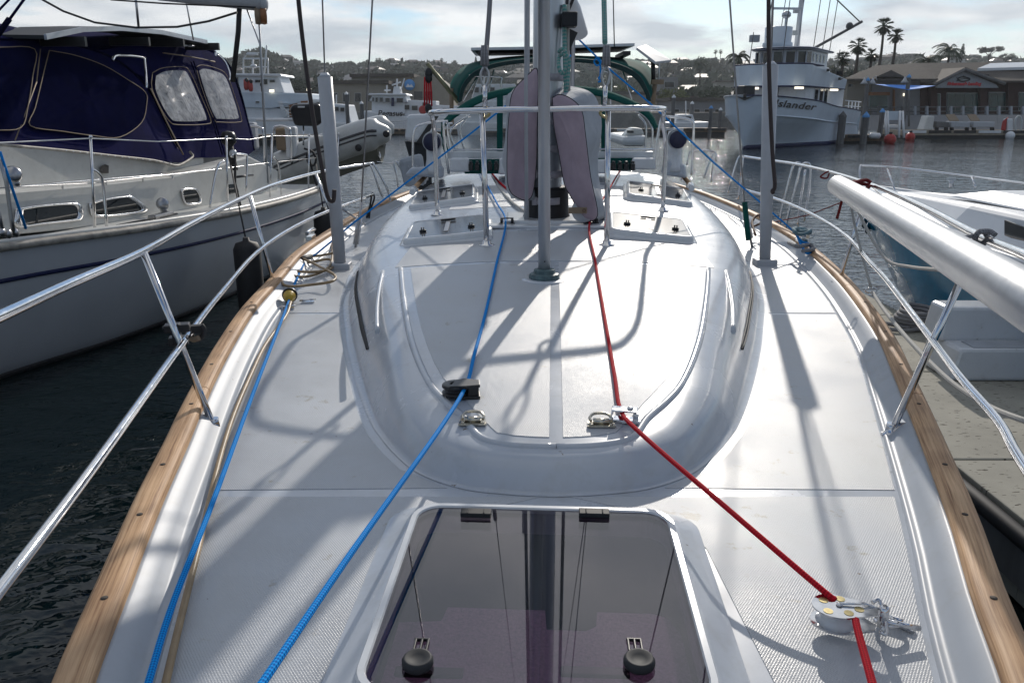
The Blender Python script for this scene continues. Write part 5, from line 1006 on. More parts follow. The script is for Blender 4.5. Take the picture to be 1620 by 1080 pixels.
# rigging pieces at its left edge
for q in ([(0, 252), (10, 288), (18, 345), (22, 372)], [(-12, 300), (0, 345), (5, 372)]):
    MB().tube([nt(a, b, .0) for a, b in q], .02, 8).build('turnbuckle', M['steel'], ny)
for a, b in ((4, 368), (14, 370), (25, 368)): MB().ball(nt(a, b), .05, 8, (.6, 1, 1)).build('shackle', M['steel'], ny)
tag(MB().tube([nt(0, 240, .02), nt(20, 300, .02), nt(41, 362, .02)], .014, 8).build('rope', M['rblue']), 'blue rope slanting down beside the turnbuckles of the left yacht', 'rope')
tag(MB().tube([nt(372, 245, .05), nt(372, 290, .05), nt(385, 345, .1)], .02, 6).build('strap', M['rblack']), 'black strap hanging from the lifeline of the left yacht', 'strap')
MB().tube([nb(470, -300, .4), nb(378, 8, -.8)], .02, 6).build('topping_lift', M['steel'], ny) if False else None
bm_ = MB().tube([AY(250, -10, 13), AY(415, 4, 13)], [.10, .13], 14).build('boom', M['pvc'], ny); MB().ball(AY(417, 5, 13), .13, 10, (.5, 1, 1)).build('boom_end', M['pvc'], bm_)
MB().tube([AY(379, 8, 13), AY(377, 50, 13), AY(368, 130, 13)], .04, 8).build('boom_strut', M['rubber'], ny)
for dx in (0, 9): 
    o = MB().lathe(AY(408 + dx, 25, 13), [(.0, -.05), (.12, -.045), (.13, 0), (.12, .045), (0, .05)], 14, axis=(1, .3, 0)).build('boom_block', M['orange' if dx else 'tan'], bm_); MB().tube([AY(409 + dx, 8, 13), AY(408 + dx, 34, 13)], .03, 6).build('block_strap', M['tan'], bm_)
def wires(P_, r=.009, m=None, lab=None): return MB().tube(P_, r, 6).build('rigging_wire', m or M['steel'], ny)
wires([AY(a, b, 12) for a, b in ((60, -4), (100, 18), (150, 36), (215, 44), (280, 43), (330, 34), (375, 20))], .016, M['rubber']); wires([AY(175, 0, 12), AY(260, 6, 12), AY(405, 12, 12)], .012, M['rubber'])
wires([AY(212, -30, 14), AY(220, 50, 14)], .02); wires([AY(288, -30, 14), AY(306, 64, 14)], .012); wires([AY(388, 8, 13), AY(411, 70, 13), AY(418, 200, 13)], .012); wires([AY(410, 38, 13), AY(415, 120, 13), AY(424, 290, 13)], .014, M['pvc'])
wires([AY(42, -6, 8), AY(13, 34, 8)], .012, M['navy']); wires([AY(15, 30, 8), AY(-5, 58, 8)], .025, M['navyd']); wires([AY(18, -4, 8), AY(-3, 18, 8)], .01, M['navy'])
# winch bag, grill cover, stern clutter on the left yacht
gc = thing('grill_cover', 'black fabric grill cover on the stern rail of the left yacht', 'grill cover')
q = [(458, 172), (464, 165), (505, 164), (511, 172), (511, 192), (503, 200), (466, 199)]; MB().prism([AY(a, b, 18) for a, b in q], [AY(a, b, 18.5) for a, b in q]).build('cover_body', M['black'], gc, bevel=.06); MB().tube([AY(480, 198, 18.2), AY(480, 230, 18.2)], .02, 8).build('cover_post', M['chrome'], gc)
MB().prism([AY(a, b, 17.98) for a, b in ((471, 168), (482, 168), (482, 170.5), (471, 170.5))], [AY(a, b, 18) for a, b in ((471, 168), (482, 168), (482, 170.5), (471, 170.5))]).build('cover_badge', M['gelw'], gc)
wb = thing('outboard_engine', 'small black outboard engine lashed to the pushpit stanchion of the left yacht', 'outboard motor'); c = nt(361, 215, -.1)
MB().lathe(c - V((0, 0, .1)), [(.05, -.12), (.07, -.05), (.12, 0), (.12, .1), (.09, .16), (0, .18)], 14).build('engine_body', M['black'], wb); MB().tube([c - V((0, 0, .1)), c - V((-.05, 0, .55))], .06, 8).build('engine_leg', M['rubber'], wb); MB().ball(c + V((.07, -.05, -.28)), .07, 8).build('engine_float', M['gelw'], wb)
for a, b, y, n_ in ((397, 200, 18.3, 'stern_arch'), (440, 200, 18.6, 'stern_arch')):
    MB().tube([AY(a + dx, b + dy, y) for dx, dy in ((-10, 60), (-8, 8), (0, 0), (14, 2), (20, 12), (22, 60))], .028, 8, smooth=4).build(n_, M['chrome'], ny)
MB().tube([AY(405, 190, 18.4), AY(510, 190, 18.4)], .03, 8).build('stern_bar', M['gelw'], ny); MB().tube([AY(520, 218, 18.4), AY(520, 290, 18.4)], .07, 10).build('stern_post', M['gelw'], ny)
for i, (a, b, m_) in enumerate(((447, 220, 'tan'), (398, 215, 'greyf'), (462, 225, 'white'))): MB().box(AY(a, b, 18.8), (.25, .3, .5 + .1 * i)).build('stern_box', M[m_], ny, bevel=.05)
tag(MB().tube([AY(a, b, 17.2) for a, b in ((481, 235), (494, 240), (500, 252), (496, 262), (487, 256), (486, 242), (492, 262), (500, 290), (512, 318))], .025, 6, smooth=3).build('rope', M['rblack']), 'black rope bundle hanging at the stern of the left yacht', 'rope')
# fenders
def fender(px, p0, p1, y, label, r=.17):
    a, b = AY(px, p0, y), AY(px, p1, y); h = a.z - b.z; t = thing('fender', label, 'fender', b, group=None)
    MB().lathe((0, 0, 0), [(.04, 0), (r * .8, .04), (r, .14), (r, h - .12), (r * .8, h - .03), (.05, h), (.04, h + .05)], 18).build('fender_body', M['rubber'], t)
    return t, a
t_, a = fender(401, 381, 505, 11.3, 'black fender hanging on the hull of the left yacht, nearer one', .19); MB().tube([V((0, 0, a.z - t_.location.z)), nb(365, 262, TOE) - t_.location], .012, 6).build('lanyard', M['rblack'], t_)
t_, a = fender(515, 332, 385, 15.5, 'black fender hanging near the stern of the left yacht', .2); MB().tube([V((0, 0, a.z - t_.location.z)), nb(500, 260, TOE) - t_.location], .012, 6).build('lanyard', M['rblack'], t_)
# dinghy on its davits
dg = thing('inflatable_dinghy', 'grey inflatable dinghy with dark stripe hung nose up behind the left yacht', 'dinghy')
DYc = [(440, 268), (500, 243), (550, 224), (585, 213), (600, 212)]
P_ = catmull([AY(a, b, 19) for a, b in DYc], 5); tb_ = MB().tube(P_ + [AY(612, 213, 19), AY(618, 214, 19)], [.37] * 8 + [.36, .34, .26, .13], 20).build('side_tube', M['pvcdinghy'], dg)
MB().tube([p + V((0, 1.4, .05)) for p in P_] + [AY(618, 214, 20.4)], [.37] * 8 + [.36, .3, .1], 16).build('side_tube', M['pvcdinghy'], dg)
MB().grid([[p + V((0, -.375 * math.cos(a), .375 * math.sin(a))) for p in P_] for a in (.12, .2, .28)]).build('dark_stripe', M['dinghydk'], tb_, solid=.008); MB().grid([[p + V((0, -.375 * math.cos(a), .375 * math.sin(a))) for p in P_] for a in (-.12, -.02)]).build('dark_stripe', M['dinghydk'], tb_, solid=.008)
MB().grid([[p + V((0, dy, dz)) for p in P_[:-2]] for dy, dz in ((0, -.28), (.2, -.5), (.7, -.72), (1.2, -.5), (1.4, -.28))]).build('keel_hull', mat('olive_grey_hull', (.22, .22, .19), .45), dg)
for px, py in ((611, 212), (567, 234)): MB().lathe(AY(px, py, 18.62), [(.08, 0), (.07, .02), (0, .03)], 12, axis=(0, -1, 0)).build('valve', M['black'], dg)
MB().tube([AY(600, 240, 18.8), AY(603, 252, 18.8), AY(598, 246, 18.8)], .015, 6).build('lifting_ring', M['chrome'], dg)
# ---------------------------------------------------------------- dock on the right, steps, blue powerboat
dk = thing('floating_dock', 'grey concrete finger dock with pitted surface to the right of the yacht', 'dock')
js = [-3, -.5, 1.6, 3.4, 5.0, 6.9, 9.0, 11.3]
for a, b in zip(js, js[1:]):
    MB().box((3.78, (a + b) / 2, .26), (1.6, b - a - .016, .5)).build('dock_slab', M['dockc'], dk, bevel=.012)
MB().tube([(2.93, -3, .44), (2.93, 5, .44), (2.93, 11.3, .44)], .055, 8).build('rubber_edge', M['rubber'], dk); MB().box((2.96, 4.1, .3), (.05, 14.4, .32)).build('side_board', M['pile'], dk); MB().box((4.61, 4.1, .3), (.06, 14.4, .36)).build('side_board', M['pile'], dk)
MB().box((3.78, 4, .0), (1.5, 14, .3)).build('float', M['dark'], dk)
for k in range(22): MB().lathe((2.985, .6 + k * .45, .462), [(.012, 0), (.008, .006), (0, .007)], 8).build('bolt', M['steel'], dk)
st = thing('dock_step', 'white moulded fibreglass dock step box with two treads', 'dock steps')
x0, x1, yb, yf_ = 3.84, 5.1, 7.2, 6.62
MB().prism([V((x0, yf_, .512)), V((x1, yf_, .512)), V((x1, yb, .512)), V((x0, yb, .512))], [V((x0 + .07, yf_ + .03, .80)), V((x1 - .05, yf_ + .03, .80)), V((x1 - .05, yb, .80)), V((x0 + .07, yb, .80))]).build('lower_tread', M['gelw'], st, bevel=.03)
MB().prism([V((x0 + .02, 6.92, .79)), V((x1, 6.92, .79)), V((x1, yb + .05, .79)), V((x0 + .02, yb + .05, .79))], [V((x0 + .07, 6.96, 1.10)), V((x1, 6.96, 1.10)), V((x1, yb + .05, 1.10)), V((x0 + .07, yb + .05, 1.10))]).build('upper_tread', M['gelw'], st, bevel=.03)
MB().box((4.72, 6.933, .97), (.14, .012, .035)).build('vent_slot', M['greyp'], st)
tag(MB().prism([V((x0 + .2, 6.68, .802)), V((x1 - .3, 6.68, .802)), V((x1 - .3, 6.88, .802)), V((x0 + .2, 6.88, .802))], [V((x0 + .2, 6.68, .806)), V((x1 - .3, 6.68, .806)), V((x1 - .3, 6.88, .806)), V((x0 + .2, 6.88, .806))]).build('tread_pad', M['greyf'], st))
P_ = []
for k in range(44):
    a = k * .8; P_.append(V((4.42 + .17 * math.cos(a) * (1 + .25 * math.sin(k * .7)) , 8.45 + .2 * math.sin(a), .535 + .0045 * k)))
rope(P_, .022, M['rgrey'], 'heap of grey mooring line on the dock corner by the blue hull', sm=3, cat='mooring line')
rope([(4.3, 8.3, .54), (4.1, 8.5, .54), (4.0, 8.35, .54), (4.15, 8.2, .54), (4.4, 8.25, .54)], .022, M['rgrey'], 'grey rope loop lying on the dock beside the heap', sm=5, cat='mooring line')
MB().box((4.45, 8.45, .54), (.08, .3, .03)).tube([V((4.45, 8.3, .6)), V((4.45, 8.6, .6))], .025, 8).build('dock_cleat', M['steel'], dk)
pb = thing('blue_powerboat', 'powerboat with glossy blue hull and white cabin, bow rail raised, moored on the right', 'powerboat')
PW = [(-1, 1.05), (4, 1.08), (7, 1.08), (9, 1.05), (10.5, .93), (12, .66), (13.0, .34), (13.7, .0)]
yl = [-1 + 14.7 * i / 50 for i in range(51)]; PC = 5.8
def pbp(side, y, k):   # k 0 at sheer, 1 at water
    h = smooth_tab(PW, y); zs = 1.3 + .02 * y
    narrow = (.12 + .5 * max(0, (y - 8) / 5)) * (k ** .8)
    return V((PC + side * h * (1 - narrow) , y - 2.3 * k * max(0, (y - 7) / 6.7) ** 1.5, zs * (1 - k)))
for side in (-1, 1): MB().grid([[pbp(side, y, k) for k in (0, .1, .2, .35, .5, .7, .9, 1.05, 1.3)] for y in yl]).build('hull_side', M['bluehull'], pb)
MB().grid([[pbp(-1, y, 0) * (1 - t) + pbp(1, y, 0) * t + V((0, 0, .05 * math.sin(math.pi * t))) for t in [i / 8 for i in range(9)]] for y in yl]).build('deck', M['gelw'], pb)
for side in (-1, 1): MB().tube([pbp(side, y, 0) + V((side * .01, 0, .01)) for y in yl], .035, 8).build('gunwale', M['gelw'], pb)
MB().prism([V((4.95, 3, 1.4)), V((5.0, 9.2, 1.46)), V((5.5, 12.4, 1.54)), V((6.1, 12.4, 1.54)), V((6.6, 9.2, 1.46)), V((6.65, 3, 1.4))], [V((5.05, 3, 1.78)), V((5.15, 9.0, 1.78)), V((5.6, 11.7, 1.66)), V((6.0, 11.7, 1.66)), V((6.45, 9.0, 1.78)), V((6.55, 3, 1.78))]).build('cabin', M['white'], pb, bevel=.05)
MB().prism([V((5.3, 4, 1.785)), V((5.45, 10.2, 1.76)), V((6.2, 10.2, 1.76)), V((6.4, 4, 1.785))], [V((5.45, 4, 1.93)), V((5.6, 9.4, 1.9)), V((6.1, 9.4, 1.9)), V((6.3, 4, 1.93))]).build('cabin_top', M['white'], pb, bevel=.04)
MB().prism([V((5.6, 7.9, 1.92)), V((5.7, 8.9, 1.91)), V((6.1, 8.9, 1.91)), V((6.15, 7.9, 1.92))], [V((5.62, 7.9, 1.955)), V((5.72, 8.9, 1.94)), V((6.08, 8.9, 1.94)), V((6.13, 7.9, 1.955))]).build('dark_hatch', M['smoke'], pb)
for y0 in (12.9, 12.3):
    q = pbp(-1, y0, .28); o = MB().lathe(q + V((-.02, 0, 0)), [(.05, 0), (.085, .0), (.095, .015), (.085, .03), (.05, .03)], 16, axis=(-1, .9, .1)).build('hawse_ring', M['chrome'], pb); MB().lathe(q + V((-.025, .02, 0)), [(.055, 0), (.055, .018), (0, .02)], 14, axis=(-1, .9, .1)).build('hawse_hole', M['dark'], o)
RL = [AY(a, b, y) for a, b, y in ((1372, 318, 12.9), (1361, 285, 13.1), (1361, 264, 13.2), (1368, 262, 13.2), (1405, 264, 13.1), (1470, 271, 12.4), (1540, 280, 11.6), (1620, 290, 10.6), (1720, 303, 9.6))]
q = [AX(a, b, 5.06) for a, b in ((1592, 372), (1640, 392), (1640, 366), (1592, 348))]; MB().prism(q, [p + V((-.02, 0, 0)) for p in q]).build('cabin_window', M['winglass'], pb)
MB().tube([pbp(-1, y, .07) + V((-.012, 0, 0)) for y in yl], .012, 6).build('hull_stripe', M['gelw'], pb)
rl = MB().tube(RL, .016, 10, smooth=5).build('bow_rail', M['chrome'], pb)
for q in (((1403, 265, 13.1), (1417, 305, 12.6)), ((1537, 279, 11.6), (1543, 296, 11.4)), ((1372, 290, 12.8), (1440, 345, 10.8))): MB().tube([AY(*p) for p in q], .014, 8).build('rail_post', M['chrome'], rl)
MB().tube([AY(1505, 296, 11.6), AY(1505, 285, 11.6)], .03, 6).box(AY(1505, 283, 11.6), (.12, .02, .04)).build('bow_light', M['alu'], pb)
# ---------------------------------------------------------------- far hull helper
def far_px(p):
    x = p.x; y_ = p.y; zz = p.z - CZ; f_ = y_ * cp - zz * sp; u_ = y_ * sp + zz * cp
    return 810 + F_PX * x / f_, 540 - F_PX * u_ / f_
class Hull:
    def __init__(s, org, ang, Ln, B, zs, zk, bluff=.5, rake=.6):
        s.o = V(org); s.U = V((math.sin(ang), math.cos(ang), 0)); s.W = V((-s.U.y, s.U.x, 0)); s.L, s.B, s.zs, s.zk, s.bl, s.rk = Ln, B, zs, zk, bluff, rake
    def P(s, a, w, z): return s.o + s.U * (a * .9) + s.W * w + V((0, 0, z if z < CZ else CZ + (z - CZ) * .88))
    def hw(s, a, z):
        zs = interp(s.zs, a); t = max(0, min(1, z / zs)); q = a / s.L
        dk_ = min(1, (q / .28)) ** s.bl if q < .28 else 1; wl = min(1, (q / .5)) ** 1.0 * .9 if q < .5 else .9
        if q > .85: dk_ *= 1 - (q - .85) * .6
        zk = interp(s.zk, a); 
        if z >= zk: return s.B * dk_ * (.93 + .07 * (z - zk) / max(.01, zs - zk))
        return s.B * (wl + (dk_ * .93 - wl) * max(0, z / zk) ** 1.3)
    def side(s, sg, nm, m, par, levels=None):
        rows = []
        for i in range(41):
            a = s.L * (i / 40) ** 1.5; zs = interp(s.zs, a); zk = interp(s.zk, a); r = []
            for z in (-.6, 0, zk * .25, zk * .5, zk * .75, zk, zk + .06, (zk + zs) / 2, zs):
                off = -s.rk * (z / zs) * (1 - i / 40) ** 6 if a < s.L else 0
                r.append(s.P(a + off, sg * s.hw(a, max(z, 0)), z))
            rows.append(r)
        return MB().grid(rows).build(nm, m, par)
# ---------------------------------------------------------------- large white boat with name on the bow
isl = thing('fishing_vessel', 'tall pale blue and white fishing vessel with its name on the bow', 'fishing vessel')
H = Hull((17.2, 61, 0), .60, 26, 3.5, [(0, 3.95), (6, 3.65), (14, 3.1), (26, 2.7)], [(0, 2.45), (12, 1.9), (26, 1.5)], .33, .5)
for sg in (1, -1): H.side(sg, 'hull_side', M['bluewhite'], isl)
MB().grid([[H.P(a, w * H.hw(a, interp(H.zs, a)), interp(H.zs, a) - .6) for w in (-.97, 0, .97)] for a in (0.3, 1, 3, 6, 12, 20, 26)]).build('deck', M['white'], isl)
MB().add([H.P(26, -3.1, -.3), H.P(26, 3.1, -.3), H.P(26, 3.2, 2.7), H.P(26, -3.2, 2.7)], [(0, 1, 2, 3)]).build('transom', M['bluewhite'], isl)
for sg in (1, -1):
    MB().tube([H.P(a, sg * (H.hw(a, interp(H.zk, a)) + .02), interp(H.zk, a)) for a in [26 * (i / 30) ** 1.5 for i in range(31)]], .07, 6).build('rub_strake', M['bluewhite'], isl)
    MB().tube([H.P(a - .5 * (1 - a / 26) ** 6, sg * (H.hw(a, interp(H.zs, a))), interp(H.zs, a)) for a in [26 * (i / 30) ** 1.5 for i in range(31)]], .05, 6).build('cap_rail', M['blueline'] if sg < 0 else M['white'], isl)
    MB().grid([[H.P(a, sg * (H.hw(a, z) + .02), z) for z in (-.1, .28)] for a in [26 * (i / 30) ** 1.2 for i in range(31)]]).build('boot_stripe', M['blueline'], isl, solid=.03)
def house(name, a0, a1, w0, z0, z1, rf, m, par, taper=0.0, z1b=None, wb=None):
    def ring(z, k, zt=None):
        o = []; wA = w0 - k; wB = (wb or w0) - k
        n = 8
        for i in range(n + 1): t = math.pi * i / n - math.pi / 2; o.append(H.P(a0 + rf + k - (rf) * math.cos(t), wA * math.sin(t), z))
        o += [H.P(a1 - k, wB, z if zt is None else zt), H.P(a1 - k, -wB, z if zt is None else zt)]; return o
    return MB().prism(ring(z0, 0), ring(z1, taper, z1b)).build(name, m, par, bevel=.05)
h1 = house('main_house', 6.0, 20, 2.7, 2.8, 4.76, 1.6, M['white'], isl)
h2 = house('upper_bulwark', 3.9, 19, 2.95, 4.78, 6.55, 2.4, M['bluewhite'], isl, -.08, 5.7)
hl_ = house('blue_trim', 3.85, 19.05, 3.0, 4.72, 4.82, 2.4, M['blueline'], isl); house('blue_trim', 3.8, 10, 3.03, 6.56, 6.66, 2.4, M['blueline'], isl)
h3 = house('wheelhouse', 7.4, 15, 2.1, 6.5, 7.95, 1.5, M['white'], isl)
h4 = house('wheelhouse_roof', 6.5, 15.4, 2.45, 7.96, 8.16, 2.2, M['white'], isl); house('roof_trim', 6.45, 15.45, 2.5, 8.02, 8.1, 2.2, M['blueline'], isl)
# wheelhouse windows round the front
for i in range(7):
    t = math.pi * (i + .5) / 7 - math.pi / 2; c = H.P(8.9 - 1.53 * math.cos(t), 2.13 * math.sin(t), 7.3); nrm_ = (-H.U * math.cos(t) + H.W * math.sin(t)); a_ = math.atan2(nrm_.y, nrm_.x)
    o = MB().box(c, (.08, .8, .95), a_).build('wheelhouse_window', M['white'], h3); MB().box(c + nrm_ * .03, (.05, .66, .82), a_).build('pane', M['winglass'], o)
for a in (10.0, 11.2, 12.4, 13.6): 
    ang = math.atan2(-H.W.y, -H.W.x); c = H.P(a, -2.12, 7.35); o = MB().box(c, (.06, .45, .6), ang).build('wheelhouse_window', M['winframe'], h3); MB().box(c - H.W * .03, (.03, .34, .5), ang).build('pane', M['winglass'], o)
for a in (9.4, 11.1, 12.7):
    ang = math.atan2(-H.W.y, -H.W.x); c = H.P(a, -2.72, 4.0); o = MB().box(c, (.08, 1.15, 1.2), ang).build('house_window', M['gelw'], h1); MB().box(c - H.W * .03, (.05, .95, .98), ang).build('pane', M['winglass'], o)
MB().tube([H.P(8.4, -2.76, 3.28), H.P(13.6, -2.76, 3.28)], .04, 6).build('blue_trim', M['blueline'], h1)
for a, w in ((3.7, .6), (4.4, -2.6), (13.5, -3.2)): MB().box(H.P(a, w, 4.6), (.7, .3, .16), .6).build('deck_lamp', M['lamp'], isl)
MB().lathe(H.P(8.0, .3, 8.16), [(1.15, 0), (1.15, .35), (1.02, .4), (1.05, 1.5), (1.0, 1.52), (0, 1.52)], 20).build('crows_nest', M['bluewhite'], isl); MB().lathe(H.P(8.0, .3, 8.5), [(1.07, 0), (1.07, .08)], 20).build('blue_trim', M['blueline'], isl)
MB().box(H.P(6.4, 1.7, 8.9), (.7, .5, .5)).build('radar_box', M['greyf'], isl)
mm = MB().tube([H.P(11.2, -.4, 8.1), H.P(10.8, -.6, 18)], [.22, .14], 10).build('signal_mast', M['white'], isl)
for z in (11.5, 12.8, 9.6): MB().box(H.P(11.0, -.2, z), (.5, .4, .35)).build('mast_lamp', M['winframe'], mm)
rd = MB().tube([H.P(8.0, -.2, 9.5), H.P(8.0, -.2, 11.2)], .09, 8).build('radar_post', M['alu'], isl); MB().lathe(H.P(8, -.2, 10.6), [(.2, 0), (.35, .15), (.35, .35), (.2, .5)], 12).build('radar_base', M['alu'], rd); MB().box(H.P(8, -.2, 11.4), (2.4, .15, .16), .1).build('radar_bar', M['alu'], rd)
MB().tube([H.P(9, -1.0, 8.1), H.P(8.9, -1.2, 12.4)], .07, 8).lathe(H.P(8.9, -1.2, 12.4), [(.1, -.2), (.3, 0), (.3, .15), (0, .3)], 10).build('light_post', M['alu'], isl)
cb2 = MB().tube([H.P(12, -1.5, 8.2), H.P(14.5, -4.6, 10.6)], .11, 8).build('deck_crane', M['pile'], isl); MB().tube([H.P(11, -.5, 15), H.P(14.5, -4.5, 10.5)], .05, 6).build('crane_stay', M['pile'], cb2); MB().ball(H.P(13.8, -3.8, 10.2), .3, 8).build('crane_block', M['pile'], cb2)
for a, w, z0, z1 in ((4.6, 1.6, 3.3, 9.3), (6.0, -.6, 3.5, 12.5), (5.0, 2.2, 3.4, 7.0), (13.2, -2.0, 8, 14.5), (14.0, -2.4, 8, 14), (12.6, -1.4, 8, 15), (15.5, -2.6, 3.2, 8.3), (9.6, .6, 9, 14.5), (7.2, 1.0, 9, 14)): MB().tube([H.P(a, w, z0), H.P(a + .3, w - .25, z1)], .035, 5).build('antenna', M['pile'], isl)
for a in (3.5, 15.0): MB().box(H.P(16, -2.9, 6.2), (.5, .3, .3), .5).build('deck_gear', M['rubber'], isl)
for a, z in ((10.0, 6.1), (14.6, 5.5), (19.0, 5.0)): MB().prism([H.P(a, -3.2, z), H.P(a + 1.2, -3.2, z + .2), H.P(a, -3.2, z + .25)], [H.P(a, -3.4, z), H.P(a + 1.2, -3.4, z + .2), H.P(a, -3.4, z + .25)]).build('black_bracket', M['black'], isl)
# anchor at the stem
an = MB().tube([H.P(-.5, 0, 4.1), H.P(-.55, 0, 3.75)], .12, 8).prism([H.P(-.6, w, z) for w, z in ((-.7, 3.9), (0, 3.55), (.7, 3.9), (0, 3.75))], [H.P(-.4, w, z) for w, z in ((-.7, 3.9), (0, 3.55), (.7, 3.9), (0, 3.75))]).build('anchor', M['black'], isl); MB().box(H.P(1.0, .4, 4.3), (1.0, .9, .8), .4).build('windlass', M['greyp'], isl, bevel=.1)
# stern rails and deck house at the aft end
for a in (20.5, 22, 23.5, 25): MB().tube([H.P(a, -3.1, 2.6), H.P(a, -3.1, 3.7)], .05, 6).build('rail_post', M['white'], isl)
MB().tube([H.P(19, -3.1, 3.7), H.P(26, -3.1, 3.6)], .05, 6).build('rail_bar', M['white'], isl); MB().tube([H.P(19, -3.1, 3.2), H.P(26, -3.1, 3.1)], .04, 6).build('rail_bar', M['white'], isl)
MB().lathe(H.P(15.6, -1.2, 5.8), [(.9, 0), (1.1, .3), (.9, .8), (0, .9)], 14).build('skiff_cover', M['white'], isl)
# name, wrapped on the hull plating
cu = bpy.data.curves.new('t', 'FONT'); cu.body = 'Islander'; cu.size = 1.0; cu.shear = .38; cu.offset = .016; cu.resolution_u = 3; cu.space_character = 1.05
o = bpy.data.objects.new('t', cu); COL.objects.link(o); me = bpy.data.meshes.new_from_object(o.evaluated_get(bpy.context.evaluated_depsgraph_get())); bpy.data.objects.remove(o)
bm = bmesh.new(); bm.from_mesh(me); bmesh.ops.triangulate(bm, faces=bm.faces)
for _ in range(2): bmesh.ops.subdivide_edges(bm, edges=[e for e in bm.edges if e.calc_length() > .15], cuts=1)
xs = [v.co.x for v in bm.verts]; x0, x1 = min(xs), max(xs)
def s_for_px(px, z):
    lo, hi = 0.02, 16
    for _ in range(40):
        m_ = (lo + hi) / 2
        if far_px(H.P(m_, -H.hw(m_, z), z))[0] < px: lo = m_
        else: hi = m_
    return lo
for v in bm.verts:
    px = 1225 + (v.co.x - x0) / (x1 - x0) * 66; z = 3.08 - (px - 1227) * .005 + v.co.y * .8
    a = s_for_px(px, z); q_ = (a / H.L) ** (1 / 1.5); v.co = H.P(a - H.rk * (z / interp(H.zs, a)) * (1 - q_) ** 6, -H.hw(a, z) - .07, z)
bm.to_mesh(me); bm.free(); me.materials.clear(); me.materials.append(M['black']); me.name = 'name_lettering'
o = bpy.data.objects.new('name_lettering', me); COL.objects.link(o); o.parent = isl
# ---------------------------------------------------------------- smaller far vessels
def pp(poly, y, dep, nm, m, par, bevel=0.0, mb=None):
    A = [AY(a, b, y) for a, b in poly]; q = (mb or MB()).prism(A, [p + V((0, dep, 0)) for p in A]); return q.build(nm, m, par, bevel=bevel)
def cabin_boat(name, label, cat, y, hull, blocks, wins, extra=(), col='white'):
    t = thing(name, label, cat)
    pp(hull, y, 5, 'hull', M[col], t, .15)
    for b in blocks: pp(b[0], y + b[1], b[2], 'cabin_block', M[b[3]] if len(b) > 3 else M['white'], t, .08)
    for (a, b, c_, d, off) in wins:
        o = pp([(a, d), (c_, d), (c_, b), (a, b)], y + off - .12, .12, 'window', M['winframe'], t)
        pp([(a + .6, d - .6), (c_ - .6, d - .6), (c_ - .6, b + .6), (a + .6, b + .6)], y + off - .17, .1, 'pane', M['winglass'], o)
    for q, r_ in extra: MB().tube([AY(a, b, y + 1.5) for a, b in q], r_, 6).build('mast_pole', M['white'], t)
    return t
sf = cabin_boat('sport_fishing_boat', 'large white sport fishing boat with tuna tower behind the navy dodger', 'fishing boat', 82,
    [(365, 222), (505, 222), (540, 196), (540, 186), (365, 186)],
    [([(367, 190), (450, 190), (448, 172), (367, 168)], .3, 5), ([(366, 170), (430, 172), (495, 158), (492, 148), (440, 147), (366, 145)], .1, 6, 'bluewhite'), ([(366, 148), (450, 147), (440, 120), (366, 119)], 1.0, 4), ([(364, 120), (446, 121), (443, 117), (364, 116)], .6, 5)],
    [(403, 126, 412, 131, 1.0), (416, 125, 423, 134, 1.0), (426, 126, 435, 131, 1.0), (370, 122, 377, 134, 1.0), (376, 160, 382, 166, .1), (404, 160, 410, 163, .1)],
    [([(385, 117), (385, 93), (424, 93), (424, 117)], .1), ([(400, 117), (400, 93)], .1), ([(412, 117), (412, 84)], .08), ([(385, 106), (422, 106)], .07), ([(418, 117), (422, 72)], .09), ([(390, 86), (408, 86)], .12), ([(385, 93), (392, 84), (414, 84)], .06)])
pp([(439, 160), (446, 160), (456, 189), (450, 190)], 82, .3, 'ladder_frame', M['white'], sf)
for k in range(5): pp([(441 + k * 2, 163 + k * 5), (456 + k, 163 + k * 5), (456 + k, 164 + k * 5), (441 + k * 2, 164 + k * 5)], 81.9, .3, 'ladder_step', M['white'], sf)
pp([(456, 160), (470, 159), (470, 188), (458, 188)], 82.2, .2, 'cabin_door', M['orange'], sf); pp([(476, 160), (486, 160), (486, 163), (476, 163)], 82, .3, 'orange_panel', M['orange'], sf)  # door and small panel share one plain orange
for a, b in ((426, 142), (485, 140)): pp([(a, b + 4), (a + 6, b + 4), (a + 6, b), (a, b)], 81.8, .4, 'work_lamp', M['lamp'], sf)
MB().ball(AY(401, 105, 83), .35, 10, (1, 1, .6)).build('radome', M['gelw'], sf)
rj = thing('rescue_gear', 'red survival suits hanging behind the rail of the tall sport fishing boat', 'survival suits')
for a, b in ((388, 131), (395, 133)): MB().lathe(AY(a + 2, b + 12, 81.4), [(.14, 0), (.24, .2), (.24, .6), (.2, .95), (.08, 1.05)], 10).build('red_suit', M['red'], rj)
MB().ball(AY(390, 127, 81.3), .2, 8).ball(AY(397, 129, 81.3), .2, 8).build('hoods', M['dark'], rj)
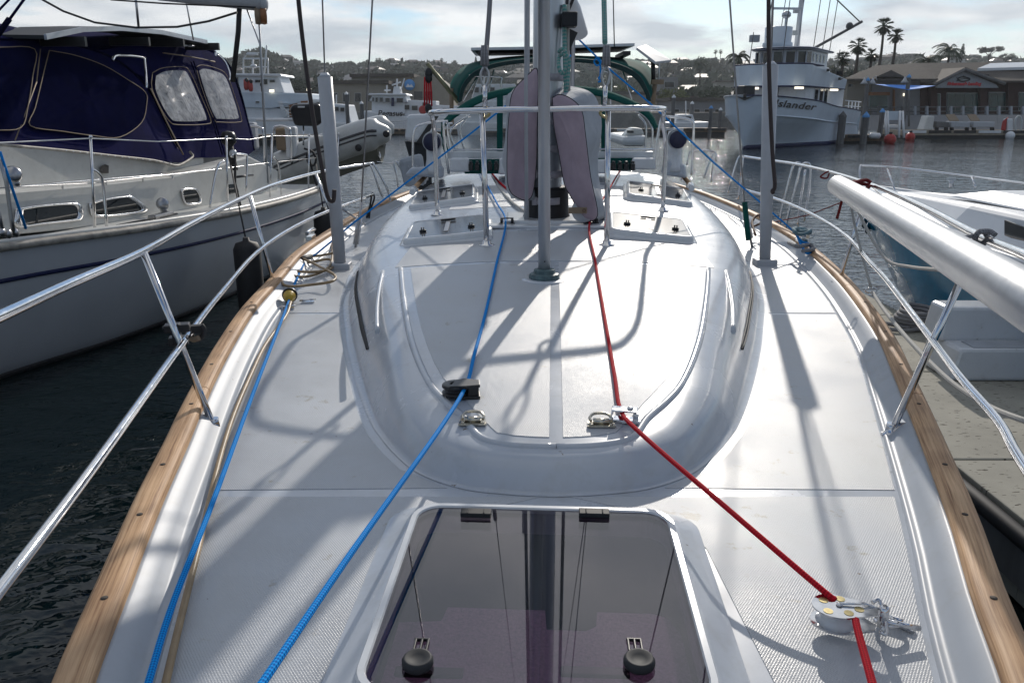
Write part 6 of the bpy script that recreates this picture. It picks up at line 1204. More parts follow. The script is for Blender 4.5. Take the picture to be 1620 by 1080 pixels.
def person_far(px, py0, py1, y, label):
    t = thing('person', label, 'person', AY(px, py1, y)); h = zat(py0, y) - zat(py1, y); k = h / 1.75
    vs = [(0, 0, .95), (0, 0, 1.2), (0, 0, 1.42), (0, 0, 1.52), (0, 0, 1.68), (.1, 0, .9), (.11, .02, .48), (.12, 0, .05), (-.1, 0, .9), (-.12, .02, .48), (-.12, 0, .05), (.19, 0, 1.4), (.24, 0, 1.12), (.22, -.12, .9), (-.19, 0, 1.4), (-.24, 0, 1.12), (-.22, -.12, .9)]
    ed = [(0, 1), (1, 2), (2, 3), (3, 4), (0, 5), (5, 6), (6, 7), (0, 8), (8, 9), (9, 10), (2, 11), (11, 12), (12, 13), (2, 14), (14, 15), (15, 16)]
    rad = [.15, .14, .15, .06, .1, .09, .065, .05, .09, .065, .05, .06, .045, .035, .06, .045, .035]
    me = bpy.data.meshes.new('body'); me.from_pydata([tuple(c * k for c in v) for v in vs], ed, []); o = bpy.data.objects.new('body', me); COL.objects.link(o); o.parent = t
    me.materials.append(M['greyp']); sk = o.modifiers.new('s', 'SKIN')
    for i, r_ in enumerate(rad): me.skin_vertices[0].data[i].radius = (r_ * k, r_ * k)
    me.skin_vertices[0].data[0].use_root = True; o.modifiers.new('ss', 'SUBSURF').levels = 1
    return t
person_far(415, 129, 146, 82, 'person in dark clothes standing on the upper deck of the tall sport fishing boat')
pg = cabin_boat('charter_boat', 'white charter boat with raked wheelhouse windows and Pegasus on the bow', 'fishing boat', 110,
    [(578, 216), (740, 216), (740, 185), (640, 184), (575, 175)],
    [([(588, 179), (640, 180), (640, 160), (588, 160)], 1, 5), ([(584, 160), (645, 162), (640, 150), (590, 149)], .6, 5), ([(580, 151), (645, 151), (642, 148), (584, 148)], .2, 6), ([(640, 184), (690, 184), (690, 160), (640, 158)], 1.5, 5), ([(690, 184), (738, 184), (736, 168), (690, 166)], 1.5, 5)],
    [(588.5, 154, 592, 161, .5), (593.5, 154, 598, 162, .5), (600, 154, 606, 162, .5), (609, 155, 617, 162, .5), (627, 155, 638, 163, .5), (636, 166, 648, 174, 1.3), (651, 167, 661, 175, 1.3), (668, 162, 676, 168, 1.3), (700, 171, 712, 176, 1.3)],
    [([(628, 150), (628, 125)], .12), ([(620, 135), (634, 130)], .12), ([(632, 150), (640, 124)], .08), ([(612, 150), (612, 135)], .1), ([(608, 143), (618, 143)], .12)])
pp([(621, 150), (634, 150), (632, 137), (623, 137)], 111, 2, 'mast_cabinet', M['white'], pg); pp([(619, 155), (623, 155), (623, 168), (619, 168)], 110.4, .3, 'blue_banner', M['blueline'], pg)
c = AY(617, 183.6, 109.85); text_part('Pegasus', 1.05, M['black'], pg, c, (math.pi / 2, 0, 0), shear=.2, bold=.02, name='name_lettering')
MB().lathe(AY(669, 174, 109.6), [(.3, -.05), (.55, -.05), (.55, .05), (.3, .05)], 14, axis=(0, 1, 0)).build('life_ring', M['red'], pg)
cabin_boat('motor_yacht', 'white flybridge motor yacht seen through the clear dodger window left of the mast', 'motor yacht', 95,
    [(725, 222), (850, 222), (850, 196), (722, 192)], [([(735, 196), (840, 197), (830, 160), (745, 160)], .6, 6), ([(742, 162), (830, 162), (815, 133), (752, 133)], 1, 5)],
    [(750, 138, 758, 147, .9), (761, 138, 770, 147, .9), (773, 138, 783, 147, .9), (745, 168, 775, 178, .4), (780, 168, 815, 178, .4)], [([(765, 133), (768, 110)], .1)])
cabin_boat('motor_boat', 'small white motor boat moored between the grey dock posts left of the gangway', 'motor boat', 75,
    [(524, 213), (578, 213), (582, 196), (516, 192)], [([(524, 195), (556, 195), (548, 166), (524, 164)], .6, 4)], [(528, 169, 536, 176, .5), (538, 170, 545, 177, .5)], [([(532, 164), (532, 150)], .06)])
cabin_boat('motor_boat', 'small open white boat seen through the clear dodger window right of the mast', 'motor boat', 30,
    [(985, 232), (1022, 232), (1026, 214), (985, 216)], [([(987, 216), (1020, 214), (1016, 203), (1000, 202)], .4, 1.0, 'creamdeck')], [(992, 206, 1003, 211, .3)], ())
cabin_boat('motor_boat', 'white motor boat behind the dock left of the vessel bow', 'motor boat', 98,
    [(1062, 205), (1118, 205), (1124, 193), (1058, 194)], [([(1068, 194), (1100, 194), (1096, 181), (1074, 181)], .6, 4)], [(1074, 184, 1082, 189, .5), (1085, 184, 1094, 189, .5)], [([(1085, 181), (1085, 160)], .07)])
# sailing masts standing in the marina beyond
for i, (px, t0, y) in enumerate(((566, 120, 140), (690, 100, 150), (1180, 60, 160), (660, 118, 130), (612, 140, 120))):
    pass
# ---------------------------------------------------------------- docks, piles
def far_dock(label, px0, px1, py, y, w, th=.4, m='wood'):
    t = thing('dock', label, 'dock'); a, b = AY(px0, py, y), AY(px1, py, y); n = max(3, int((b.x - a.x) / 2.5))
    for k in range(n):
        x0 = a.x + (b.x - a.x) * k / n; x1 = a.x + (b.x - a.x) * (k + 1) / n
        MB().box(((x0 + x1) / 2, y + w / 2, a.z - th / 2), (x1 - x0 - .05, w, th)).build('deck_board', M[m], t); MB().box(((x0 + x1) / 2, y - .06, a.z - .1), (x1 - x0 - .3, .12, .25)).build('fender_strip', M['rubber' if k % 3 else 'white'], t)
    MB().box(((a.x + b.x) / 2, y + w / 2, (a.z - th) / 2 - .1), (b.x - a.x - .3, w - .3, max(.1, a.z - th + .3))).build('float', M['dark'], t); return t
far_dock('timber wharf float below the restaurant on the right', 1428, 1900, 207, 84, 6, .45, 'lighttrim')
far_dock('dark float with white fenders beside the stern of the fishing vessel', 1308, 1400, 214, 72, 3.5, .5)
far_dock('dock in front of the small boats left of the fishing vessel', 1050, 1150, 203, 88, 3, .4)
far_dock('low dock behind the inflatable dinghy', 560, 740, 205, 96, 3, .5)
far_dock('dock behind the clear dodger windows', 760, 1045, 204, 92, 3, .4)
far_dock('dock behind the stern of the left yacht', 300, 560, 214, 70, 3, .4)
def pile(px, pt, pb, y, wpx, cap, label, grp=None):
    a, b = AY(px, pt, y), AY(px, pb, y); r_ = wpx / 2 * y / 1260 / 1.03; t = thing('pile', label, 'pile', (a.x, y, -.3), group=grp); h = a.z + .3
    MB().lathe((0, 0, 0), [(r_, 0), (r_, h)], 8, sm=False).build('shaft', M['pile'], t); MB().lathe((0, 0, h), [(r_ * 1.08, 0), (r_ * 1.05, r_ * .5), (0, r_ * 1.7)], 8, sm=False).build('cap', M[cap], t)
pile(1333, 186, 220, 70.5, 12, 'pile', 'grey capless pile nearest the stern quarter of the fishing vessel')
pile(1370, 186, 220, 70.0, 11, 'pilecap', 'blue capped pile in the middle of the vessel stern float')
pile(1396, 178, 214, 74, 8, 'pilecap', 'blue capped pile at the right end of the vessel stern float')
pile(1373, 128, 205, 90, 6.5, 'pilecap', 'tall grey lamp pile left of the blue shade sail'); pile(1438, 123, 200, 90, 6.5, 'pilecap', 'tall grey pile standing in the blue shade sail')
for px, t_, b_, y, lb in ((1066, 155, 205, 95, 'grey pile beside the right end of the near dodger'), (1125, 172, 205, 88, 'blue capped pile left of the fishing vessel bow'), (1095, 165, 205, 100, 'slim pile behind the white motor boat on the right'), (548, 150, 214, 74, 'slim pile behind the left yacht stern'), (572, 165, 214, 74, 'slim pile left of the inflatable dinghy'), (1140, 175, 204, 90, 'short pile nearest the fishing vessel bow')):
    pile(px, t_, b_, y, 6, 'pilecap' if 'blue' in lb else 'gelw', lb)
# gangway left of the outboard
gw = thing('gangway', 'sloping metal gangway with railings left of the white outboard motor', 'gangway')
for y in (98, 100):
    MB().tube([AY(590, 193, y), AY(668, 190, y)], .07, 6).build('hand_rail', M['alu'], gw); MB().tube([AY(590, 214, y), AY(668, 208, y)], .1, 6).build('stringer', M['alu'], gw)
    for k in range(12): px = 592 + k * 6.7; MB().tube([AY(px, 193 - k * .25, y), AY(px, 214 - k * .5, y)], .04, 5).build('baluster', M['alu'], gw)
    for k in range(4): MB().tube([AY(590, 197 + k * 4, y), AY(668, 194 + k * 4, y)], .035, 5).build('mid_rail', M['alu'], gw)
pp([(590, 215), (668, 209), (668, 211), (590, 217)], 98, 2, 'walkway', M['pile'], gw)
for px, py, y, r_, lb in ((1408, 221, 71, .5, 'round red mooring buoy at the end of the vessel stern float'), (1440, 217, 80, .45, 'smaller red buoy against the restaurant wharf')):
    t = thing('buoy', lb, 'buoy', AY(px, py, y)); MB().ball((0, 0, 0), r_, 16).build('buoy_body', M['red'], t); MB().lathe((0, 0, r_ * .9), [(.15, 0), (.15, .2), (0, .22)], 8).build('buoy_eye', M['dark'], t)
for px, py, w_, y in ((1304, 216, 22, 71), (1384, 215, 18, 71.5)):
    t = thing('white_fender', 'long white fender lying along the vessel float, %s one' % ('left' if px < 1350 else 'right'), 'fender'); MB().tube([AY(px - w_/2, py, y), AY(px - w_/2 + 2, py, y), AY(px + w_/2 - 2, py, y), AY(px + w_/2, py, y)], [.1, .25, .25, .1], 10).build('fender_body', M['white'], t)
sw = thing('stern_platform', 'white swim step rack with rails on the vessel float', 'boarding rack')
for px in (1400, 1404, 1424, 1428): MB().tube([AY(px, 176, 76), AY(px + (2 if px < 1410 else -6 + (px - 1420)), 218, 75)], .1, 6).build('rack_post', M['white'], sw)
pp([(1398, 176), (1428, 176), (1428, 190), (1400, 190)], 76, .2, 'rack_panel', M['bluewhite'], sw); pp([(1398, 198), (1424, 198), (1424, 202), (1398, 202)], 76, 1, 'rack_step', M['white'], sw)
pump = thing('fuel_pump', 'white dock pump cabinet with hose loop at the right on the wharf', 'fuel pump'); pp([(1594, 210), (1603, 210), (1603, 188), (1594, 188)], 84.5, .8, 'pump_body', M['white'], pump, .1); MB().tube([AY(a, b, 84.4) for a, b in ((1607, 210), (1606, 192), (1611, 184), (1616, 190), (1615, 210))], .1, 8, smooth=4).build('hose_loop', M['winframe'], pump)
wf = thing('white_float', 'white round fender on the wharf edge below the pump cabinet', 'fender', AY(1598, 215, 83.6)); MB().ball((0, 0, 0), .45, 12).build('float_ball', M['white'], wf); MB().tube([(0, 0, -.3), (-.05, 0, -.9)], .12, 6).build('float_tail', M['white'], wf)
ub = thing('closed_umbrella', 'dark red folded umbrella standing on the wharf', 'umbrella'); MB().prism([AY(a, b, 84.6) for a, b in ((1583, 206), (1591, 207), (1594, 190), (1596, 184), (1586, 192))], [AY(a, b, 85.0) for a, b in ((1583, 206), (1591, 207), (1594, 190), (1596, 184), (1586, 192))]).build('folded_cloth', M['red'], ub, bevel=.1)
yb_ = thing('stair_box', 'cream plastic stair box on the wharf left of the grey dock carts', 'stair box'); pp([(1460, 206), (1476, 206), (1479, 184), (1468, 183), (1464, 196)], 84.6, 1.4, 'box_body', M['creamdeck'], yb_, .1)
for i, (a, b, m_) in enumerate(((1481, 1502, 'pile'), (1505, 1535, 'greyf'), (1540, 1575, 'pvc'))):
    t = thing('dock_cart', ('leftmost', 'middle', 'right')[i] + ' long grey bait tank on legs on the restaurant wharf', 'bait tank'); pp([(a, 202), (b, 202), (b, 193), (a, 192)], 85, 1.2, 'tank_body', M[m_], t, .1)
    for x in (a + 3, b - 3): pp([(x - 1, 207), (x + 1, 207), (x + 1, 201), (x - 1, 201)], 85.2, .6, 'tank_leg', M['dark'], t)
for i, (a, b) in enumerate(((1496, 1515), (1530, 1548))):
    t = thing('tilted_board', ('left', 'right')[i] + ' tan tilted board leaning on the bait tanks', 'board'); A = [AY(a, 183, 86.5), AY(b - 5, 182.5, 86.5), AY(b + 2, 192, 85.8), AY(a + 6, 192, 85.8)]; MB().prism(A, [p + V((0, .02, .12)) for p in A]).build('board_sheet', M['tan'], t)
# ---------------------------------------------------------------- restaurant
rs = thing('restaurant_building', 'brown shingle roofed landing building with gable sign and teal windows', 'restaurant')
pw = thing('promenade_wall', 'long grey sloping seawall under the restaurant terrace', 'seawall')
for k in range(12):
    x0 = 1378 + k * 40; A = [AY(x0, 207, 90), AY(x0 + 39.7, 207, 90), AY(x0 + 39.7, 182, 92.5), AY(x0, 182, 92.5)]; MB().prism(A, [p + V((0, 6, 0)) for p in A]).build('wall_panel', M['stuccog'], pw)
Y0 = 97
def wl(a, b, t_, bt, m, dep=8, y=Y0, nm='wall', bevel=0): return pp([(a, bt), (b, bt), (b, t_), (a, t_)], y, dep, nm, m, rs, bevel)
wl(1340, 1458, 128, 184, M['stucco'], 9, 97.5); wl(1380, 1456, 128, 184, M['stuccog'], 5, 97.1); wl(1456, 1720, 127, 184, M['brick'], 9, 97.0)
for a in (1478, 1556, 1600): wl(a - 5, a + 5, 130, 184, M['brick'], 1, 96.3, 'brick_column')
wl(1490, 1560, 133, 139, M['stucco'], .6, 96.2, 'beam')
def sl(A, B, m, nm='roof'): return MB().prism([*A, *B[::-1]], [p + V((0, 0, .22)) for p in (*A, *B[::-1])]).build(nm, m, rs)
sl([AY(1335, 128, 95.6), AY(1484, 128, 95.6)], [AY(1385, 107, 101), AY(1452, 103, 102)], M['roof']); sl([AY(1456, 131, 95.4), AY(1740, 131, 95.4)], [AY(1452, 103, 102), AY(1740, 100, 103)], M['roof'])
sl([AY(1338, 129, 95.6), AY(1338, 126, 108)], [AY(1385, 107, 101), AY(1385, 107, 104)], M['roof'])
MB().prism([AY(a, b, 95.5) for a, b in ((1386, 122), (1432, 122), (1410, 111))], [AY(a, b, 99) for a, b in ((1386, 122), (1432, 122), (1410, 111))]).build('dormer', M['roof'], rs)
gA = [(1483, 139), (1580, 139), (1576, 134), (1527, 113), (1484, 134)]; pp(gA, 95.2, .5, 'gable_face', M['greyf'], rs)
for P_, Q_ in (((1527, 110), (1478, 135)), ((1527, 110), (1590, 133))):
    A = [AY(*P_, 94.6), AY(*Q_, 94.6)]; sl(A, [p + V((0, 7, .1)) for p in A], M['roof'], 'gable_roof'); MB().tube(A, .18, 6).build('gable_trim', M['pile'], rs)
# emblem fish and lettering
fo = []
for k in range(24):
    a = 2 * math.pi * k / 24; r_ = 1; fo.append((1525 + 9.5 * math.cos(a), 125.5 + 3.2 * math.sin(a) * (1 - .25 * math.cos(a))))
em = pp(fo, 95.12, .08, 'fish_emblem', M['winframe'], rs); pp([(1517, 125.5), (1513, 122.3), (1515.5, 125.8), (1512.8, 129.5), (1517.5, 127)], 95.1, .1, 'fish_tail', M['black'], rs)
MB().tube([AY(a, b, 95.08) for a, b in fo + [fo[0]]], .07, 5).build('fish_outline', M['black'], rs); pp([(1520, 122.6), (1524, 119.8), (1530, 122.3)], 95.1, .08, 'fish_fin', M['black'], rs); MB().tube([AY(1517, 126, 95.06), AY(1525, 124.8, 95.06), AY(1533, 125.2, 95.06)], .05, 5).build('fish_stripe', M['black'], rs)
text_part("Fisherman's Landing", .47, mat('sign_red', (.55, .02, .03), .5), rs, AY(1525, 135.0, 95.05), (math.pi / 2, 0, 0), shear=.15, bold=.03, name='sign_lettering', depth=.03)
def rwin(a, b, t_, bt, n, nm='window', y=96.85):
    f_ = pp([(a, bt), (b, bt), (b, t_), (a, t_)], y, .15, nm, M['winframe'], rs)
    for k in range(n):
        x0 = a + .7 + (b - a - .7) * k / n; x1 = a + (b - a - .7) * (k + 1) / n; pp([(x0, bt - 1), (x1, bt - 1), (x1, t_ + 1), (x0, t_ + 1)], y - .06, .1, 'pane', M['tglass'], f_)
rwin(1375, 1405, 150, 172, 1, y=96.95); rwin(1474 - 3, 1488, 148, 178, 1); rwin(1498, 1552, 147, 180, 4, 'glass_door'); rwin(1564, 1604, 146, 176, 3); rwin(1612, 1690, 146, 176, 5)
wl(1372, 1408, 146, 151, M['orange'], .3, 96.8, 'beam'); wl(1414, 1416, 142, 183, M['orange'], .3, 96.8, 'beam')
wl(1430, 1434, 148, 152, M['lamp'], .3, 96.9, 'wall_lamp')
pan2 = [AY(1546, 112.5, 99), AY(1700, 108.5, 99), AY(1700, 100, 101.5), AY(1566, 104.5, 101.5)]; MB().prism(pan2, [p + V((0, 0, .3)) for p in pan2]).build('solar_panel', M['gelw'], rs)
for a, b in ((1508, 112), (1558, 118)): pp([(a, b + 3), (a + 7, b + 3), (a + 7, b), (a, b)], 97, 1.5, 'roof_vent', M['black'], rs)
# terrace railing
tr_ = thing('terrace_railing', 'terrace railing with pale posts in front of the restaurant windows', 'railing')
for px in range(1352, 1700, 19): o = pp([(px, 184), (px + 3, 184), (px + 3, 168), (px, 168)], 93, .4, 'post', M['pile'] if px < 1440 else M['greyf'], tr_)
for py in (169, 176, 181): MB().tube([AY(1352, py + 1, 93.2), AY(1700, py - .5, 93.2)], .05, 5).build('rail_bar', M['pile'], tr_)
ssl = thing('shade_sail', 'bright blue triangular shade sail in front of the restaurant', 'shade sail'); A = [AY(1384, 133.5, 92), AY(1438, 142.5, 89.5), AY(1480, 136, 92), AY(1440, 135, 96)]
MB().grid([[A[0] * (1-u) * (1-v) + A[1] * u * (1-v) + A[2] * u * v + A[3] * (1-u) * v - V((0, 0, .3 * math.sin(math.pi * u) * math.sin(math.pi * v))) for u in [i/8 for i in range(9)]] for v in [i/8 for i in range(9)]]).build('sail_cloth', M['bluesail'], ssl, solid=.02)
MB().tube([A[1], AY(1438, 200, 89.5)], .1, 6).build('sail_post', M['pile'], ssl)
for i, (px, py) in enumerate(((1367, 131), (1380, 131), (1431, 129))):
    t = thing('bell_lamp', 'grey bell shaped lamp, %s of three beside the blue sail' % ('leftmost', 'middle', 'rightmost')[i], 'lamp', AY(px, py + 2, 90)); MB().lathe((0, 0, 0), [(.42, 0), (.22, .25), (.1, .5), (.05, .6)], 12).build('lamp_shade', M['pvc'], t); MB().tube([(0, 0, .6), (.3, 0, .8), (.45, 0, .4)], .04, 5).build('lamp_arm', M['pvc'], t)
# ---------------------------------------------------------------- buildings at left and centre
def block(label, px0, px1, top, base, y, dep, m, rows, nwin, roof=None, cat='building', nm='building', wtop=.25, wh=.35):
    t = thing(nm, label, cat); pp([(px0, base), (px1, base), (px1, top), (px0, top)], y, dep, 'wall', M[m], t); H_ = base - top
    for r in range(rows):
        for k in range(nwin):
            w_ = (px1 - px0) / nwin; a = px0 + w_ * (k + .22); b = px0 + w_ * (k + .78); t_ = top + H_ * (r + wtop) / rows; b_ = t_ + H_ * wh / rows
            f_ = pp([(a, b_), (b, b_), (b, t_), (a, t_)], y - .1, .12, 'window', M['winframe'], t); pp([(a + .5, b_ - .5), (b - .5, b_ - .5), (b - .5, t_ + .5), (a + .5, t_ + .5)], y - .15, .1, 'pane', M['winglass'], f_)
    if roof: A = [AY(px0 - 3, top, y - .6), AY(px1 + 3, top, y - .6)]; MB().prism([A[0], A[1], A[1] + V((0, dep + 1, 0)), A[0] + V((0, dep + 1, 0))], [(p + V((0, 0, .6))) for p in (A[0], A[1], A[1] + V((0, dep + 1, 0)), A[0] + V((0, dep + 1, 0)))]).build('roof', M[roof], t)
    return t
block('long beige harbour building behind the charter boat, left wing', 520, 612, 133, 190, 150, 20, 'stucco', 1, 5, 'roof', wtop=.25, wh=.25)
block('beige upper storey set back on the long harbour building', 556, 652, 122, 150, 158, 18, 'stucco', 1, 1, 'roof', wtop=.8, wh=.05)
ga = thing('building', 'beige gabled harbour building with round blue emblem', 'building')
pp([(637, 190), (712, 190), (712, 140), (690, 122), (660, 121), (637, 136)], 148, 22, 'wall', M['stucco'], ga); pp([(655, 158), (668, 158), (668, 145), (655, 145)], 147.9, .2, 'window', M['winglass'], ga); pp([(671, 158), (684, 158), (684, 145), (671, 145)], 147.9, .2, 'window', M['winglass'], ga)
e = AY(648, 134.5, 147.8); MB().lathe(e, [(0, .1), (.95, .1), (.95, 0)], 20, axis=(0, -1, 0)).build('round_emblem', M['pilecap'], ga); MB().prism([e + V((x, -.15, z)) for x, z in ((-.7, -.4), (.7, -.4), (.35, .1), (0, -.15), (-.3, .2))], [e + V((x, -.12, z)) for x, z in ((-.7, -.4), (.7, -.4), (.35, .1), (0, -.15), (-.3, .2))]).build('emblem_wave', M['gelw'], ga)
block('pale boxy building with dark window behind the green bimini end', 1045, 1073, 122, 150, 190, 14, 'stuccog', 1, 1, None)
block('low beige building behind the dodger, right of the mast', 900, 1040, 150, 190, 170, 14, 'stucco', 1, 9, 'roof', wtop=.4, wh=.3)
block('low grey shed behind the dock, left of the fishing vessel', 1062, 1160, 160, 192, 150, 14, 'stuccog', 1, 6, 'roof', wtop=.4, wh=.3)
block('long low building behind the dodger, left of the mast', 712, 850, 148, 190, 175, 14, 'stuccog', 1, 9, 'roof', wtop=.4, wh=.3)
block('pale harbour shed behind the sport fishing boat', 300, 520, 150, 192, 160, 14, 'stuccog', 1, 9, 'roof', wtop=.4, wh=.3)
# quay behind the marina
MB().box((0, 148, .9), (700, 30, 3.0)).build('quay', M['concrete'], kind='structure')
# ---------------------------------------------------------------- hill
RIDGE = [(-600, 96), (200, 110), (370, 104), (420, 88), (455, 100), (540, 112), (620, 108), (700, 112), (800, 112), (900, 108), (1010, 106), (1075, 106), (1110, 104), (1160, 108), (1230, 108), (1330, 106), (1380, 100), (1450, 101), (1540, 100), (1620, 103), (2200, 98)]
def hillz(x, y):
    px = 810 + F_PX * x / (y * cp + 5) ; top = zat(smooth_tab(RIDGE, px), 760)
    t = max(0, min(1, (y - 175) / (760 - 175))); t = t * t * (3 - 2 * t) * .55 + t * .45
    n_ = 2.2 * math.sin(x * .021 + y * .013) + 1.6 * math.sin(x * .047 - y * .03) + 1.2 * math.sin(x * .09 + 1)
    return 1.5 + (top - 1.5) * t + n_ * t * (1 - t) * 2.2
rows = []
for j in range(41):
    y = 165 + j * (900 - 165) / 40; rows.append([V((x, y, hillz(x, y) if y < 765 else hillz(x, 760) - (y - 760) * .05)) for x in [-900 + i * 20 for i in range(91)]])
MB().grid(rows).build('hill', M['hill'], kind='structure')
# houses on the slope
rnd = random.Random(11)
hm = []
cols = [mat('house_wall_%s' % n_, c) for n_, c in (('cream', (.36, .335, .29)), ('white', (.45, .45, .43)), ('tan', (.25, .21, .17)), ('grey', (.16, .165, .17)), ('rose', (.18, .14, .12)))]
rfs = [mat('house_roof_%s' % n_, c) for n_, c in (('brown', (.1, .075, .06)), ('grey', (.14, .14, .145)), ('tile', (.1, .065, .05)))]
for i in range(10):
    m_ = MB(); w_, d_, h_ = rnd.uniform(9, 16), rnd.uniform(8, 11), rnd.uniform(3.2, 6.2)
    m_.box((0, 0, h_ / 2 - 1.5), (w_, d_, h_ + 3)); 
    if i % 3: m_.box((w_ * .3, -d_ * .3, h_ * .35), (w_ * .4, d_ * .8, h_ * .7))
    o = .7
    if i % 4: m_.prism([V((-w_/2 - o, -d_/2 - o, h_)), V((w_/2 + o, -d_/2 - o, h_)), V((w_/2 + o, d_/2 + o, h_)), V((-w_/2 - o, d_/2 + o, h_))], [V((-w_/2 + 2.5, 0, h_ + 2)), V((w_/2 - 2.5, 0, h_ + 2)), V((w_/2 - 2.5, .1, h_ + 2)), V((-w_/2 + 2.5, .1, h_ + 2))], mi=1)
    else: m_.box((0, 0, h_ + .2), (w_ + 1, d_ + 1, .5), mi=1)
    for k in range(3): m_.box((-w_ * .33 + k * w_ * .33, -d_ / 2 - .05, h_ * .6), (w_ * .18, .2, 1.3), mi=2)
    hm.append(m_.build('hillside_house', [cols[i % 5], rfs[i % 3], M['winglass']])); 
for o in hm: COL.objects.unlink(o)
HK = [o.data for o in hm]
cnt = 0; used = []; used_l = set()
for tries in range(6000):
    if cnt >= 190: break
    y = 200 + 560 * rnd.random() ** .8; px = rnd.uniform(330, 1700); x = (px - 810) / F_PX * (y * cp + 5)
    if any(abs(x - a) < 14 and abs(y - b) < 20 for a, b in used): continue
    used.append((x, y)); o = bpy.data.objects.new('hillside_house', hm[rnd.randrange(10)].data); COL.objects.link(o); o.location = (x, y, hillz(x, y)); o.rotation_euler = (0, 0, rnd.uniform(-.5, .5)); s_ = .62 + .3 * rnd.random() ; o.scale = (s_, s_, s_)
    hp, hq = far_px(V(o.location)); k_ = HK.index(o.data)
    where = [n_ for lim, n_ in ((415, 'behind the tuna tower'), (520, 'right of the tuna tower'), (600, 'left of the twin skyline palms'), (690, 'over the charter boat'), (850, 'left of the mast'), (1000, 'right of the mast'), (1075, 'behind the flat antenna'), (1165, 'left of the fishing vessel'), (1320, 'behind the fishing vessel'), (1420, 'behind the tall palms'), (1520, 'over the restaurant'), (9999, 'at the far right')) if hp < lim][0]
    hgt = 'high up the hill' if hq < 116 else ('halfway up the hill' if hq < 135 else 'low on the hill')
    lab_ = '%s %s house %s %s' % (('larger', 'small')[s_ < .77], ('cream', 'white', 'tan', 'grey', 'rose')[k_ % 5], hgt, where)
    if lab_ in used_l: bpy.data.objects.remove(o); used.pop(); continue
    used_l.add(lab_); tag(o, lab_, 'house', 'houses on the hillside'); cnt += 1
for o in hm: bpy.data.objects.remove(o)
# ---------------------------------------------------------------- vegetation
def leaf_crown(mb, c, R, n, s, rn, squash=.75):
    for _ in range(n):
        d = V((rn.gauss(0, 1), rn.gauss(0, 1), rn.gauss(0, 1))).normalized() * (rn.random() ** .45); p = V(c) + V((d.x * R, d.y * R, d.z * R * squash))
        a = V((rn.gauss(0, 1), rn.gauss(0, 1), rn.gauss(0, 1))).normalized(); b = a.orthogonal().normalized(); q = s * rn.uniform(.6, 1.4)
        mb.add([p + a * q, p + b * q * .8, p - a * q, p - b * q * .7 + a * q * .2], [(0, 1, 2, 3)])
rn = random.Random(5)
def tree_mesh(kind):
    m_ = MB(); tr = MB()
    if kind == 'round':
        for _ in range(11): c = V((rn.uniform(-.5, .5), rn.uniform(-.5, .5), rn.uniform(.55, .95))); leaf_crown(m_, c, rn.uniform(.2, .34), 90, .05, rn)
        tr.tube([(0, 0, 0), (.02, 0, .4), (.05, 0, .7)], [.05, .035, .02], 6); tr.tube([(.02, 0, .4), (.25, .1, .7)], .015, 5); tr.tube([(.02, 0, .35), (-.28, 0, .65)], .015, 5)
    elif kind == 'flat':
        for _ in range(13): c = V((rn.uniform(-.75, .75), rn.uniform(-.5, .5), rn.uniform(.7, .9) - .1 * rn.random())); leaf_crown(m_, c, rn.uniform(.17, .28), 80, .05, rn, .5)
        tr.tube([(0, 0, 0), (.0, 0, .45), (.2, 0, .8)], [.05, .04, .02], 6); tr.tube([(0, 0, .4), (-.4, 0, .75)], .02, 5); tr.tube([(0, 0, .42), (.45, 0, .75)], .02, 5)
    elif kind == 'conifer':
        for k in range(9): z = .2 + .8 * k / 9; leaf_crown(m_, (0, 0, z), .26 * (1.05 - z), 60, .04, rn, .5)
        tr.tube([(0, 0, 0), (0, 0, .9)], [.03, .01], 6)
    return m_, tr
def tree(kind, px, top, base, y, label, m='leaf', group=None, cat='tree', nm='tree'):
    m_, tr = tree_mesh(kind); a, b = AY(px, top, y), AY(px, base, y); h = a.z - b.z
    t = thing(nm, label, cat, b, group=group)
    k = h
    for q in (m_, tr): q.v = [(p[0] * k, p[1] * k, p[2] * k) for p in q.v]
    m_.build('crown', M[m], t, fix=False); tr.build('trunk', M['trunk'], t)
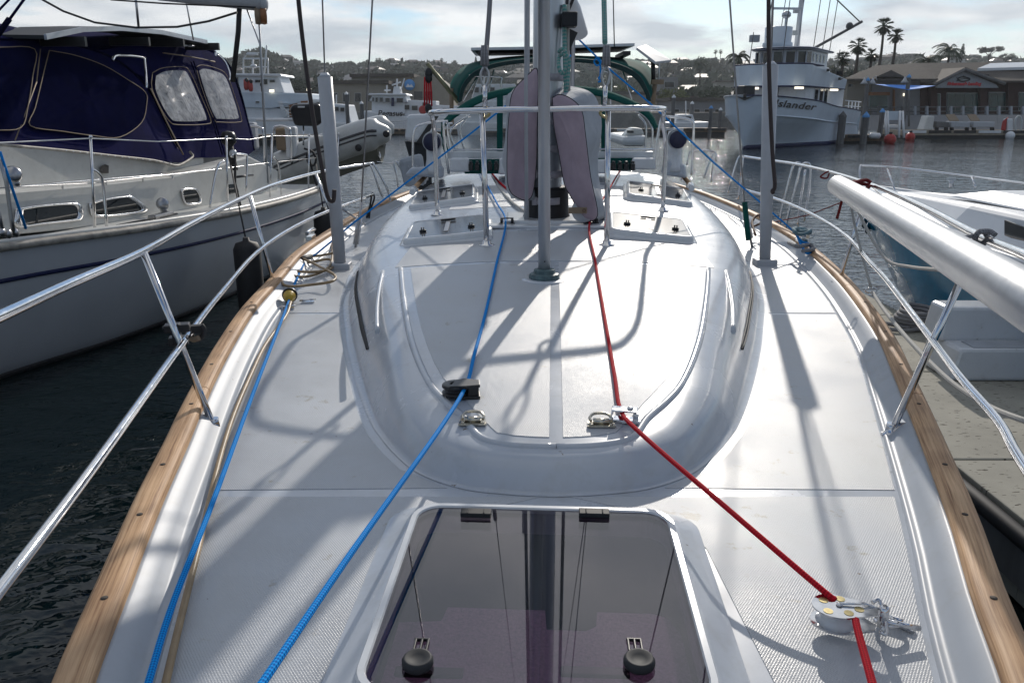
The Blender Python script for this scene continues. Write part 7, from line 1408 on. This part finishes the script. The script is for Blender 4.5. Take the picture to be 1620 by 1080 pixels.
TR = [('flat', 428, 84, 112, 520, 'broad spreading tree on the hilltop above the sport fishing boat'), ('round', 395, 96, 118, 500, 'dark round tree on the ridge left of the tuna tower'), ('round', 500, 96, 116, 620, 'dark tree on the ridge beside the dark sheathed stay'), ('round', 540, 100, 116, 640, 'ridge tree between the stay and the slim wire'), ('round', 555, 99, 118, 600, 'wide ridge tree right above the beige upper storey'), ('round', 576, 99, 118, 640, 'rounded ridge tree left of the twin skyline palms'),
      ('round', 607, 96, 118, 620, 'tallest ridge tree under the twin skyline palms'), ('round', 642, 105, 118, 660, 'small ridge tree left of the davit'), ('conifer', 753, 89, 108, 500, 'layered pine on the skyline beside the bimini corner'), ('conifer', 1520, 68, 100, 420, 'pointed conifer on the skyline above the restaurant'), ('flat', 1563, 73, 100, 430, 'domed pine on the skyline at the far right'),
      ('round', 1590, 86, 104, 430, 'small rounded tree right of the domed pine'), ('round', 1100, 96, 130, 420, 'dark tree beside the flat antenna on the hill'), ('round', 1125, 100, 120, 450, 'rounded tree between antenna and vessel on the hill'), ('round', 1125, 140, 178, 175, 'dark green tree behind the dock left of the fishing vessel'), ('round', 1060, 143, 180, 178, 'yellow green tree beside the bimini leg'), ('round', 1045, 152, 180, 180, 'low yellow green bush right of the dodger'),
      ('round', 985, 135, 165, 180, 'green tree seen through the clear bimini window'), ('round', 1170, 112, 135, 170, 'yellow tipped shrub behind the upper bulwark of the fishing vessel'), ('round', 470, 128, 160, 230, 'dark tree behind the sport fishing boat'), ('round', 515, 120, 150, 260, 'dark tree between the stay and the beige building'), ('round', 1345, 108, 135, 160, 'green tree left of the tall palms'), ('round', 1318, 106, 130, 170, 'dark tree behind the wheelhouse of the fishing vessel'), ('round', 930, 140, 165, 185, 'green tree right of the mast behind the bimini')]
for q in TR: tree(q[0], q[1], q[2], q[3], q[4], q[5], m='leafy' if 'yellow' in q[5] or 'clear bimini' in q[5] else 'leaf')
def palm(px, cy, base, y, label, R, kind='fan', group=None):
    a, b = AY(px, cy, y), AY(px - (px - 1390) * .0, base, y); h = a.z - b.z; t = thing('palm_tree', label, 'palm tree', b, group=group); R *= y / 1260
    MB().tube([(0, 0, 0), (.1, 0, h * .5), (.0, 0, h)], [.28, .2, .17], 8, smooth=3).build('trunk', M['trunk'], t)
    m_ = MB(); n = 44 if kind == 'fan' else 26
    for k in range(n):
        az = k * 2.399; el = math.radians(rn.uniform(-60, 80) if kind == 'fan' else rn.uniform(-10, 70)); D_ = V((math.cos(az) * math.cos(el), math.sin(az) * math.cos(el), math.sin(el)))
        if kind == 'fan':
            c = V((0, 0, h)) + D_ * R * .5; sd_ = D_.cross(V((0, 0, 1))).normalized()
            for j in range(9):
                f_ = (j - 4) / 4; d2 = (D_ + sd_ * f_ * .9 + V((0, 0, -.25))).normalized(); tip = c + d2 * R * .55 + V((0, 0, -.1 * R)); w_ = sd_ * .04 * R + V((0, 0, .04 * R)); m_.add([c - w_, c + w_, tip], [(0, 1, 2)])
            m_.tube([(0, 0, h), c], .03, 4)
        else:
            pts_ = [V((0, 0, h))]; L_ = R * rn.uniform(.85, 1.1); d2 = D_.copy(); 
            for j in range(8): pts_.append(pts_[-1] + d2 * L_ / 6); d2 = (d2 + V((0, 0, -.27))).normalized()
            sd_ = D_.cross(V((0, 0, 1))).normalized()
            for j in range(1, 8):
                for q in (-1, 1):
                    for e_ in (0, .33, .66): c = pts_[j] * (1 - e_) + pts_[j - 1] * e_; tip = c + sd_ * q * R * .2 + V((0, 0, -R * .13)) + (pts_[j] - pts_[j-1]) * .5; w_ = (pts_[j] - pts_[j-1]) * .16; m_.add([c - w_, c + w_, tip], [(0, 1, 2)])
            m_.tube(pts_, .04, 4)
    m_.build('crown', M['frond'], t, fix=False)
    if kind == 'fan':
        m2 = MB()
        for k in range(26): az = k * 2.4; q = V((math.cos(az), math.sin(az), 0)); c = V((0, 0, h - .1)) + q * .2; m2.add([c - V((0, 0, 0)), c + q * R * .28 - V((0, 0, R * .3)), c + q * .1 - V((0, 0, R * .75))], [(0, 1, 2)])
        m2.build('dead_skirt', M['trunk'], t, fix=False)
palm(1389, 42, 118, 130, 'tallest fan palm behind the restaurant roof', 15); palm(1410, 57, 116, 128, 'second tallest fan palm, right of the tallest', 13); palm(1352, 73, 122, 115, 'bushy fan palm at the left of the group of tall palms', 15); palm(1374, 87, 122, 118, 'shorter fan palm in front of the tallest one', 12); palm(1330, 93, 122, 112, 'lowest fan palm directly behind the vessel crane', 13)
palm(1164, 90, 150, 125, 'feather palm with drooping fronds left of the fishing vessel', 17, 'feather'); palm(1497, 80, 112, 140, 'large feather palm above the restaurant gable', 20, 'feather'); palm(1464, 98, 112, 138, 'low feather palm behind the restaurant ridge', 20, 'feather'); palm(1105, 100, 150, 260, 'dark palm on the slope right of the flat antenna', 12, 'feather')
for i, (px, cy) in enumerate(((597, 95), (601, 94.5), (617, 96), (699, 95), (721, 99), (1130, 82), (1138, 82), (1120, 95))):
    palm(px, cy, 112, 560, ('left of the twin palms', 'right of the twin palms', 'single palm right of the twin palms', 'thin palm above the davit', 'short palm between davit and bimini', 'left one of the slender pair', 'right one of the slender pair', 'squat palm below the slender pair')[i] + ' on the distant skyline', 3.2 if i < 5 else 3.6)
# scrub that covers the hill
# harbour air
hz = MB().box((0, 1100, 34), (5400, 3200, 71)); hzm = bpy.data.materials.new('harbour_air'); hzm.use_nodes = True; t = hzm.node_tree; t.nodes.clear()
pv = t.nodes.new('ShaderNodeVolumePrincipled'); pv.inputs['Density'].default_value = 0.00026; pv.inputs['Color'].default_value = (0.9, 0.95, 1, 1); pv.inputs['Anisotropy'].default_value = 0.2
mo = t.nodes.new('ShaderNodeOutputMaterial'); t.links.new(pv.outputs[0], mo.inputs['Volume'])
tag(hz.build('haze', hzm), 'thin pale air over the harbour', kind='stuff')
m_ = MB(); rs_ = random.Random(3)
for k in range(4200):
    y = 185 + 580 * rs_.random() ** .9; px = rs_.uniform(200, 1750); x = (px - 810) / F_PX * (y * cp + 5); R = rs_.uniform(2.0, 5.5); leaf_crown(m_, (x, y, hillz(x, y) + R * .45), R, 26, R * .33, rs_, .7)
for k in range(700):
    px = rs_.uniform(100, 1800); y = rs_.uniform(700, 765); x = (px - 810) / F_PX * (y * cp + 5); R = rs_.uniform(2, 5); leaf_crown(m_, (x, y, hillz(x, y) + R * .3), R, 30, R * .3, rs_, .7)
tag(m_.build('hillside_scrub', M['scrub'], fix=False), 'dense dark shrubs and trees covering the hillside', 'shrubs', kind='stuff')
